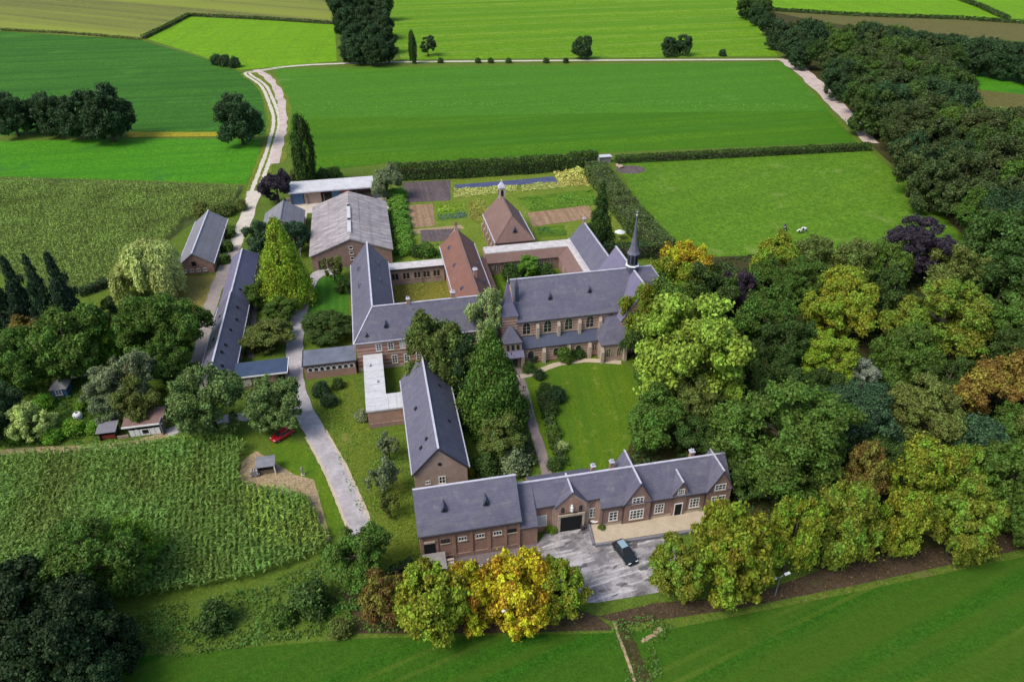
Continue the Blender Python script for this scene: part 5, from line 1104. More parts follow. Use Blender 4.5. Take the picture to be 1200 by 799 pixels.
 ('round', 124.4, 98.39, 11.57, 13.3, 'dark', 'dark tree beyond the right edge', 'trees of the park'),
 ('round', 108.08, 80.33, 10.17, 11.7, 'olive', 'olive tree beyond the right edge', 'trees of the park'),
 ('round', -7.29, 69.1, 8.62, 9.92, 'green', 'tall green tree at the end of the drive', 'front row of trees'),
 ('chestnut', -4.58, 62.54, 6.35, 8.25, 'brown', 'brownish chestnut beside the tall green tree', 'front row of trees'),
 ('chestnut', 1.5, 59.25, 8.55, 11.11, 'yellowgreen', 'yellow-green chestnut left of the golden ones', 'front row of trees'),
 ('chestnut', -1.82, 62.49, 5.42, 7.04, 'chest', 'thin olive chestnut between brown and yellow-green', 'front row of trees'),
 ('chestnut', 7.01, 60.38, 7.54, 9.81, 'yellow', 'golden chestnut at the left of the golden pair', 'front row of trees'),
 ('chestnut', 12.26, 58.39, 8.41, 10.94, 'gold', 'orange-golden chestnut in front of the barn yard', 'front row of trees'),
 ('chestnut', 17.71, 58.81, 7.1, 9.24, 'yellowgreen', 'green-gold chestnut beside the forecourt', 'front row of trees'),
 ('chestnut', 33.77, 58.97, 7.62, 9.5, 'chest', 'mottled chestnut right of the black car', 'front row of trees'),
 ('chestnut', 40.83, 57.87, 10.86, 15.0, 'yellowgreen', 'large yellow-topped chestnut right of the terrace', 'front row of trees'),
 ('chestnut', 50.28, 59.14, 6.69, 13.0, 'yellowgreen', 'tall yellowish chestnut beside the lamp', 'front row of trees'),
 ('chestnut', 57.85, 58.9, 8.27, 14.0, 'chest', 'olive chestnut left of the close pair', 'front row of trees'),
 ('chestnut', 66.19, 58.59, 6.41, 12.5, 'yellowgreen', 'bright narrow chestnut in the front row', 'front row of trees'),
 ('chestnut', 66.69, 67.86, 6.42, 13.0, 'brown', 'brown-tipped chestnut behind the pair', 'front row of trees'),
 ('chestnut', 75.18, 66.83, 9.56, 13.0, 'yellowgreen', 'yellow chestnut at the back of the front row', 'front row of trees'),
 ('chestnut', 74.79, 57.23, 9.06, 13.5, 'chest', 'broad chestnut near the right end of the front row', 'front row of trees'),
 ('chestnut', 81.42, 64.64, 7.38, 12.0, 'chest', 'chestnut behind the broad one', 'front row of trees'),
 ('chestnut', 86.59, 62.01, 10.04, 13.06, 'green', 'green chestnut at the right end of the front row', 'front row of trees'),
 ('chestnut', 86.34, 56.68, 6.77, 8.79, 'green', 'dark chestnut at the right frame edge', 'front row of trees'),
 ('big', -41.77, 74.55, 13.17, 12.51, 'green', 'fresh green tree rising before the maize', 'trees in the lower left corner'),
 ('round', -38.24, 77.66, 7.6, 8.75, 'fresh', 'yellow-green top beside the fresh green tree', 'trees in the lower left corner'),
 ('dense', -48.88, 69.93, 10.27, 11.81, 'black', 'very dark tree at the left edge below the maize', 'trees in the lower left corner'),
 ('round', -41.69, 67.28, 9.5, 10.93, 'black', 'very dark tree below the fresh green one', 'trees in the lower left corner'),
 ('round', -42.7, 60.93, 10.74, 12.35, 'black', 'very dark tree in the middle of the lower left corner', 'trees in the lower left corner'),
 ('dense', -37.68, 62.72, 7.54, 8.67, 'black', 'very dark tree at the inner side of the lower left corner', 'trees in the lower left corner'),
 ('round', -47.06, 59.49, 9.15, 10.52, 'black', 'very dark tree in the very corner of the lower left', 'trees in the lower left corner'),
 ('round', -38.64, 57.38, 7.54, 8.67, 'deep', 'dark tree at the bottom edge in the lower left corner', 'trees in the lower left corner'),
 ('bush', -13.87, 66.35, 5.43, 4.34, 'dark', 'dark bush on the bank below the maize', None),
 ('bush', -17.73, 65.06, 3.49, 2.79, 'green', 'green bush on the bank left of the dark one', None),
 ('bush', -26.25, 66.23, 4.62, 3.7, 'dark', 'low bush in the middle of the bank', None),
 ('bush', -10.16, 61.69, 2.98, 2.39, 'olive', 'olive bush at the end of the bank', None),
 ('bush', -63.67, 121.36, 3.29, 2.63, 'fresh', 'leafy garden bush between the hut and shelter', 'bushes of the hut garden'),
 ('bush', -56.55, 118.91, 2.62, 2.1, 'fresh', 'leafy garden bush between the hut and shelter', 'bushes of the hut garden'),
 ('bush', -65.04, 112.73, 3.73, 2.98, 'fresh', 'leafy garden bush between the hut and shelter', 'bushes of the hut garden'),
 ('bush', -55.92, 111.98, 3.75, 3.0, 'fresh', 'leafy garden bush between the hut and shelter', 'bushes of the hut garden'),
 ('bush', -58.94, 110.45, 3.4, 2.72, 'fresh', 'leafy garden bush between the hut and shelter', 'bushes of the hut garden'),
 ('bush', -52.5, 111.73, 2.83, 2.26, 'fresh', 'leafy garden bush between the hut and shelter', 'bushes of the hut garden'),
 ('dense', 270.08, 494.98, 13.39, 15.4, 'wood', 'dull dark green tree at the narrow far end of the wood', 'trees of the wood right of the dirt road'),
 ('round', 258.38, 484.9, 13.34, 15.35, 'dark', 'dark green tree at the narrow far end of the wood', 'trees of the wood right of the dirt road'),
 ('round', 258.99, 467.89, 13.15, 15.12, 'dark', 'dark green tree at the narrow far end of the wood', 'trees of the wood right of the dirt road'),
 ('dense', 237.89, 389.98, 12.36, 14.21, 'wood', 'dull dark green tree at the narrow far end of the wood', 'trees of the wood right of the dirt road'),
 ('sparse', 244.48, 388.23, 12.4, 13.64, 'wood', 'dull dark green loose-crowned tree at the narrow far end of the wood', 'trees of the wood right of the dirt road'),
 ('round', 247.56, 386.12, 13.04, 14.99, 'wood', 'dull dark green tree at the narrow far end of the wood', 'trees of the wood right of the dirt road'),
 ('round', 255.65, 380.94, 12.02, 13.82, 'green', 'mid green tree at the narrow far end of the wood', 'trees of the wood right of the dirt road'),
 ('round', 265.98, 382.4, 11.0, 12.66, 'wood', 'dull dark green tree at the narrow far end of the wood', 'trees of the wood right of the dirt road'),
 ('round', 257.31, 363.82, 14.76, 16.97, 'dark', 'dark green tree at the narrow far end of the wood', 'trees of the wood right of the dirt road'),
 ('dense', 279.65, 378.72, 11.82, 13.59, 'wood', 'dull dark green tree at the narrow far end of the wood', 'trees of the wood right of the dirt road'),
 ('dense', 238.26, 375.95, 11.43, 13.15, 'wood', 'dull dark green tree below the dark belt inside the wood', 'trees of the wood right of the dirt road'),
 ('round', 242.02, 365.92, 12.4, 14.26, 'deep', 'very dark green tree below the dark belt inside the wood', 'trees of the wood right of the dirt road'),
 ('sparse', 244.43, 357.93, 11.87, 13.06, 'wood', 'dull dark green loose-crowned tree below the dark belt inside the wood', 'trees of the wood right of the dirt road'),
 ('round', 257.08, 366.71, 10.54, 12.12, 'deep', 'very dark green tree below the dark belt inside the wood', 'trees of the wood right of the dirt road'),
 ('dense', 260.7, 357.43, 15.29, 17.58, 'deep', 'very dark green tree below the dark belt inside the wood', 'trees of the wood right of the dirt road'),
 ('sparse', 263.65, 354.59, 14.62, 16.08, 'wood', 'dull dark green loose-crowned tree below the dark belt inside the wood', 'trees of the wood right of the dirt road'),
 ('dense', 277.32, 357.49, 13.23, 15.22, 'green', 'mid green tree below the dark belt inside the wood', 'trees of the wood right of the dirt road'),
 ('dense', 282.88, 355.34, 11.24, 12.93, 'deep', 'very dark green tree below the dark belt inside the wood', 'trees of the wood right of the dirt road'),
 ('round', 219.62, 340.39, 12.84, 14.77, 'dark', 'dark green tree below the dark belt inside the wood', 'trees of the wood right of the dirt road'),
 ('sparse', 232.16, 343.84, 11.69, 12.85, 'wood', 'dull dark green loose-crowned tree below the dark belt inside the wood', 'trees of the wood right of the dirt road'),
 ('round', 236.33, 340.74, 14.46, 16.63, 'green', 'mid green tree below the dark belt inside the wood', 'trees of the wood right of the dirt road'),
 ('round', 248.38, 340.64, 10.97, 12.62, 'dark', 'dark green tree below the dark belt inside the wood', 'trees of the wood right of the dirt road'),
 ('sparse', 250.69, 331.95, 12.84, 14.12, 'wood', 'dull dark green loose-crowned tree below the dark belt inside the wood', 'trees of the wood right of the dirt road'),
 ('dense', 253.67, 330.88, 13.43, 15.44, 'green', 'mid green tree below the dark belt inside the wood', 'trees of the wood right of the dirt road'),
 ('round', 267.53, 335.2, 14.22, 16.36, 'deep', 'very dark green tree below the dark belt inside the wood', 'trees of the wood right of the dirt road'),
 ('sparse', 275.53, 337.47, 11.18, 12.3, 'wood', 'dull dark green loose-crowned tree below the dark belt inside the wood', 'trees of the wood right of the dirt road'),
 ('sparse', 273.05, 322.04, 13.92, 15.31, 'wood', 'dull dark green loose-crowned tree below the dark belt inside the wood', 'trees of the wood right of the dirt road'),
 ('sparse', 221.27, 325.48, 10.91, 12.0, 'wood', 'dull dark green loose-crowned tree below the dark belt inside the wood', 'trees of the wood right of the dirt road'),
 ('dense', 237.54, 331.48, 11.18, 12.86, 'dark', 'dark green tree below the dark belt inside the wood', 'trees of the wood right of the dirt road'),
 ('dense', 229.95, 313.47, 13.72, 15.78, 'wood', 'dull dark green tree below the dark belt inside the wood', 'trees of the wood right of the dirt road'),
 ('sparse', 247.97, 322.55, 11.12, 12.23, 'wood', 'dull dark green loose-crowned tree below the dark belt inside the wood', 'trees of the wood right of the dirt road'),
 ('dense', 245.17, 311.45, 15.45, 17.77, 'dark', 'dark green tree below the dark belt inside the wood', 'trees of the wood right of the dirt road'),
 ('dense', 254.86, 314.33, 14.85, 17.08, 'dark', 'dark green tree below the dark belt inside the wood', 'trees of the wood right of the dirt road'),
 ('sparse', 260.45, 310.24, 11.84, 13.02, 'wood', 'dull dark green loose-crowned tree below the dark belt inside the wood', 'trees of the wood right of the dirt road'),
 ('round', 264.72, 303.29, 14.85, 17.08, 'dark', 'dark green tree below the dark belt inside the wood', 'trees of the wood right of the dirt road'),
 ('round', 210.44, 302.75, 13.31, 15.3, 'dark', 'dark green tree below the dark belt inside the wood', 'trees of the wood right of the dirt road'),
 ('round', 212.97, 295.14, 14.64, 16.83, 'dark', 'dark green tree below the dark belt inside the wood', 'trees of the wood right of the dirt road'),
 ('round', 234.01, 310.44, 11.57, 13.3, 'green', 'mid green tree below the dark belt inside the wood', 'trees of the wood right of the dirt road'),
 ('round', 233.12, 301.12, 13.58, 15.62, 'wood', 'dull dark green tree below the dark belt inside the wood', 'trees of the wood right of the dirt road'),
 ('round', 239.62, 298.2, 12.29, 14.13, 'green', 'mid green tree below the dark belt inside the wood', 'trees of the wood right of the dirt road'),
 ('sparse', 240.76, 288.18, 15.14, 16.66, 'wood', 'dull dark green loose-crowned tree below the dark belt inside the wood', 'trees of the wood right of the dirt road'),
 ('round', 249.32, 289.74, 15.46, 17.78, 'wood', 'dull dark green tree below the dark belt inside the wood', 'trees of the wood right of the dirt road'),
 ('dense', 269.92, 303.61, 11.8, 13.57, 'dark', 'dark green tree below the dark belt inside the wood', 'trees of the wood right of the dirt road'),
 ('dense', 200.09, 284.35, 14.36, 16.51, 'deep', 'very dark green tree below the dark belt inside the wood', 'trees of the wood right of the dirt road'),
 ('dense', 205.49, 284.08, 14.8, 17.01, 'dark', 'dark green tree below the dark belt inside the wood', 'trees of the wood right of the dirt road'),
 ('round', 220.85, 292.94, 11.81, 13.58, 'green', 'mid green tree below the dark belt inside the wood', 'trees of the wood right of the dirt road'),
 ('dense', 225.71, 286.48, 12.38, 14.23, 'wood', 'dull dark green tree below the dark belt inside the wood', 'trees of the wood right of the dirt road'),
 ('dense', 236.37, 287.05, 12.63, 14.53, 'green', 'mid green tree below the dark belt inside the wood', 'trees of the wood right of the dirt road'),
 ('dense', 234.71, 274.02, 15.47, 17.8, 'wood', 'dull dark green tree below the dark belt inside the wood', 'trees of the wood right of the dirt road'),
 ('round', 250.53, 281.09, 12.47, 14.34, 'deep', 'very dark green tree below the dark belt inside the wood', 'trees of the wood right of the dirt road'),
 ('round', 195.15, 260.87, 15.44, 17.75, 'dark', 'dark green tree below the dark belt inside the wood', 'trees of the wood right of the dirt road'),
 ('round', 212.63, 269.24, 12.97, 14.92, 'dark', 'dark green tree below the dark belt inside the wood', 'trees of the wood right of the dirt road'),
 ('sparse', 210.73, 261.07, 15.02, 16.52, 'wood', 'dull dark green loose-crowned tree below the dark belt inside the wood', 'trees of the wood right of the dirt road'),
 ('round', 228.81, 268.02, 13.14, 15.11, 'dark', 'dark green tree below the dark belt inside the wood', 'trees of the wood right of the dirt road'),
 ('dense', 226.86, 259.48, 15.42, 17.73, 'dark', 'dark green tree below the dark belt inside the wood', 'trees of the wood right of the dirt road'),
 ('round', 229.76, 251.47, 15.31, 17.6, 'dark', 'dark green tree below the dark belt inside the wood', 'trees of the wood right of the dirt road'),
 ('round', 194.0, 254.38, 14.26, 16.4, 'wood', 'dull dark green tree below the dark belt inside the wood', 'trees of the wood right of the dirt road'),
 ('sparse', 198.12, 250.66, 11.49, 12.64, 'wood', 'dull dark green loose-crowned tree in the middle of the wood', 'trees of the wood right of the dirt road'),
 ('round', 208.61, 249.13, 12.98, 14.93, 'green', 'mid green tree below the dark belt inside the wood', 'trees of the wood right of the dirt road'),
 ('dense', 213.56, 247.52, 14.8, 17.02, 'deep', 'very dark green tree below the dark belt inside the wood', 'trees of the wood right of the dirt road'),
 ('round', 224.27, 248.15, 12.08, 13.89, 'green', 'mid green tree below the dark belt inside the wood', 'trees of the wood right of the dirt road'),
 ('dense', 183.65, 236.63, 15.3, 17.6, 'dark', 'dark green tree in the middle of the wood', 'trees of the wood right of the dirt road'),
 ('dense', 188.73, 236.12, 16.2, 18.64, 'deep', 'very dark green tree in the middle of the wood', 'trees of the wood right of the dirt road'),
 ('dense', 197.27, 236.76, 15.61, 17.96, 'dark', 'dark green tree in the middle of the wood', 'trees of the wood right of the dirt road'),
 ('dense', 202.78, 232.18, 13.74, 15.8, 'wood', 'dull dark green tree in the middle of the wood', 'trees of the wood right of the dirt road'),
 ('dense', 210.35, 230.04, 15.97, 18.36, 'deep', 'very dark green tree in the middle of the wood', 'trees of the wood right of the dirt road'),
 ('round', 182.04, 219.29, 14.72, 16.93, 'wood', 'dull dark green tree in the middle of the wood', 'trees of the wood right of the dirt road'),
 ('dense', 193.62, 226.05, 13.23, 15.21, 'wood', 'dull dark green tree in the middle of the wood', 'trees of the wood right of the dirt road'),
 ('round', 200.78, 224.9, 12.65, 14.55, 'dark', 'dark green tree in the middle of the wood', 'trees of the wood right of the dirt road'),
 ('round', 200.74, 214.84, 14.73, 16.94, 'green', 'mid green tree in the middle of the wood', 'trees of the wood right of the dirt road'),
 ('dense', 212.78, 214.13, 12.5, 14.38, 'green', 'mid green tree deep in the wood at the right edge', 'trees of the wood right of the dirt road'),
 ('dense', 219.1, 211.79, 12.89, 14.82, 'wood', 'dull dark green tree deep in the wood at the right edge', 'trees of the wood right of the dirt road'),
 ('round', 176.67, 208.29, 12.21, 14.04, 'wood', 'dull dark green tree in the middle of the wood', 'trees of the wood right of the dirt road'),
 ('sparse', 178.56, 202.94, 15.51, 17.07, 'wood', 'dull dark green loose-crowned tree in the middle of the wood', 'trees of the wood right of the dirt road'),
 ('round', 190.78, 205.66, 13.23, 15.21, 'green', 'mid green tree in the middle of the wood', 'trees of the wood right of the dirt road'),
 ('round', 198.37, 201.88, 15.6, 17.94, 'wood', 'dull dark green tree deep in the wood at the right edge', 'trees of the wood right of the dirt road'),
 ('round', 199.33, 197.19, 14.81, 17.03, 'deep', 'very dark green tree deep in the wood at the right edge', 'trees of the wood right of the dirt road'),
 ('dense', 214.02, 200.21, 12.43, 14.3, 'green', 'mid green tree deep in the wood at the right edge', 'trees of the wood right of the dirt road'),
 ('dense', 223.34, 202.23, 12.51, 14.39, 'dark', 'dark green tree deep in the wood at the right edge', 'trees of the wood right of the dirt road'),
 ('dense', 227.77, 194.87, 14.43, 16.6, 'deep', 'very dark green tree deep in the wood at the right edge', 'trees of the wood right of the dirt road'),
 ('round', 169.51, 196.05, 12.03, 13.84, 'deep', 'very dark green tree in the middle of the wood', 'trees of the wood right of the dirt road'),
 ('dense', 184.09, 200.32, 11.36, 13.07, 'wood', 'dull dark green tree in the middle of the wood', 'trees of the wood right of the dirt road'),
 ('round', 185.13, 188.99, 12.52, 14.4, 'deep', 'very dark green tree in the middle of the wood', 'trees of the wood right of the dirt road'),
 ('round', 185.2, 184.6, 14.87, 17.1, 'dark', 'dark green tree deep in the wood at the right edge', 'trees of the wood right of the dirt road'),
 ('dense', 193.7, 183.52, 15.29, 17.58, 'dark', 'dark green tree deep in the wood at the right edge', 'trees of the wood right of the dirt road'),
 ('sparse', 213.22, 191.6, 11.46, 12.61, 'wood', 'dull dark green loose-crowned tree deep in the wood at the right edge', 'trees of the wood right of the dirt road'),
 ('dense', 211.94, 184.21, 14.88, 17.11, 'wood', 'dull dark green tree deep in the wood at the right edge', 'trees of the wood right of the dirt road'),
 ('sparse', 157.86, 179.78, 14.79, 16.27, 'wood', 'dull dark green loose-crowned tree in the middle of the wood', 'trees of the wood right of the dirt road'),
 ('round', 168.6, 180.04, 14.51, 16.69, 'deep', 'very dark green tree in the middle of the wood', 'trees of the wood right of the dirt road'),
 ('round', 177.86, 184.44, 11.75, 13.52, 'dark', 'dark green tree in the middle of the wood', 'trees of the wood right of the dirt road'),
 ('dense', 184.1, 177.28, 14.97, 17.22, 'wood', 'dull dark green tree deep in the wood at the right edge', 'trees of the wood right of the dirt road'),
 ('round', 194.8, 178.31, 12.27, 14.11, 'wood', 'dull dark green tree deep in the wood at the right edge', 'trees of the wood right of the dirt road'),
 ('dense', 198.49, 175.89, 13.23, 15.21, 'dark', 'dark green tree deep in the wood at the right edge', 'trees of the wood right of the dirt road'),
 ('sparse', 199.6, 168.96, 14.28, 15.7, 'wood', 'dull dark green loose-crowned tree deep in the wood at the right edge', 'trees of the wood right of the dirt road'),
 ('dense', 156.07, 168.53, 13.05, 15.01, 'wood', 'dull dark green tree in the middle of the wood', 'trees of the wood right of the dirt road'),
 ('dense', 165.5, 169.32, 14.74, 16.95, 'wood', 'dull dark green tree in the middle of the wood', 'trees of the wood right of the dirt road'),
 ('sparse', 174.57, 170.82, 13.53, 14.88, 'wood', 'dull dark green loose-crowned tree deep in the wood at the right edge', 'trees of the wood right of the dirt road'),
 ('dense', 179.64, 163.92, 12.6, 14.49, 'green', 'mid green tree deep in the wood at the right edge', 'trees of the wood right of the dirt road'),
 ('round', 189.45, 162.55, 11.89, 13.67, 'dark', 'dark green tree deep in the wood at the right edge', 'trees of the wood right of the dirt road'),
 ('sparse', 157.33, 158.12, 12.73, 14.01, 'wood', 'dull dark green loose-crowned tree in the middle of the wood', 'trees of the wood right of the dirt road'),
 ('sparse', 167.52, 154.74, 12.14, 13.36, 'wood', 'dull dark green loose-crowned tree deep in the wood at the right edge', 'trees of the wood right of the dirt road'),
 ('sparse', 175.69, 153.8, 12.65, 13.91, 'wood', 'dull dark green loose-crowned tree deep in the wood at the right edge', 'trees of the wood right of the dirt road'),
 ('round', 186.41, 154.98, 13.56, 15.6, 'deep', 'very dark green tree deep in the wood at the right edge', 'trees of the wood right of the dirt road'),
 ('round', 152.76, 147.91, 11.97, 13.77, 'green', 'mid green tree in the middle of the wood', 'trees of the wood right of the dirt road'),
 ('round', 157.38, 144.93, 14.07, 16.18, 'deep', 'very dark green tree deep in the wood at the right edge', 'trees of the wood right of the dirt road'),
 ('dense', 169.82, 144.15, 13.12, 15.09, 'wood', 'dull dark green tree deep in the wood at the right edge', 'trees of the wood right of the dirt road'),
 ('sparse', 149.62, 136.1, 12.16, 13.38, 'wood', 'dull dark green loose-crowned tree deep in the wood at the right edge', 'trees of the wood right of the dirt road'),
 ('round', 157.74, 135.71, 13.53, 15.56, 'deep', 'very dark green tree deep in the wood at the right edge', 'trees of the wood right of the dirt road'),
 ('round', 161.43, 131.87, 14.72, 16.93, 'green', 'mid green tree deep in the wood at the right edge', 'trees of the wood right of the dirt road'),
 ('dense', 139.03, 126.01, 15.69, 18.04, 'dark', 'dark green tree deep in the wood at the right edge', 'trees of the wood right of the dirt road'),
 ('round', 153.05, 128.48, 11.82, 13.59, 'green', 'mid green tree deep in the wood at the right edge', 'trees of the wood right of the dirt road'),
 ('dense', 157.59, 123.74, 13.48, 15.51, 'green', 'mid green tree deep in the wood at the right edge', 'trees of the wood right of the dirt road'),
 ('dense', 264.85, 351.86, 15.7, 16.0, 'deep', 'very dark tree in the straight belt behind the wood', 'dark belt behind the wood'),
 ('dense', 270.6, 347.53, 15.59, 16.0, 'deep', 'very dark tree in the straight belt behind the wood', 'dark belt behind the wood'),
 ('dense', 266.71, 333.86, 15.09, 16.0, 'deep', 'very dark tree in the straight belt behind the wood', 'dark belt behind the wood'),
 ('dense', 274.11, 335.35, 15.19, 16.0, 'deep', 'very dark tree in the straight belt behind the wood', 'dark belt behind the wood'),
 ('dense', 278.24, 335.47, 15.22, 16.0, 'deep', 'very dark tree in the straight belt behind the wood', 'dark belt behind the wood'),
 ('dense', 279.31, 326.82, 14.93, 16.0, 'deep', 'very dark tree in the straight belt behind the wood', 'dark belt behind the wood'),
 ('dense', 287.41, 327.14, 15.0, 16.0, 'deep', 'very dark tree in the straight belt behind the wood', 'dark belt behind the wood'),
 ('dense', 285.65, 320.3, 14.75, 16.0, 'deep', 'very dark tree in the straight belt behind the wood', 'dark belt behind the wood'),
 ('dense', 288.81, 314.45, 14.57, 16.0, 'deep', 'very dark tree in the straight belt behind the wood', 'dark belt behind the wood'),
 ('dense', 295.24, 315.4, 14.65, 16.0, 'deep', 'very dark tree in the straight belt behind the wood', 'dark belt behind the wood'),
 ('dense', 294.23, 305.91, 14.31, 16.0, 'deep', 'very dark tree in the straight belt behind the wood', 'dark belt behind the wood'),
 ('dense', 296.55, 302.35, 14.2, 16.0, 'deep', 'very dark tree in the straight belt behind the wood', 'dark belt behind the wood'),
 ('dense', 298.86, 298.22, 14.08, 16.0, 'deep', 'very dark tree in the straight belt behind the wood', 'dark belt behind the wood'),
 ('dense', 304.83, 297.59, 14.1, 16.0, 'deep', 'very dark tree in the straight belt behind the wood', 'dark belt behind the wood'),
 ('dense', 300.45, 289.53, 13.79, 16.0, 'deep', 'very dark tree in the straight belt behind the wood', 'dark belt behind the wood'),
 ('dense', 304.22, 285.56, 13.67, 16.0, 'deep', 'very dark tree in the straight belt behind the wood', 'dark belt behind the wood'),
 ('dense', 314.34, 289.31, 13.87, 16.0, 'deep', 'very dark tree in the straight belt behind the wood', 'dark belt behind the wood'),
 ('dense', 315.26, 286.74, 13.79, 16.0, 'deep', 'very dark tree in the straight belt behind the wood', 'dark belt behind the wood'),
 ('dense', 262.2, 491.87, 10.29, 11.84, 'deep', 'small dark tree at the very tip of the wood', 'trees of the wood right of the dirt road'),
 ('dense', 253.95, 461.67, 10.88, 12.52, 'deep', 'second dark tree from the tip of the wood', 'trees of the wood right of the dirt road'),
 ('dense', 243.84, 429.45, 11.29, 12.99, 'deep', 'third dark tree from the tip of the wood', 'trees of the wood right of the dirt road'),
 ('dense', 229.11, 389.72, 12.83, 14.76, 'deep', 'rounded dark tree on the narrow neck of the wood', 'trees of the wood right of the dirt road'),
 ('dense', 222.93, 365.26, 13.08, 15.04, 'deep', 'larger dark tree where the wood starts to widen', 'trees of the wood right of the dirt road'),
 ('dense', 232.31, 367.01, 15.97, 18.37, 'deep', 'tall dark tree above the dirt road corner', 'trees of the wood right of the dirt road'),
 ('dense', 215.18, 341.41, 11.49, 13.22, 'deep', 'low dark tree at the dirt road corner', 'trees of the wood right of the dirt road'),
 ('chestnut', 9.93, 60.69, 6.65, 8.64, 'yellow', 'golden-olive chestnut in the middle of the golden group', 'front row of trees'),
 ('round', 48.53, 114.84, 7.7, 17.0, 'yellowgreen', 'yellow-green tree hiding the transept gable', 'trees of the park'),
 ('round', 135.66, 106.57, 12.97, 14.91, 'dark', 'park tree standing outside the right edge of the picture', 'park trees beyond the picture'),
 ('round', 140.13, 99.86, 13.26, 15.25, 'wood', 'park tree standing outside the right edge of the picture', 'park trees beyond the picture'),
 ('round', 119.0, 86.89, 12.0, 13.81, 'green', 'park tree standing outside the right edge of the picture', 'park trees beyond the picture'),
 ('round', 122.08, 80.34, 12.48, 14.35, 'dark', 'park tree standing outside the right edge of the picture', 'park trees beyond the picture'),
 ('round', 103.39, 70.93, 10.05, 11.56, 'olive', 'park tree standing outside the right edge of the picture', 'park trees beyond the picture'),
 ('round', 106.97, 66.15, 11.12, 12.79, 'dark', 'park tree standing outside the right edge of the picture', 'park trees beyond the picture'),
 ('round', 94.77, 59.99, 8.67, 9.97, 'chest', 'park tree standing outside the right edge of the picture', 'park trees beyond the picture'),
 ('round', 99.8, 56.59, 9.51, 10.94, 'green', 'park tree standing outside the right edge of the picture', 'park trees beyond the picture'),
 ('round', 137.63, 87.44, 13.28, 15.27, 'dark', 'park tree standing outside the right edge of the picture', 'park trees beyond the picture'),
 ('round', 117.0, 67.6, 11.94, 13.73, 'wood', 'park tree standing outside the right edge of the picture', 'park trees beyond the picture'),
]
for kind, x, y, w, h, col, label, group in TREES: tree(kind, x, y, w, h, col, label, group=group)
# ---------------------------------------------------------------- hedges
def hedge(name, label, pts, w, h, col, size=.46, dens=16, cat='hedge', rough=.35):
    global RNG; RNG = np.random.default_rng(len(label)*7)
    L = [Vector((*p, 0)) for p in pts]; Ps = []; Ns = []; core = MB()
    for p, q in zip(L, L[1:]):
        d = (q-p); ln = d.length; d.normalize(); nn = Vector((-d.y, d.x, 0))
        for (area, kind) in ((ln*w, 'top'), (ln*h, 's0'), (ln*h, 's1')):
            n = int(area*dens); t = RNG.uniform(-.2, ln+.2, n); a = RNG.uniform(-w/2, w/2, n); zz = RNG.uniform(.05, h, n)
            for i in range(n):
                und = mnoise.noise(Vector((p.x+d.x*t[i], p.y+d.y*t[i], a[i]*.3))*.3)*rough*h*.35
                if kind == 'top': P = p + d*t[i] + nn*a[i]; P.z = h + und - abs(a[i])/w*.25*h*.3; nv = Vector((0, 0, 1))
                else:
                    sg = 1 if kind == 's0' else -1; P = p + d*t[i] + nn*sg*(w/2+und*.6); P.z = zz[i]*(1+und/h); nv = nn*sg
                Ps.append(P); Ns.append(nv)
        pp, qq = p+d*.5, q-d*.5; core.bar((pp.x, pp.y, h*.32), (qq.x, qq.y, h*.32), w*.45, h*.6)
        for e, sg in ((p, -1), (q, 1)):
            for _ in range(int(w*h*dens)): Ps.append(e + d*sg*RNG.uniform(-.1, .25) + nn*RNG.uniform(-w/2, w/2) + Vector((0, 0, RNG.uniform(.05, h*.95)))); Ns.append(d*sg)
    Ps = np.array(Ps); n = len(Ps); Ns = unit(np.array(Ns)+.55*RNG.normal(size=(n, 3))); Ps += RNG.normal(size=(n, 3))*.14
    cv = np.array([.5+.8*mnoise.noise(Vector(x)*.25) for x in Ps])
    r = thing(name, label, cat, L[0].x, L[0].y)
    me = leaf_mesh('foliage', Ps-np.array([L[0].x, L[0].y, 0]), Ns, np.full(n, size), np.clip(cv, 0, 1))
    o = bpy.data.objects.new('foliage', me); link(o, r, (L[0].x, L[0].y, 0)); k = COL[col]; o.color = k
    core.build('branches', 'bark', r)
    return r
hedge('clipped_hedge', 'long dark clipped hedge along the far edge of the kitchen garden', [(7.23, 227.42), (28.5, 225.18), (50.97, 224.37), (73.97, 225.28)], 2.4, 5.2, 'dark', .55)
hedge('field_hedge', 'low narrow dark hedge between the striped field and pasture', [(82.0, 227.9), (105.35, 226.38), (135.96, 224.27), (173.21, 221.8)], 2.4, 2.4, 'dark', .5)
hedge('tall_hedge', 'broad tall green hedge running from the kitchen garden down beside the pasture', [(71.28, 217.46), (70.19, 192.4), (69.89, 172.44), (70.24, 155.71)], 6.5, 4.5, 'hedge', .5, rough=.4)
hedge('yew_hedge', 'dark squared yew hedge behind the church spire', [(55.92, 159.78), (62.78, 157.81), (71.18, 157.52)], 3.0, 3.6, 'deep', .42)
hedge('ditch_hedge', 'dark hedge line along the ditch at the barn wing corner', [(-5.69, 67.8), (-3.04, 69.31), (-0.32, 70.71)], 1.2, 1.6, 'deep', .4)
hedge('path_hedge', 'hedge of mixed shrubs along the right side of the garden path', [(26.77, 106.23), (26.3, 99.03), (25.77, 92.0), (25.77, 86.32)], 1.7, 1.0, 'dark', .45, rough=.8)
hedge('path_hedge', 'leafy border along the left side of the garden path below the conifers', [(21.32, 106.83), (21.25, 99.59), (21.04, 92.99), (20.81, 87.36)], 1.3, 1.0, 'deep', .45, rough=.8)
hedge('field_hedge', 'dark hedge at the corner of the far maize field near the willow', [(-69.24, 165.42), (-65.54, 168.46), (-61.32, 173.36)], 1.5, 1.8, 'deep', .5)
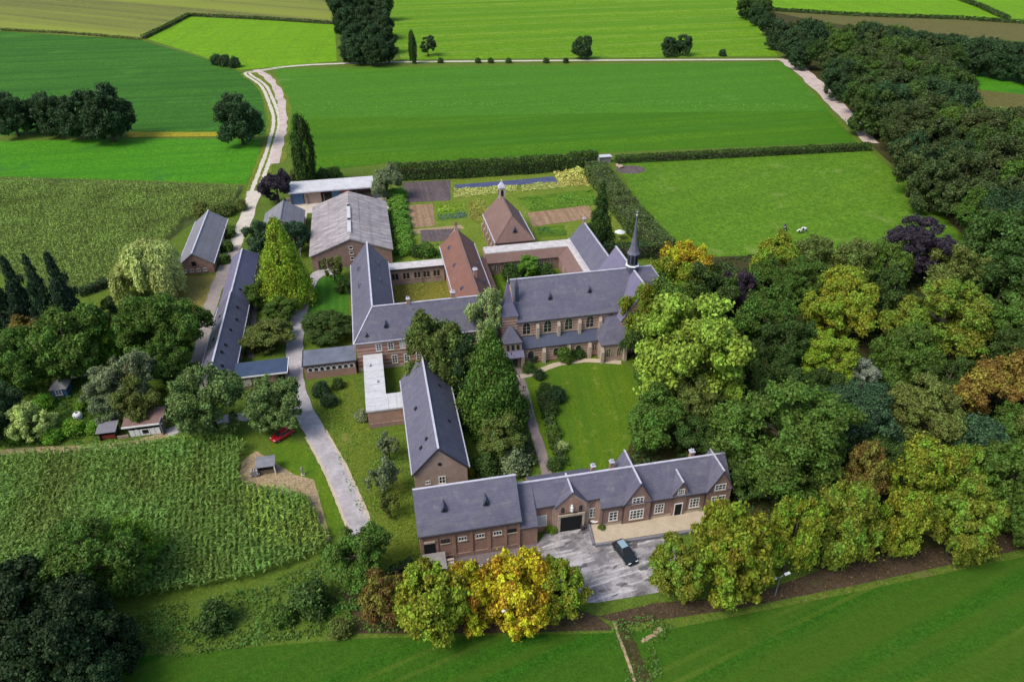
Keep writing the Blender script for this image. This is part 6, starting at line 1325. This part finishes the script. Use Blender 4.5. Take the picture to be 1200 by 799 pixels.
hedge('field_hedge', 'thin hedgerow dividing the olive and lime fields far away', [(-125.93, 504.5), (-119.64, 542.26), (-113.0, 589.94)], 2.5, 2.0, 'dark', 1.0, 3)
hedge('field_hedge', 'thin straight hedgerow behind the lime field far away', [(-113.0, 589.94), (-65.35, 563.65), (-12.35, 530.06)], 2.0, 1.8, 'dark', 1.0, 3)
hedge('field_hedge', 'thin dark hedge below the olive field far away', [(-223.68, 557.25), (-176.35, 533.78), (-126.85, 501.92)], 2.0, 1.2, 'olive', 1.0, 3)
hedge('field_hedge', 'dark hedge along the far right meadow behind the wood', [(291.49, 516.2), (336.92, 482.12), (394.32, 453.93), (425.02, 429.54)], 3.0, 2.0, 'dark', 1.2, 3)
hedge('field_hedge', 'diagonal dark hedge at the far top right corner', [(461.85, 540.97), (445.29, 491.27), (424.36, 443.27)], 3.0, 2.5, 'dark', 1.2, 3)
# ---------------------------------------------------------------- crops and rough growth nobody could count
def inside(poly, X, Y):
    r = np.zeros(len(X), bool); n = len(poly)
    for i in range(n):
        (xa, ya), (xb, yb) = poly[i], poly[(i+1) % n]
        c = ((ya > Y) != (yb > Y)) & (X < (xb-xa)*(Y-ya)/(yb-ya+1e-12)+xa); r ^= c
    return r
def maize(name, label, poly, ang, row, step, h, seed, leaves=5, col=(.075, .15, .025, .8), size=1.0, vary=None):
    global RNG; RNG = np.random.default_rng(seed)
    P = np.array(poly); c = P.mean(0); R = np.abs(P-c).max()*1.5
    u = np.array([math.cos(ang), math.sin(ang)]); v = np.array([-u[1], u[0]])
    a, b = np.meshgrid(np.arange(-R, R, step), np.arange(-R, R, row)); a = a.ravel()+RNG.normal(size=a.size)*step*.3; b = b.ravel()+RNG.normal(size=b.size)*row*.13
    X = c[0]+a*u[0]+b*v[0]; Y = c[1]+a*u[1]+b*v[1]; k = inside(poly, X, Y); X, Y = X[k], Y[k]
    gaps = np.array([mnoise.noise(Vector((x*.12, y*.12, seed))) for x, y in zip(X, Y)]); k = gaps > -.75; X, Y, gaps = X[k], Y[k], gaps[k]
    n = len(X); hh = h*RNG.uniform(.72, 1.15, n)*(1+.45*gaps); Ps = []; Ns = []; cv = []
    Pl = []; Ul = []; Nl = []; Sz = []
    for j in range(leaves):
        t = RNG.uniform(0, 2*np.pi, n); d = np.stack([np.cos(t), np.sin(t), np.full(n, .25 if j < leaves-1 else 1.6)], 1); d = unit(d)
        zc = hh*(.45+.5*j/max(1, leaves-1)); L = .42*size if j < leaves-1 else .3*size
        base = np.stack([X, Y, zc], 1) + d*L*.7
        Pl.append(base); Ul.append(d); nn = unit(np.cross(np.cross(d, np.array([0, 0, 1.])), d)+.3*RNG.normal(size=(n, 3))); Nl.append(nn); Sz.append(np.full(n, L*1.9)); cv.append(np.clip(.5+gaps*.8, 0, 1))
    Pl = np.concatenate(Pl); Ul = np.concatenate(Ul); Nl = np.concatenate(Nl); Sz = np.concatenate(Sz)
    me = leaf_mesh(name, Pl, Nl, Sz, np.concatenate(cv), long=1.7, updir=Ul, fold=.12)
    o = bpy.data.objects.new(name, me); link(o); o.color = col; return tag(o, label, 'crop', kind='stuff')
mz = [(-74.19, 107.47), (-66.21, 106.87), (-50.04, 106.11), (-29.71, 104.79), (-26.13, 101.76), (-26.46, 94.37), (-24.83, 91.24), (-15.42, 86.98), (-11.7, 77.38), (-12.65, 75.63), (-21.87, 72.63), (-38.43, 72.34), (-49.32, 76.87), (-63.14, 79.75)]
maize('maize_field', 'tall green maize crop in rows in the lower left field', mz, math.radians(97), .78, .3, 2.1, 3, 5, (.135, .215, .04, .8), .62)
maize('young_maize', 'lighter lower maize rows at the lane corner of the field', [(-24.6, 91.58), (-15.7, 87.6), (-11.7, 77.72), (-16.03, 76.34), (-22.43, 78.96), (-24.98, 86.38)], math.radians(97), .95, .36, 1.7, 5, 4, (.26, .35, .05, .85), .6)
maize('far_maize_field', 'far maize crop on the left behind the willow', [(-135.01, 260.08), (-117.0, 252.15), (-75.77, 240.04), (-40.29, 228.51), (-40.89, 217.87), (-46.83, 213.09), (-54.01, 205.12), (-54.04, 197.43), (-61.78, 177.18), (-69.4, 166.72), (-92.96, 183.39), (-107.2, 190.29)], math.radians(10), .85, .5, 2.0, 8, 4, (.175, .26, .045, .95), .58)
def tufts(name, label, poly, dens, size, h, col, seed, cat='undergrowth'):
    global RNG; RNG = np.random.default_rng(seed)
    P = np.array(poly); lo, hi = P.min(0), P.max(0); area = np.prod(hi-lo); n = int(area*dens)
    X = RNG.uniform(lo[0], hi[0], n); Y = RNG.uniform(lo[1], hi[1], n); k = inside(poly, X, Y); X, Y = X[k], Y[k]
    g = np.array([mnoise.noise(Vector((x*.22, y*.22, seed))) + .5*mnoise.noise(Vector((x*.7, y*.7, seed))) for x, y in zip(X, Y)])
    k = g > (-.25 if h < .5 or dens < 20 else -.7); X, Y, g = X[k], Y[k], g[k]; n = len(X)
    Z = np.clip(h*(.25+g)*RNG.uniform(.2, 1.1, n), .04, None)
    nn = unit(np.stack([RNG.normal(size=n)*.6, RNG.normal(size=n)*.6, np.ones(n)], 1))
    me = leaf_mesh(name, np.stack([X, Y, Z], 1), nn, np.full(n, size), np.clip(.5+g*.7, 0, 1))
    o = bpy.data.objects.new(name, me); link(o); o.color = col; return tag(o, label, cat, kind='stuff')
tufts('ditch_undergrowth', 'rough weeds and brambles on the bank below the maize', [(-40.46, 67.57), (-34.88, 70.77), (-21.74, 71.14), (-12.05, 75.19), (-9.02, 76.17), (-2.26, 67.09), (-1.67, 60.17), (-12.46, 61.77), (-31.21, 62.32)], 16, .38, .9, (.085, .15, .025, .75), 2)
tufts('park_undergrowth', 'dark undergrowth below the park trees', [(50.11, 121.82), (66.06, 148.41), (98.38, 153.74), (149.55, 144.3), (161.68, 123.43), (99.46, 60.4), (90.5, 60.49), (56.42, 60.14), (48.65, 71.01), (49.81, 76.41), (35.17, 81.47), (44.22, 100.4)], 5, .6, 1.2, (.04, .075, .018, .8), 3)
tufts('garden_undergrowth', 'low shrubs and weeds under the conifers by the garden path', [(13.73, 127.83), (23.36, 125.79), (21.76, 110.62), (19.2, 87.91), (11.65, 87.2), (12.13, 99.55)], 14, .42, 1.0, (.05, .10, .02, .8), 4)
tufts('orchard_grass', 'rough grass of the garden strip between the drive and slate barn', [(-16.12, 118.05), (-7.6, 117.39), (-5.39, 102.03), (1.39, 97.12), (0.67, 70.97), (-5.55, 71.03), (-7.63, 82.76), (-13.36, 104.91)], 9, .3, .35, (.12, .2, .025, .75), 5, 'grass')
tufts('corner_weeds', 'dark weeds and nettles left of the shelter', [(-75.69, 125.66), (-66.8, 135.22), (-55.96, 129.92), (-51.52, 117.94), (-51.09, 108.13), (-70.33, 111.04)], 12, .42, .9, (.06, .13, .02, .8), 6)
tufts('lily_bed', 'rows of pale yellow flowers in the kitchen garden', [(24.91, 215.07), (44.89, 214.51), (43.83, 209.46), (31.27, 207.82), (23.96, 207.99)], 26, .4, .8, (.44, .45, .14, .8), 7, 'flowers')
tufts('lily_bed', 'second band of pale yellow flowers beside the bell turret', [(45.95, 214.28), (58.27, 214.7), (59.03, 209.14), (45.23, 208.42)], 26, .4, .8, (.42, .44, .14, .8), 17, 'flowers')
tufts('sunflower_bed', 'yellow sunflower patch at the far garden corner', [(58.62, 222.7), (67.71, 224.07), (69.64, 213.0), (66.74, 208.98), (58.36, 210.81)], 22, .6, 1.8, (.48, .46, .13, .75), 8, 'flowers')
tufts('vegetable_rows', 'mixed vegetable rows beside the bell hall', [(27.4, 203.05), (32.56, 206.12), (32.51, 193.95), (27.95, 187.42), (26.16, 191.51)], 22, .4, .6, (.3, .28, .06, .5), 9, 'vegetables')
tufts('lettuce_bed', 'bright green salad bed in the kitchen garden', [(18.45, 202.95), (26.41, 203.27), (26.03, 197.31), (17.78, 197.14)], 22, .4, .5, (.28, .36, .04, .8), 10, 'vegetables')
tufts('ditch_weeds', 'rough weeds along the field ditch in the front meadow', [(24.13, 56.37), (30.41, 55.86), (31.96, 53.83), (28.68, 51.37), (26.82, 43.79), (22.91, 44.6), (23.95, 52.35)], 14, .35, .8, (.08, .14, .025, .7), 12)
tufts('park_leaf_litter', 'fallen leaves under the row of front trees', [(22.73, 57.46), (31.19, 57.88), (43.99, 56.34), (55.35, 58.36), (88.92, 58.75), (85.18, 54.62), (57.82, 54.03), (40.28, 53.82), (25.43, 55.06)], 3, .25, .06, (.2, .12, .05, .6), 13, 'leaves')

tufts('bean_rows', 'low green vegetable rows right of the bell hall', [(42.53, 203.25), (66.72, 205.22), (65.46, 194.11), (44.51, 193.31)], 16, .4, .5, (.14, .25, .03, .7), 21, 'vegetables')
tufts('herb_bed', 'dark leafy bed before the slate wing gable', [(43.3, 180.51), (50.89, 180.66), (50.18, 174.4), (42.92, 174.84)], 16, .4, .6, (.08, .16, .04, .7), 22, 'vegetables')
tufts('cabbage_rows', 'blue-green cabbage rows left of the red tiled wing', [(17.63, 195.89), (25.85, 196.04), (25.53, 192.28), (17.14, 191.6)], 20, .45, .5, (.1, .16, .12, .9), 23, 'vegetables')
tufts('garden_weeds', 'weedy growth by the red tiled wing', [(9.21, 175.52), (17.0, 176.54), (15.33, 166.49), (8.74, 165.44)], 14, .4, 1.0, (.1, .19, .03, .8), 24)
tufts('weed_flowers', 'thin line of pale weeds across the striped field', [(-28.83, 331.61), (63.74, 315.16), (145.89, 295.26), (185.59, 280.68), (183.41, 275.68), (142.42, 287.59), (62.07, 306.98), (-28.36, 321.72)], 0.45, .5, .3, (.16, .28, .07, .8), 25, 'weeds')
tufts('court_tufts', 'rough yellow grass tufts in the west courtyard', [(2.3, 129.6), (14.6, 129.6), (14.6, 154.6), (2.3, 154.6)], 7, .35, .35, (.24, .24, .04, .7), 26, 'grass')
# ---------------------------------------------------------------- vehicles
def car(name, label, x, y, rot, paintm, L=4.3, Wd=1.8, Hh=1.48, hatch=True, grp=None):
    r = thing(name, label, 'car', x, y); w = Wd/2
    def loft(secs, nm, mat, par, smooth=True):
        m = MB(); n = len(secs[0])
        for s in secs: m.v += s
        for i in range(len(secs)-1):
            for j in range(n): m.f.append([i*n+j, i*n+(j+1) % n, (i+1)*n+(j+1) % n, (i+1)*n+j])
        m.f.append(list(range(n))[::-1]); m.f.append([(len(secs)-1)*n+j for j in range(n)])
        o = m.build(nm, mat, None); o.parent = par; o.location = (0, 0, 0); ORG[o.name] = ORG[r.name]; return o
    def ring(xx, hw, z0, z1, tuck=.12): return [(xx, -hw+.06, z0), (xx, hw-.06, z0), (xx, hw, z0+.22), (xx, hw, z1-.22), (xx, hw-tuck, z1), (xx, -hw+tuck, z1), (xx, -hw, z1-.22), (xx, -hw, z0+.22)]
    b = loft([ring(-L/2, w*.82, .34, .72), ring(-L/2+.25, w*.95, .24, .9), ring(-L*.25, w, .2, .95), ring(L*.12, w, .2, .94), ring(L*.3, w*.98, .2, .86), ring(L/2-.2, w*.9, .25, .74), ring(L/2, w*.78, .34, .62)], 'body', paintm, r)
    def cab(xx, hw, z0, z1, hw1): return [(xx, -hw, z0), (xx, hw, z0), (xx, hw1, z1), (xx, -hw1, z1)]
    g = loft([cab(-L*.46, w*.8, .86, .9, w*.78), cab(-L*.36, w*.88, .88, Hh-.09, w*.66), cab(-L*.1, w*.9, .88, Hh-.03, w*.68), cab(L*.06, w*.9, .88, Hh-.07, w*.66), cab(L*.24, w*.86, .86, .89, w*.8)], 'window_glass', 'glass', r)
    ro = loft([cab(-L*.37, w*.6, Hh-.12, Hh-.09, w*.58), cab(-L*.3, w*.7, Hh-.07, Hh-.01, w*.62), cab(-L*.1, w*.72, Hh-.05, Hh+.03, w*.64), cab(L*.05, w*.7, Hh-.08, Hh-.02, w*.6)], 'roof', paintm, r)
    pl = MB()
    for s in (-1, 1):
        pl.bar((-L*.1, s*w*.9, .9), (-L*.1, s*w*.7, Hh-.03), .09, .05); pl.bar((-L*.36, s*w*.89, .9), (-L*.36, s*w*.68, Hh-.07), .2, .05)
        pl.bar((L*.24, s*w*.87, .9), (L*.06, s*w*.67, Hh-.04), .07, .06)
    o = pl.build('pillars', paintm, None); o.parent = r; o.location = (0, 0, 0); ORG[o.name] = ORG[r.name]
    def part(mb, nm, mat, par, loc):
        o = mb.build(nm, mat, None); o.parent = par; o.location = loc; ORG[o.name] = ORG[r.name]; return o
    for sx in (-L*.31, L*.31):
        for s in (-1, 1):
            t = part(MB().lathe([(.2, -.11), (.31, -.11), (.33, -.07), (.33, .07), (.31, .11), (.2, .11)], 0, 0, 16), 'wheel', 'tyre', r, (sx, s*(w-.08), .33)); t.rotation_euler.x = math.pi/2
            part(MB().lathe([(.21, -.12), (.06, -.135), (.06, .135), (.21, .12)], 0, 0, 10), 'rim', 'metal_grey', t, (0, 0, 0))
    for s in (-1, 1):
        part(MB().box(-.1, .06, -.2, .2, -.07, .08), 'headlight', 'lamp_glass', r, (L/2-.16, s*w*.62, .66))
        part(MB().box(-.06, .06, -.15, .15, -.09, .09), 'tail_light', 'copper_red', r, (-L/2+.14, s*w*.7, .78))
        part(MB().box(-.08, .08, -.09, .09, -.06, .06), 'mirror', paintm, r, (L*.19, s*(w+.06), .95))
    r.rotation_euler.z = rot; return r
x, y = (-20.16, 103.49)
car('parked_car', 'small red car parked on the grass edge where the lane forks', x, y, math.radians(218), 'car_red', 4.1, 1.75, 1.48)
x, y = (29.6, 66.51)
bc = car('parked_car', 'black estate car parked on the grey forecourt below the terrace', x, y, math.radians(-76), 'car_black', 4.6, 1.85, 1.55)
rp = [c for c in bc.children if c.name.startswith('roof')][0]
o = MB().box(-1.45, -.05, -.52, .52, 1.525, 1.6).build('sunroof', 'sunroof_sky_glass', None); o.parent = rp; o.location = (0, 0, 0)
# ---------------------------------------------------------------- cows
def cow(label, x, y, rot, seed):
    r = thing('cow', label, 'cow', x, y, 0, 'cows on the pasture')
    P = [(-.75, 0, 1.2), (-.3, 0, 1.12), (.3, 0, 1.12), (.75, 0, 1.22), (1.15, 0, 1.05), (1.4, 0, .72), (1.62, 0, .55)]
    R = [.3, .4, .41, .34, .2, .17, .11]; E = [(i, i+1) for i in range(6)]
    for bx, by in ((-.7, .22), (-.7, -.22), (.68, .2), (.68, -.2)):
        k = len(P); root = 0 if bx < 0 else 3
        if bx < 0: P += [(bx-.02, by, .85), (bx-.14, by, .5), (bx-.1, by, .03)]; R += [.17, .09, .07]
        else: P += [(bx, by, .8), (bx+.02, by, .45), (bx, by, .03)]; R += [.14, .08, .07]
        E += [(root, k), (k, k+1), (k+1, k+2)]
    k = len(P); P += [(-1.02, 0, 1.2), (-1.12, 0, .7)]; R += [.05, .04]; E += [(0, k), (k, k+1)]
    k = len(P); P += [(1.33, .2, .86), (1.33, -.2, .86)]; R += [.05, .05]; E += [(5, k), (5, k+1)]
    me = bpy.data.meshes.new('body'); me.from_pydata(P, E, []); me.materials.append(MATS['cow_hide'])
    o = bpy.data.objects.new('body', me); link(o, r, (x, y, 0))
    sk = o.modifiers.new('Skin', 'SKIN'); sk.use_smooth_shade = True
    for v, q in zip(me.skin_vertices[0].data, R): v.radius = (q, q)
    me.skin_vertices[0].data[0].use_root = True
    s = o.modifiers.new('Sub', 'SUBSURF'); s.levels = 1; s.render_levels = 1
    r.rotation_euler.z = rot; r.scale = (1.15, 1.15, 1.15)
x, y = (109.26, 165.11)
cow('black and white cow standing head-on, left of the two on the pasture', x, y, math.radians(60), 1)
x, y = (113.14, 162.54)
cow('whiter cow standing sideways, right of the two on the pasture', x, y, math.radians(185), 2)
# ---------------------------------------------------------------- street lamps
def lamp(label, x, y, h, rot, two=False):
    r = thing('street_lamp', label, 'street lamp', x, y)
    MB().tube([(x, y, 0), (x, y, h*.6), (x, y, h)], [.09, .07, .05], 8).build('pole', 'metal_grey', r)
    for s in ((1, -1) if two else (1,)):
        c, d = math.cos(rot)*s, math.sin(rot)*s
        a = MB().tube([(x, y, h-.05), (x+c*.35, y+d*.35, h+.15), (x+c*.8, y+d*.8, h+.2)], .04, 6).build('arm', 'metal_grey', r)
        MB().bar((x+c*.7, y+d*.7, h+.2), (x+c*1.5, y+d*1.5, h+.24), .34, .16).build('lamp_head', 'lamp_glass', a)
x, y = (11.18, 56.48)
lamp('lamp-shaped stand-in for a pale bird-like mark among the golden chestnuts', x, y, 6.2, math.radians(200))  # added stand-in: lamp shape for a pale mark that is probably a bird
x, y = (47.14, 55.68)
lamp('street lamp with two pale heads beside the tall yellowish chestnut', x, y, 3.8, math.radians(10), True)
# ---------------------------------------------------------------- shelter, huts and garden things
b = thing('field_shelter', 'low timber shelter with brown roof and pale boarded front by the dirt track', 'shelter', *(-44.51, 109.07))
(ax, ay), (bx, by) = (-46.16, 108.95), (-40.64, 108.73)
MB().box(ax, bx, ay+3.4, ay+3.6, 0, 2.5).box(ax, ax+.15, ay, ay+3.4, 0, 2.4).box(bx-.15, bx, ay, ay+3.4, 0, 2.4).build('wall', 'timber', b)
MB().shell([(ax-.8, ay-.3, 2.45), (bx+.3, ay-.3, 2.45), (bx+.3, ay+4.0, 2.9), (ax-.8, ay+4.0, 2.9)], [[0, 1, 2, 3]], .12).build('roof', 'tile_brown', b)
MB().box(ax-.8, bx+.3, ay-.42, ay-.305, 2.2, 2.5).build('fascia', 'white_paint', b)
for k in range(6): inst('board', ('sh', 0), lambda: MB().box(-.38, .38, -.04, .04, 0, 1.35), 'white_paint', b, (ax+.5+k*.84, ay-.1, .1))
MB().box(ax+2.2, ax+3.2, ay-.16, ay-.145, .5, 1.3).build('notice_board', 'dark_opening', b)
MB().box(bx-.1, bx+.1, ay-.6, ay+.9, 0, 2.9).build('side_panel', 'fibre_grey', b)
b = thing('lean_to', 'small lean-to with grey sheet roof at the left end of the timber shelter', 'shed', *(-49.35, 108.92))
(cx, cy), (dx, dy) = (-50.98, 108.8), (-48.33, 108.7)
MB().box(cx, dx, cy+2.0, cy+2.15, 0, 2.0).box(cx, cx+.12, cy, cy+2, 0, 1.9).box(dx-.12, dx, cy, cy+2, 0, 1.9).build('wall', 'timber_dark', b)
MB().shell([(cx-.3, cy-.3, 1.9), (dx+.3, cy-.3, 1.9), (dx+.3, cy+2.5, 2.25), (cx-.3, cy+2.5, 2.25)], [[0, 1, 2, 3]], .08).build('roof', 'fibre_grey', b)
MB().box(dx+.2, ax-.2, cy-.1, cy+.05, 0, .7).build('low_wall', 'brick_buff', b)
MB().box(cx+.2, dx-.2, cy+.3, cy+.5, .2, .9).build('red_crate', 'copper_red', b)
hx, hy = (-61.59, 123.76)
b = thing('garden_hut', 'small dark blue garden hut with hipped roof and white window', 'hut', hx, hy+1.3)
MB().box(hx-1.3, hx+1.3, hy, hy+2.6, 0, 2.1).build('wall', 'steel_blue', b)
MB().lathe([(2.25, 2.05), (.08, 3.3)], hx, hy+1.3, square=True).build('roof', 'timber_grey', b)
window(b, (hx-.1, hy-.01, .7), 'S', 1.2, 1.1, 'grid', 2, 2)
for k, (px, py) in enumerate(((88, 443), (95, 441), (102, 440))):
    x, y = ((-60.97, 130.1), (-59.99, 130.48), (-58.92, 130.55))[k]
    b = thing('beehive', 'white wooden hive, %s of the three above the garden hut' % ('left', 'middle', 'right')[k], 'hive', x, y, 0, 'white hives')
    MB().box(x-.45, x+.45, y-.4, y+.4, .2, 1.0).build('box', 'white_paint', b); MB().box(x-.52, x+.52, y-.47, y+.47, 1.003, 1.14).build('lid', 'lead', b)
    MB().box(x-.4, x-.3, y-.3, y+.3, 0, .2).box(x+.3, x+.4, y-.3, y+.3, 0, .2).build('stand', 'timber', b)
x, y = (-56.63, 116.47)
b = thing('water_tank', 'rounded white water tank on the grass left of the shelter', 'tank', x, y)
MB().lathe([(.7, 0), (.78, .15), (.78, .9), (.6, 1.15), (.2, 1.25)], x, y, 16).build('tank', 'white_paint', b); MB().lathe([(.2, 1.24), (.22, 1.34), (.02, 1.36)], x, y, 10).build('lid', 'timber_dark', b)
x, y = (-22.04, 94.25)
b = thing('field_hut', 'open wooden hut with grey sloping roof on bare soil at the maize edge', 'hut', x, y)
MB().box(x-1.3, x-1.2, y, y+1.6, 0, 1.9).box(x+1.2, x+1.3, y, y+1.6, 0, 1.9).box(x-1.2, x+1.2, y+1.5, y+1.6, 0, 1.9).build('wall', 'timber', b)
MB().box(x-1.2, x+1.2, y+.2, y+.3, 0, .8).build('front_board', 'timber', b)
MB().shell([(x-1.55, y-.3, 1.95), (x+1.55, y-.3, 1.95), (x+1.55, y+2.0, 2.3), (x-1.55, y+2.0, 2.3)], [[0, 1, 2, 3]], .1).build('roof', 'fibre_grey', b)
for k in range(2): inst('post', ('fh', 0), lambda: MB().box(-.08, .08, -.08, .08, 0, 1.9), 'white_paint', b, (x+1.4 if k else x-1.4, y-.15, 0))
x, y = (-23.93, 94.45)
b = thing('log_pile', 'stack of cut logs against the field hut', 'logs', x, y); 
for r_ in range(4):
    for k in range(4-r_//2):
        o = inst('log', 0, lambda: MB().tube([(0, -.5, 0), (0, .5, 0)], .17, 8), 'timber_grey', b, (x-.5+k*.35+(r_ % 2)*.17, y+random.uniform(-.1, .1), .18+r_*.31))
x, y = (-16.3, 93.05)
b = thing('wayside_post', 'short weathered wayside post on the grass at the lane side', 'post', x, y)
MB().lathe([(.16, 0), (.13, 1.1), (.2, 1.15), (.2, 1.5), (.03, 1.8)], x, y, 6).build('post', 'timber_grey', b); MB().box(x-.3, x+.3, y-.3, y+.3, 0, .14).build('base', 'stone', b)
# forecourt furniture
x, y = (27.1, 73.37)
b = thing('round_table', 'white round garden table beside the terrace corner', 'table', x, y)
MB().lathe([(.75, .7), (.75, .76)], x, y, 20).build('table_top', 'white_paint', b); MB().lathe([(.3, 0), (.06, .06), (.05, .7)], x, y, 8).build('leg', 'gutter', b)
x, y = (19.82, 73.85)
b = thing('round_table', 'white round table in the recess left of the gateway', 'table', x, y)
MB().lathe([(.6, .7), (.6, .76)], x, y, 20).build('table_top', 'white_paint', b); MB().lathe([(.3, 0), (.06, .06), (.05, .7)], x, y, 8).build('leg', 'gutter', b)
x, y = (20.44, 73.2)
tree('bush', x, y, 2.0, 1.3, 'lime', 'bright green shrub left of the gateway')
x, y = (25.09, 72.4)
b = thing('planter', 'tall dark planter with shrub right of the gateway', 'planter', x, y)
MB().lathe([(.3, 0), (.42, .9), (.36, .9), (.34, .8)], x, y, 12).build('pot', 'gutter', b)
for i in range(3):
    (x, y) = ((27.83, 71.83), (39.65, 72.71), (40.61, 72.69))[i]
    tree('bush', x, y, 1.2, .9, 'olive', ('small shrub at the gatehouse corner pier', 'shrub left of the gatehouse door', 'shrub right of the gatehouse door')[i])
# garden seat group by the spruce
for i in range(3):
    x, y = ((58.23, 169.31), (59.01, 168.05), (60.73, 168.23))[i]
    b = thing('garden_chair', 'white garden chair, %s by the kitchen garden spruce' % ('left one', 'middle one', 'right one')[i], 'chair', x, y, 0, 'white garden chairs')
    MB().box(x-.3, x+.3, y-.3, y+.3, .4, .47).build('seat', 'white_paint', b); MB().box(x-.3, x+.3, y+.25, y+.31, .473, 1.0).build('backrest', 'white_paint', b)
    for sx in (-.25, .25):
        for sy in (-.25, .25): inst('leg', ('gc',), lambda: MB().box(-.03, .03, -.03, .03, 0, .4), 'white_paint', b, (x+sx, y+sy, 0))
x, y = (63.46, 169.29)
b = thing('garden_parasol', 'pale open parasol on the grass near the church spire', 'parasol', x, y)
MB().lathe([(1.5, 2.0), (.8, 2.35), (.04, 2.6)], x, y, 8).build('canopy', 'white_paint', b); MB().tube([(x, y, 0), (x, y, 2.55)], .04, 6).build('pole', 'timber', b); MB().lathe([(.35, 0), (.35, .1), (.05, .14)], x, y, 10).build('base', 'stone', b)
x, y = (78.32, 229.6)
b = thing('hedge_hut', 'small pale-roofed hut at the meeting of the two hedges', 'hut', x, y)
MB().box(x-2, x+2, y-1, y+1, 0, 2.0).build('wall', 'timber_grey', b); MB().box(x-2.3, x+2.3, y-1.3, y+1.3, 2.0, 2.2).build('roof', 'roof_white', b)
x, y = (84.53, 220.39)
sheet('dark_pool', [(x+5*math.cos(a*.42), y+4*math.sin(a*.42)) for a in range(15)], 'soil_dark', .05)
b = thing('rubble_heap', 'pinkish heap beside the dark patch at the pasture corner', 'heap', *(82.03, 223.51))
x, y = (82.03, 223.51)
for k in range(7): inst('stone', k % 3, lambda: MB().lathe([(.5, 0), (.6, .3), (.35, .6), (.1, .7)], 0, 0, 7), 'brick_buff', b, (x+random.uniform(-1, 1), y+random.uniform(-1, 1), random.uniform(0, .4)))
x, y = (-56.63, 116.47)
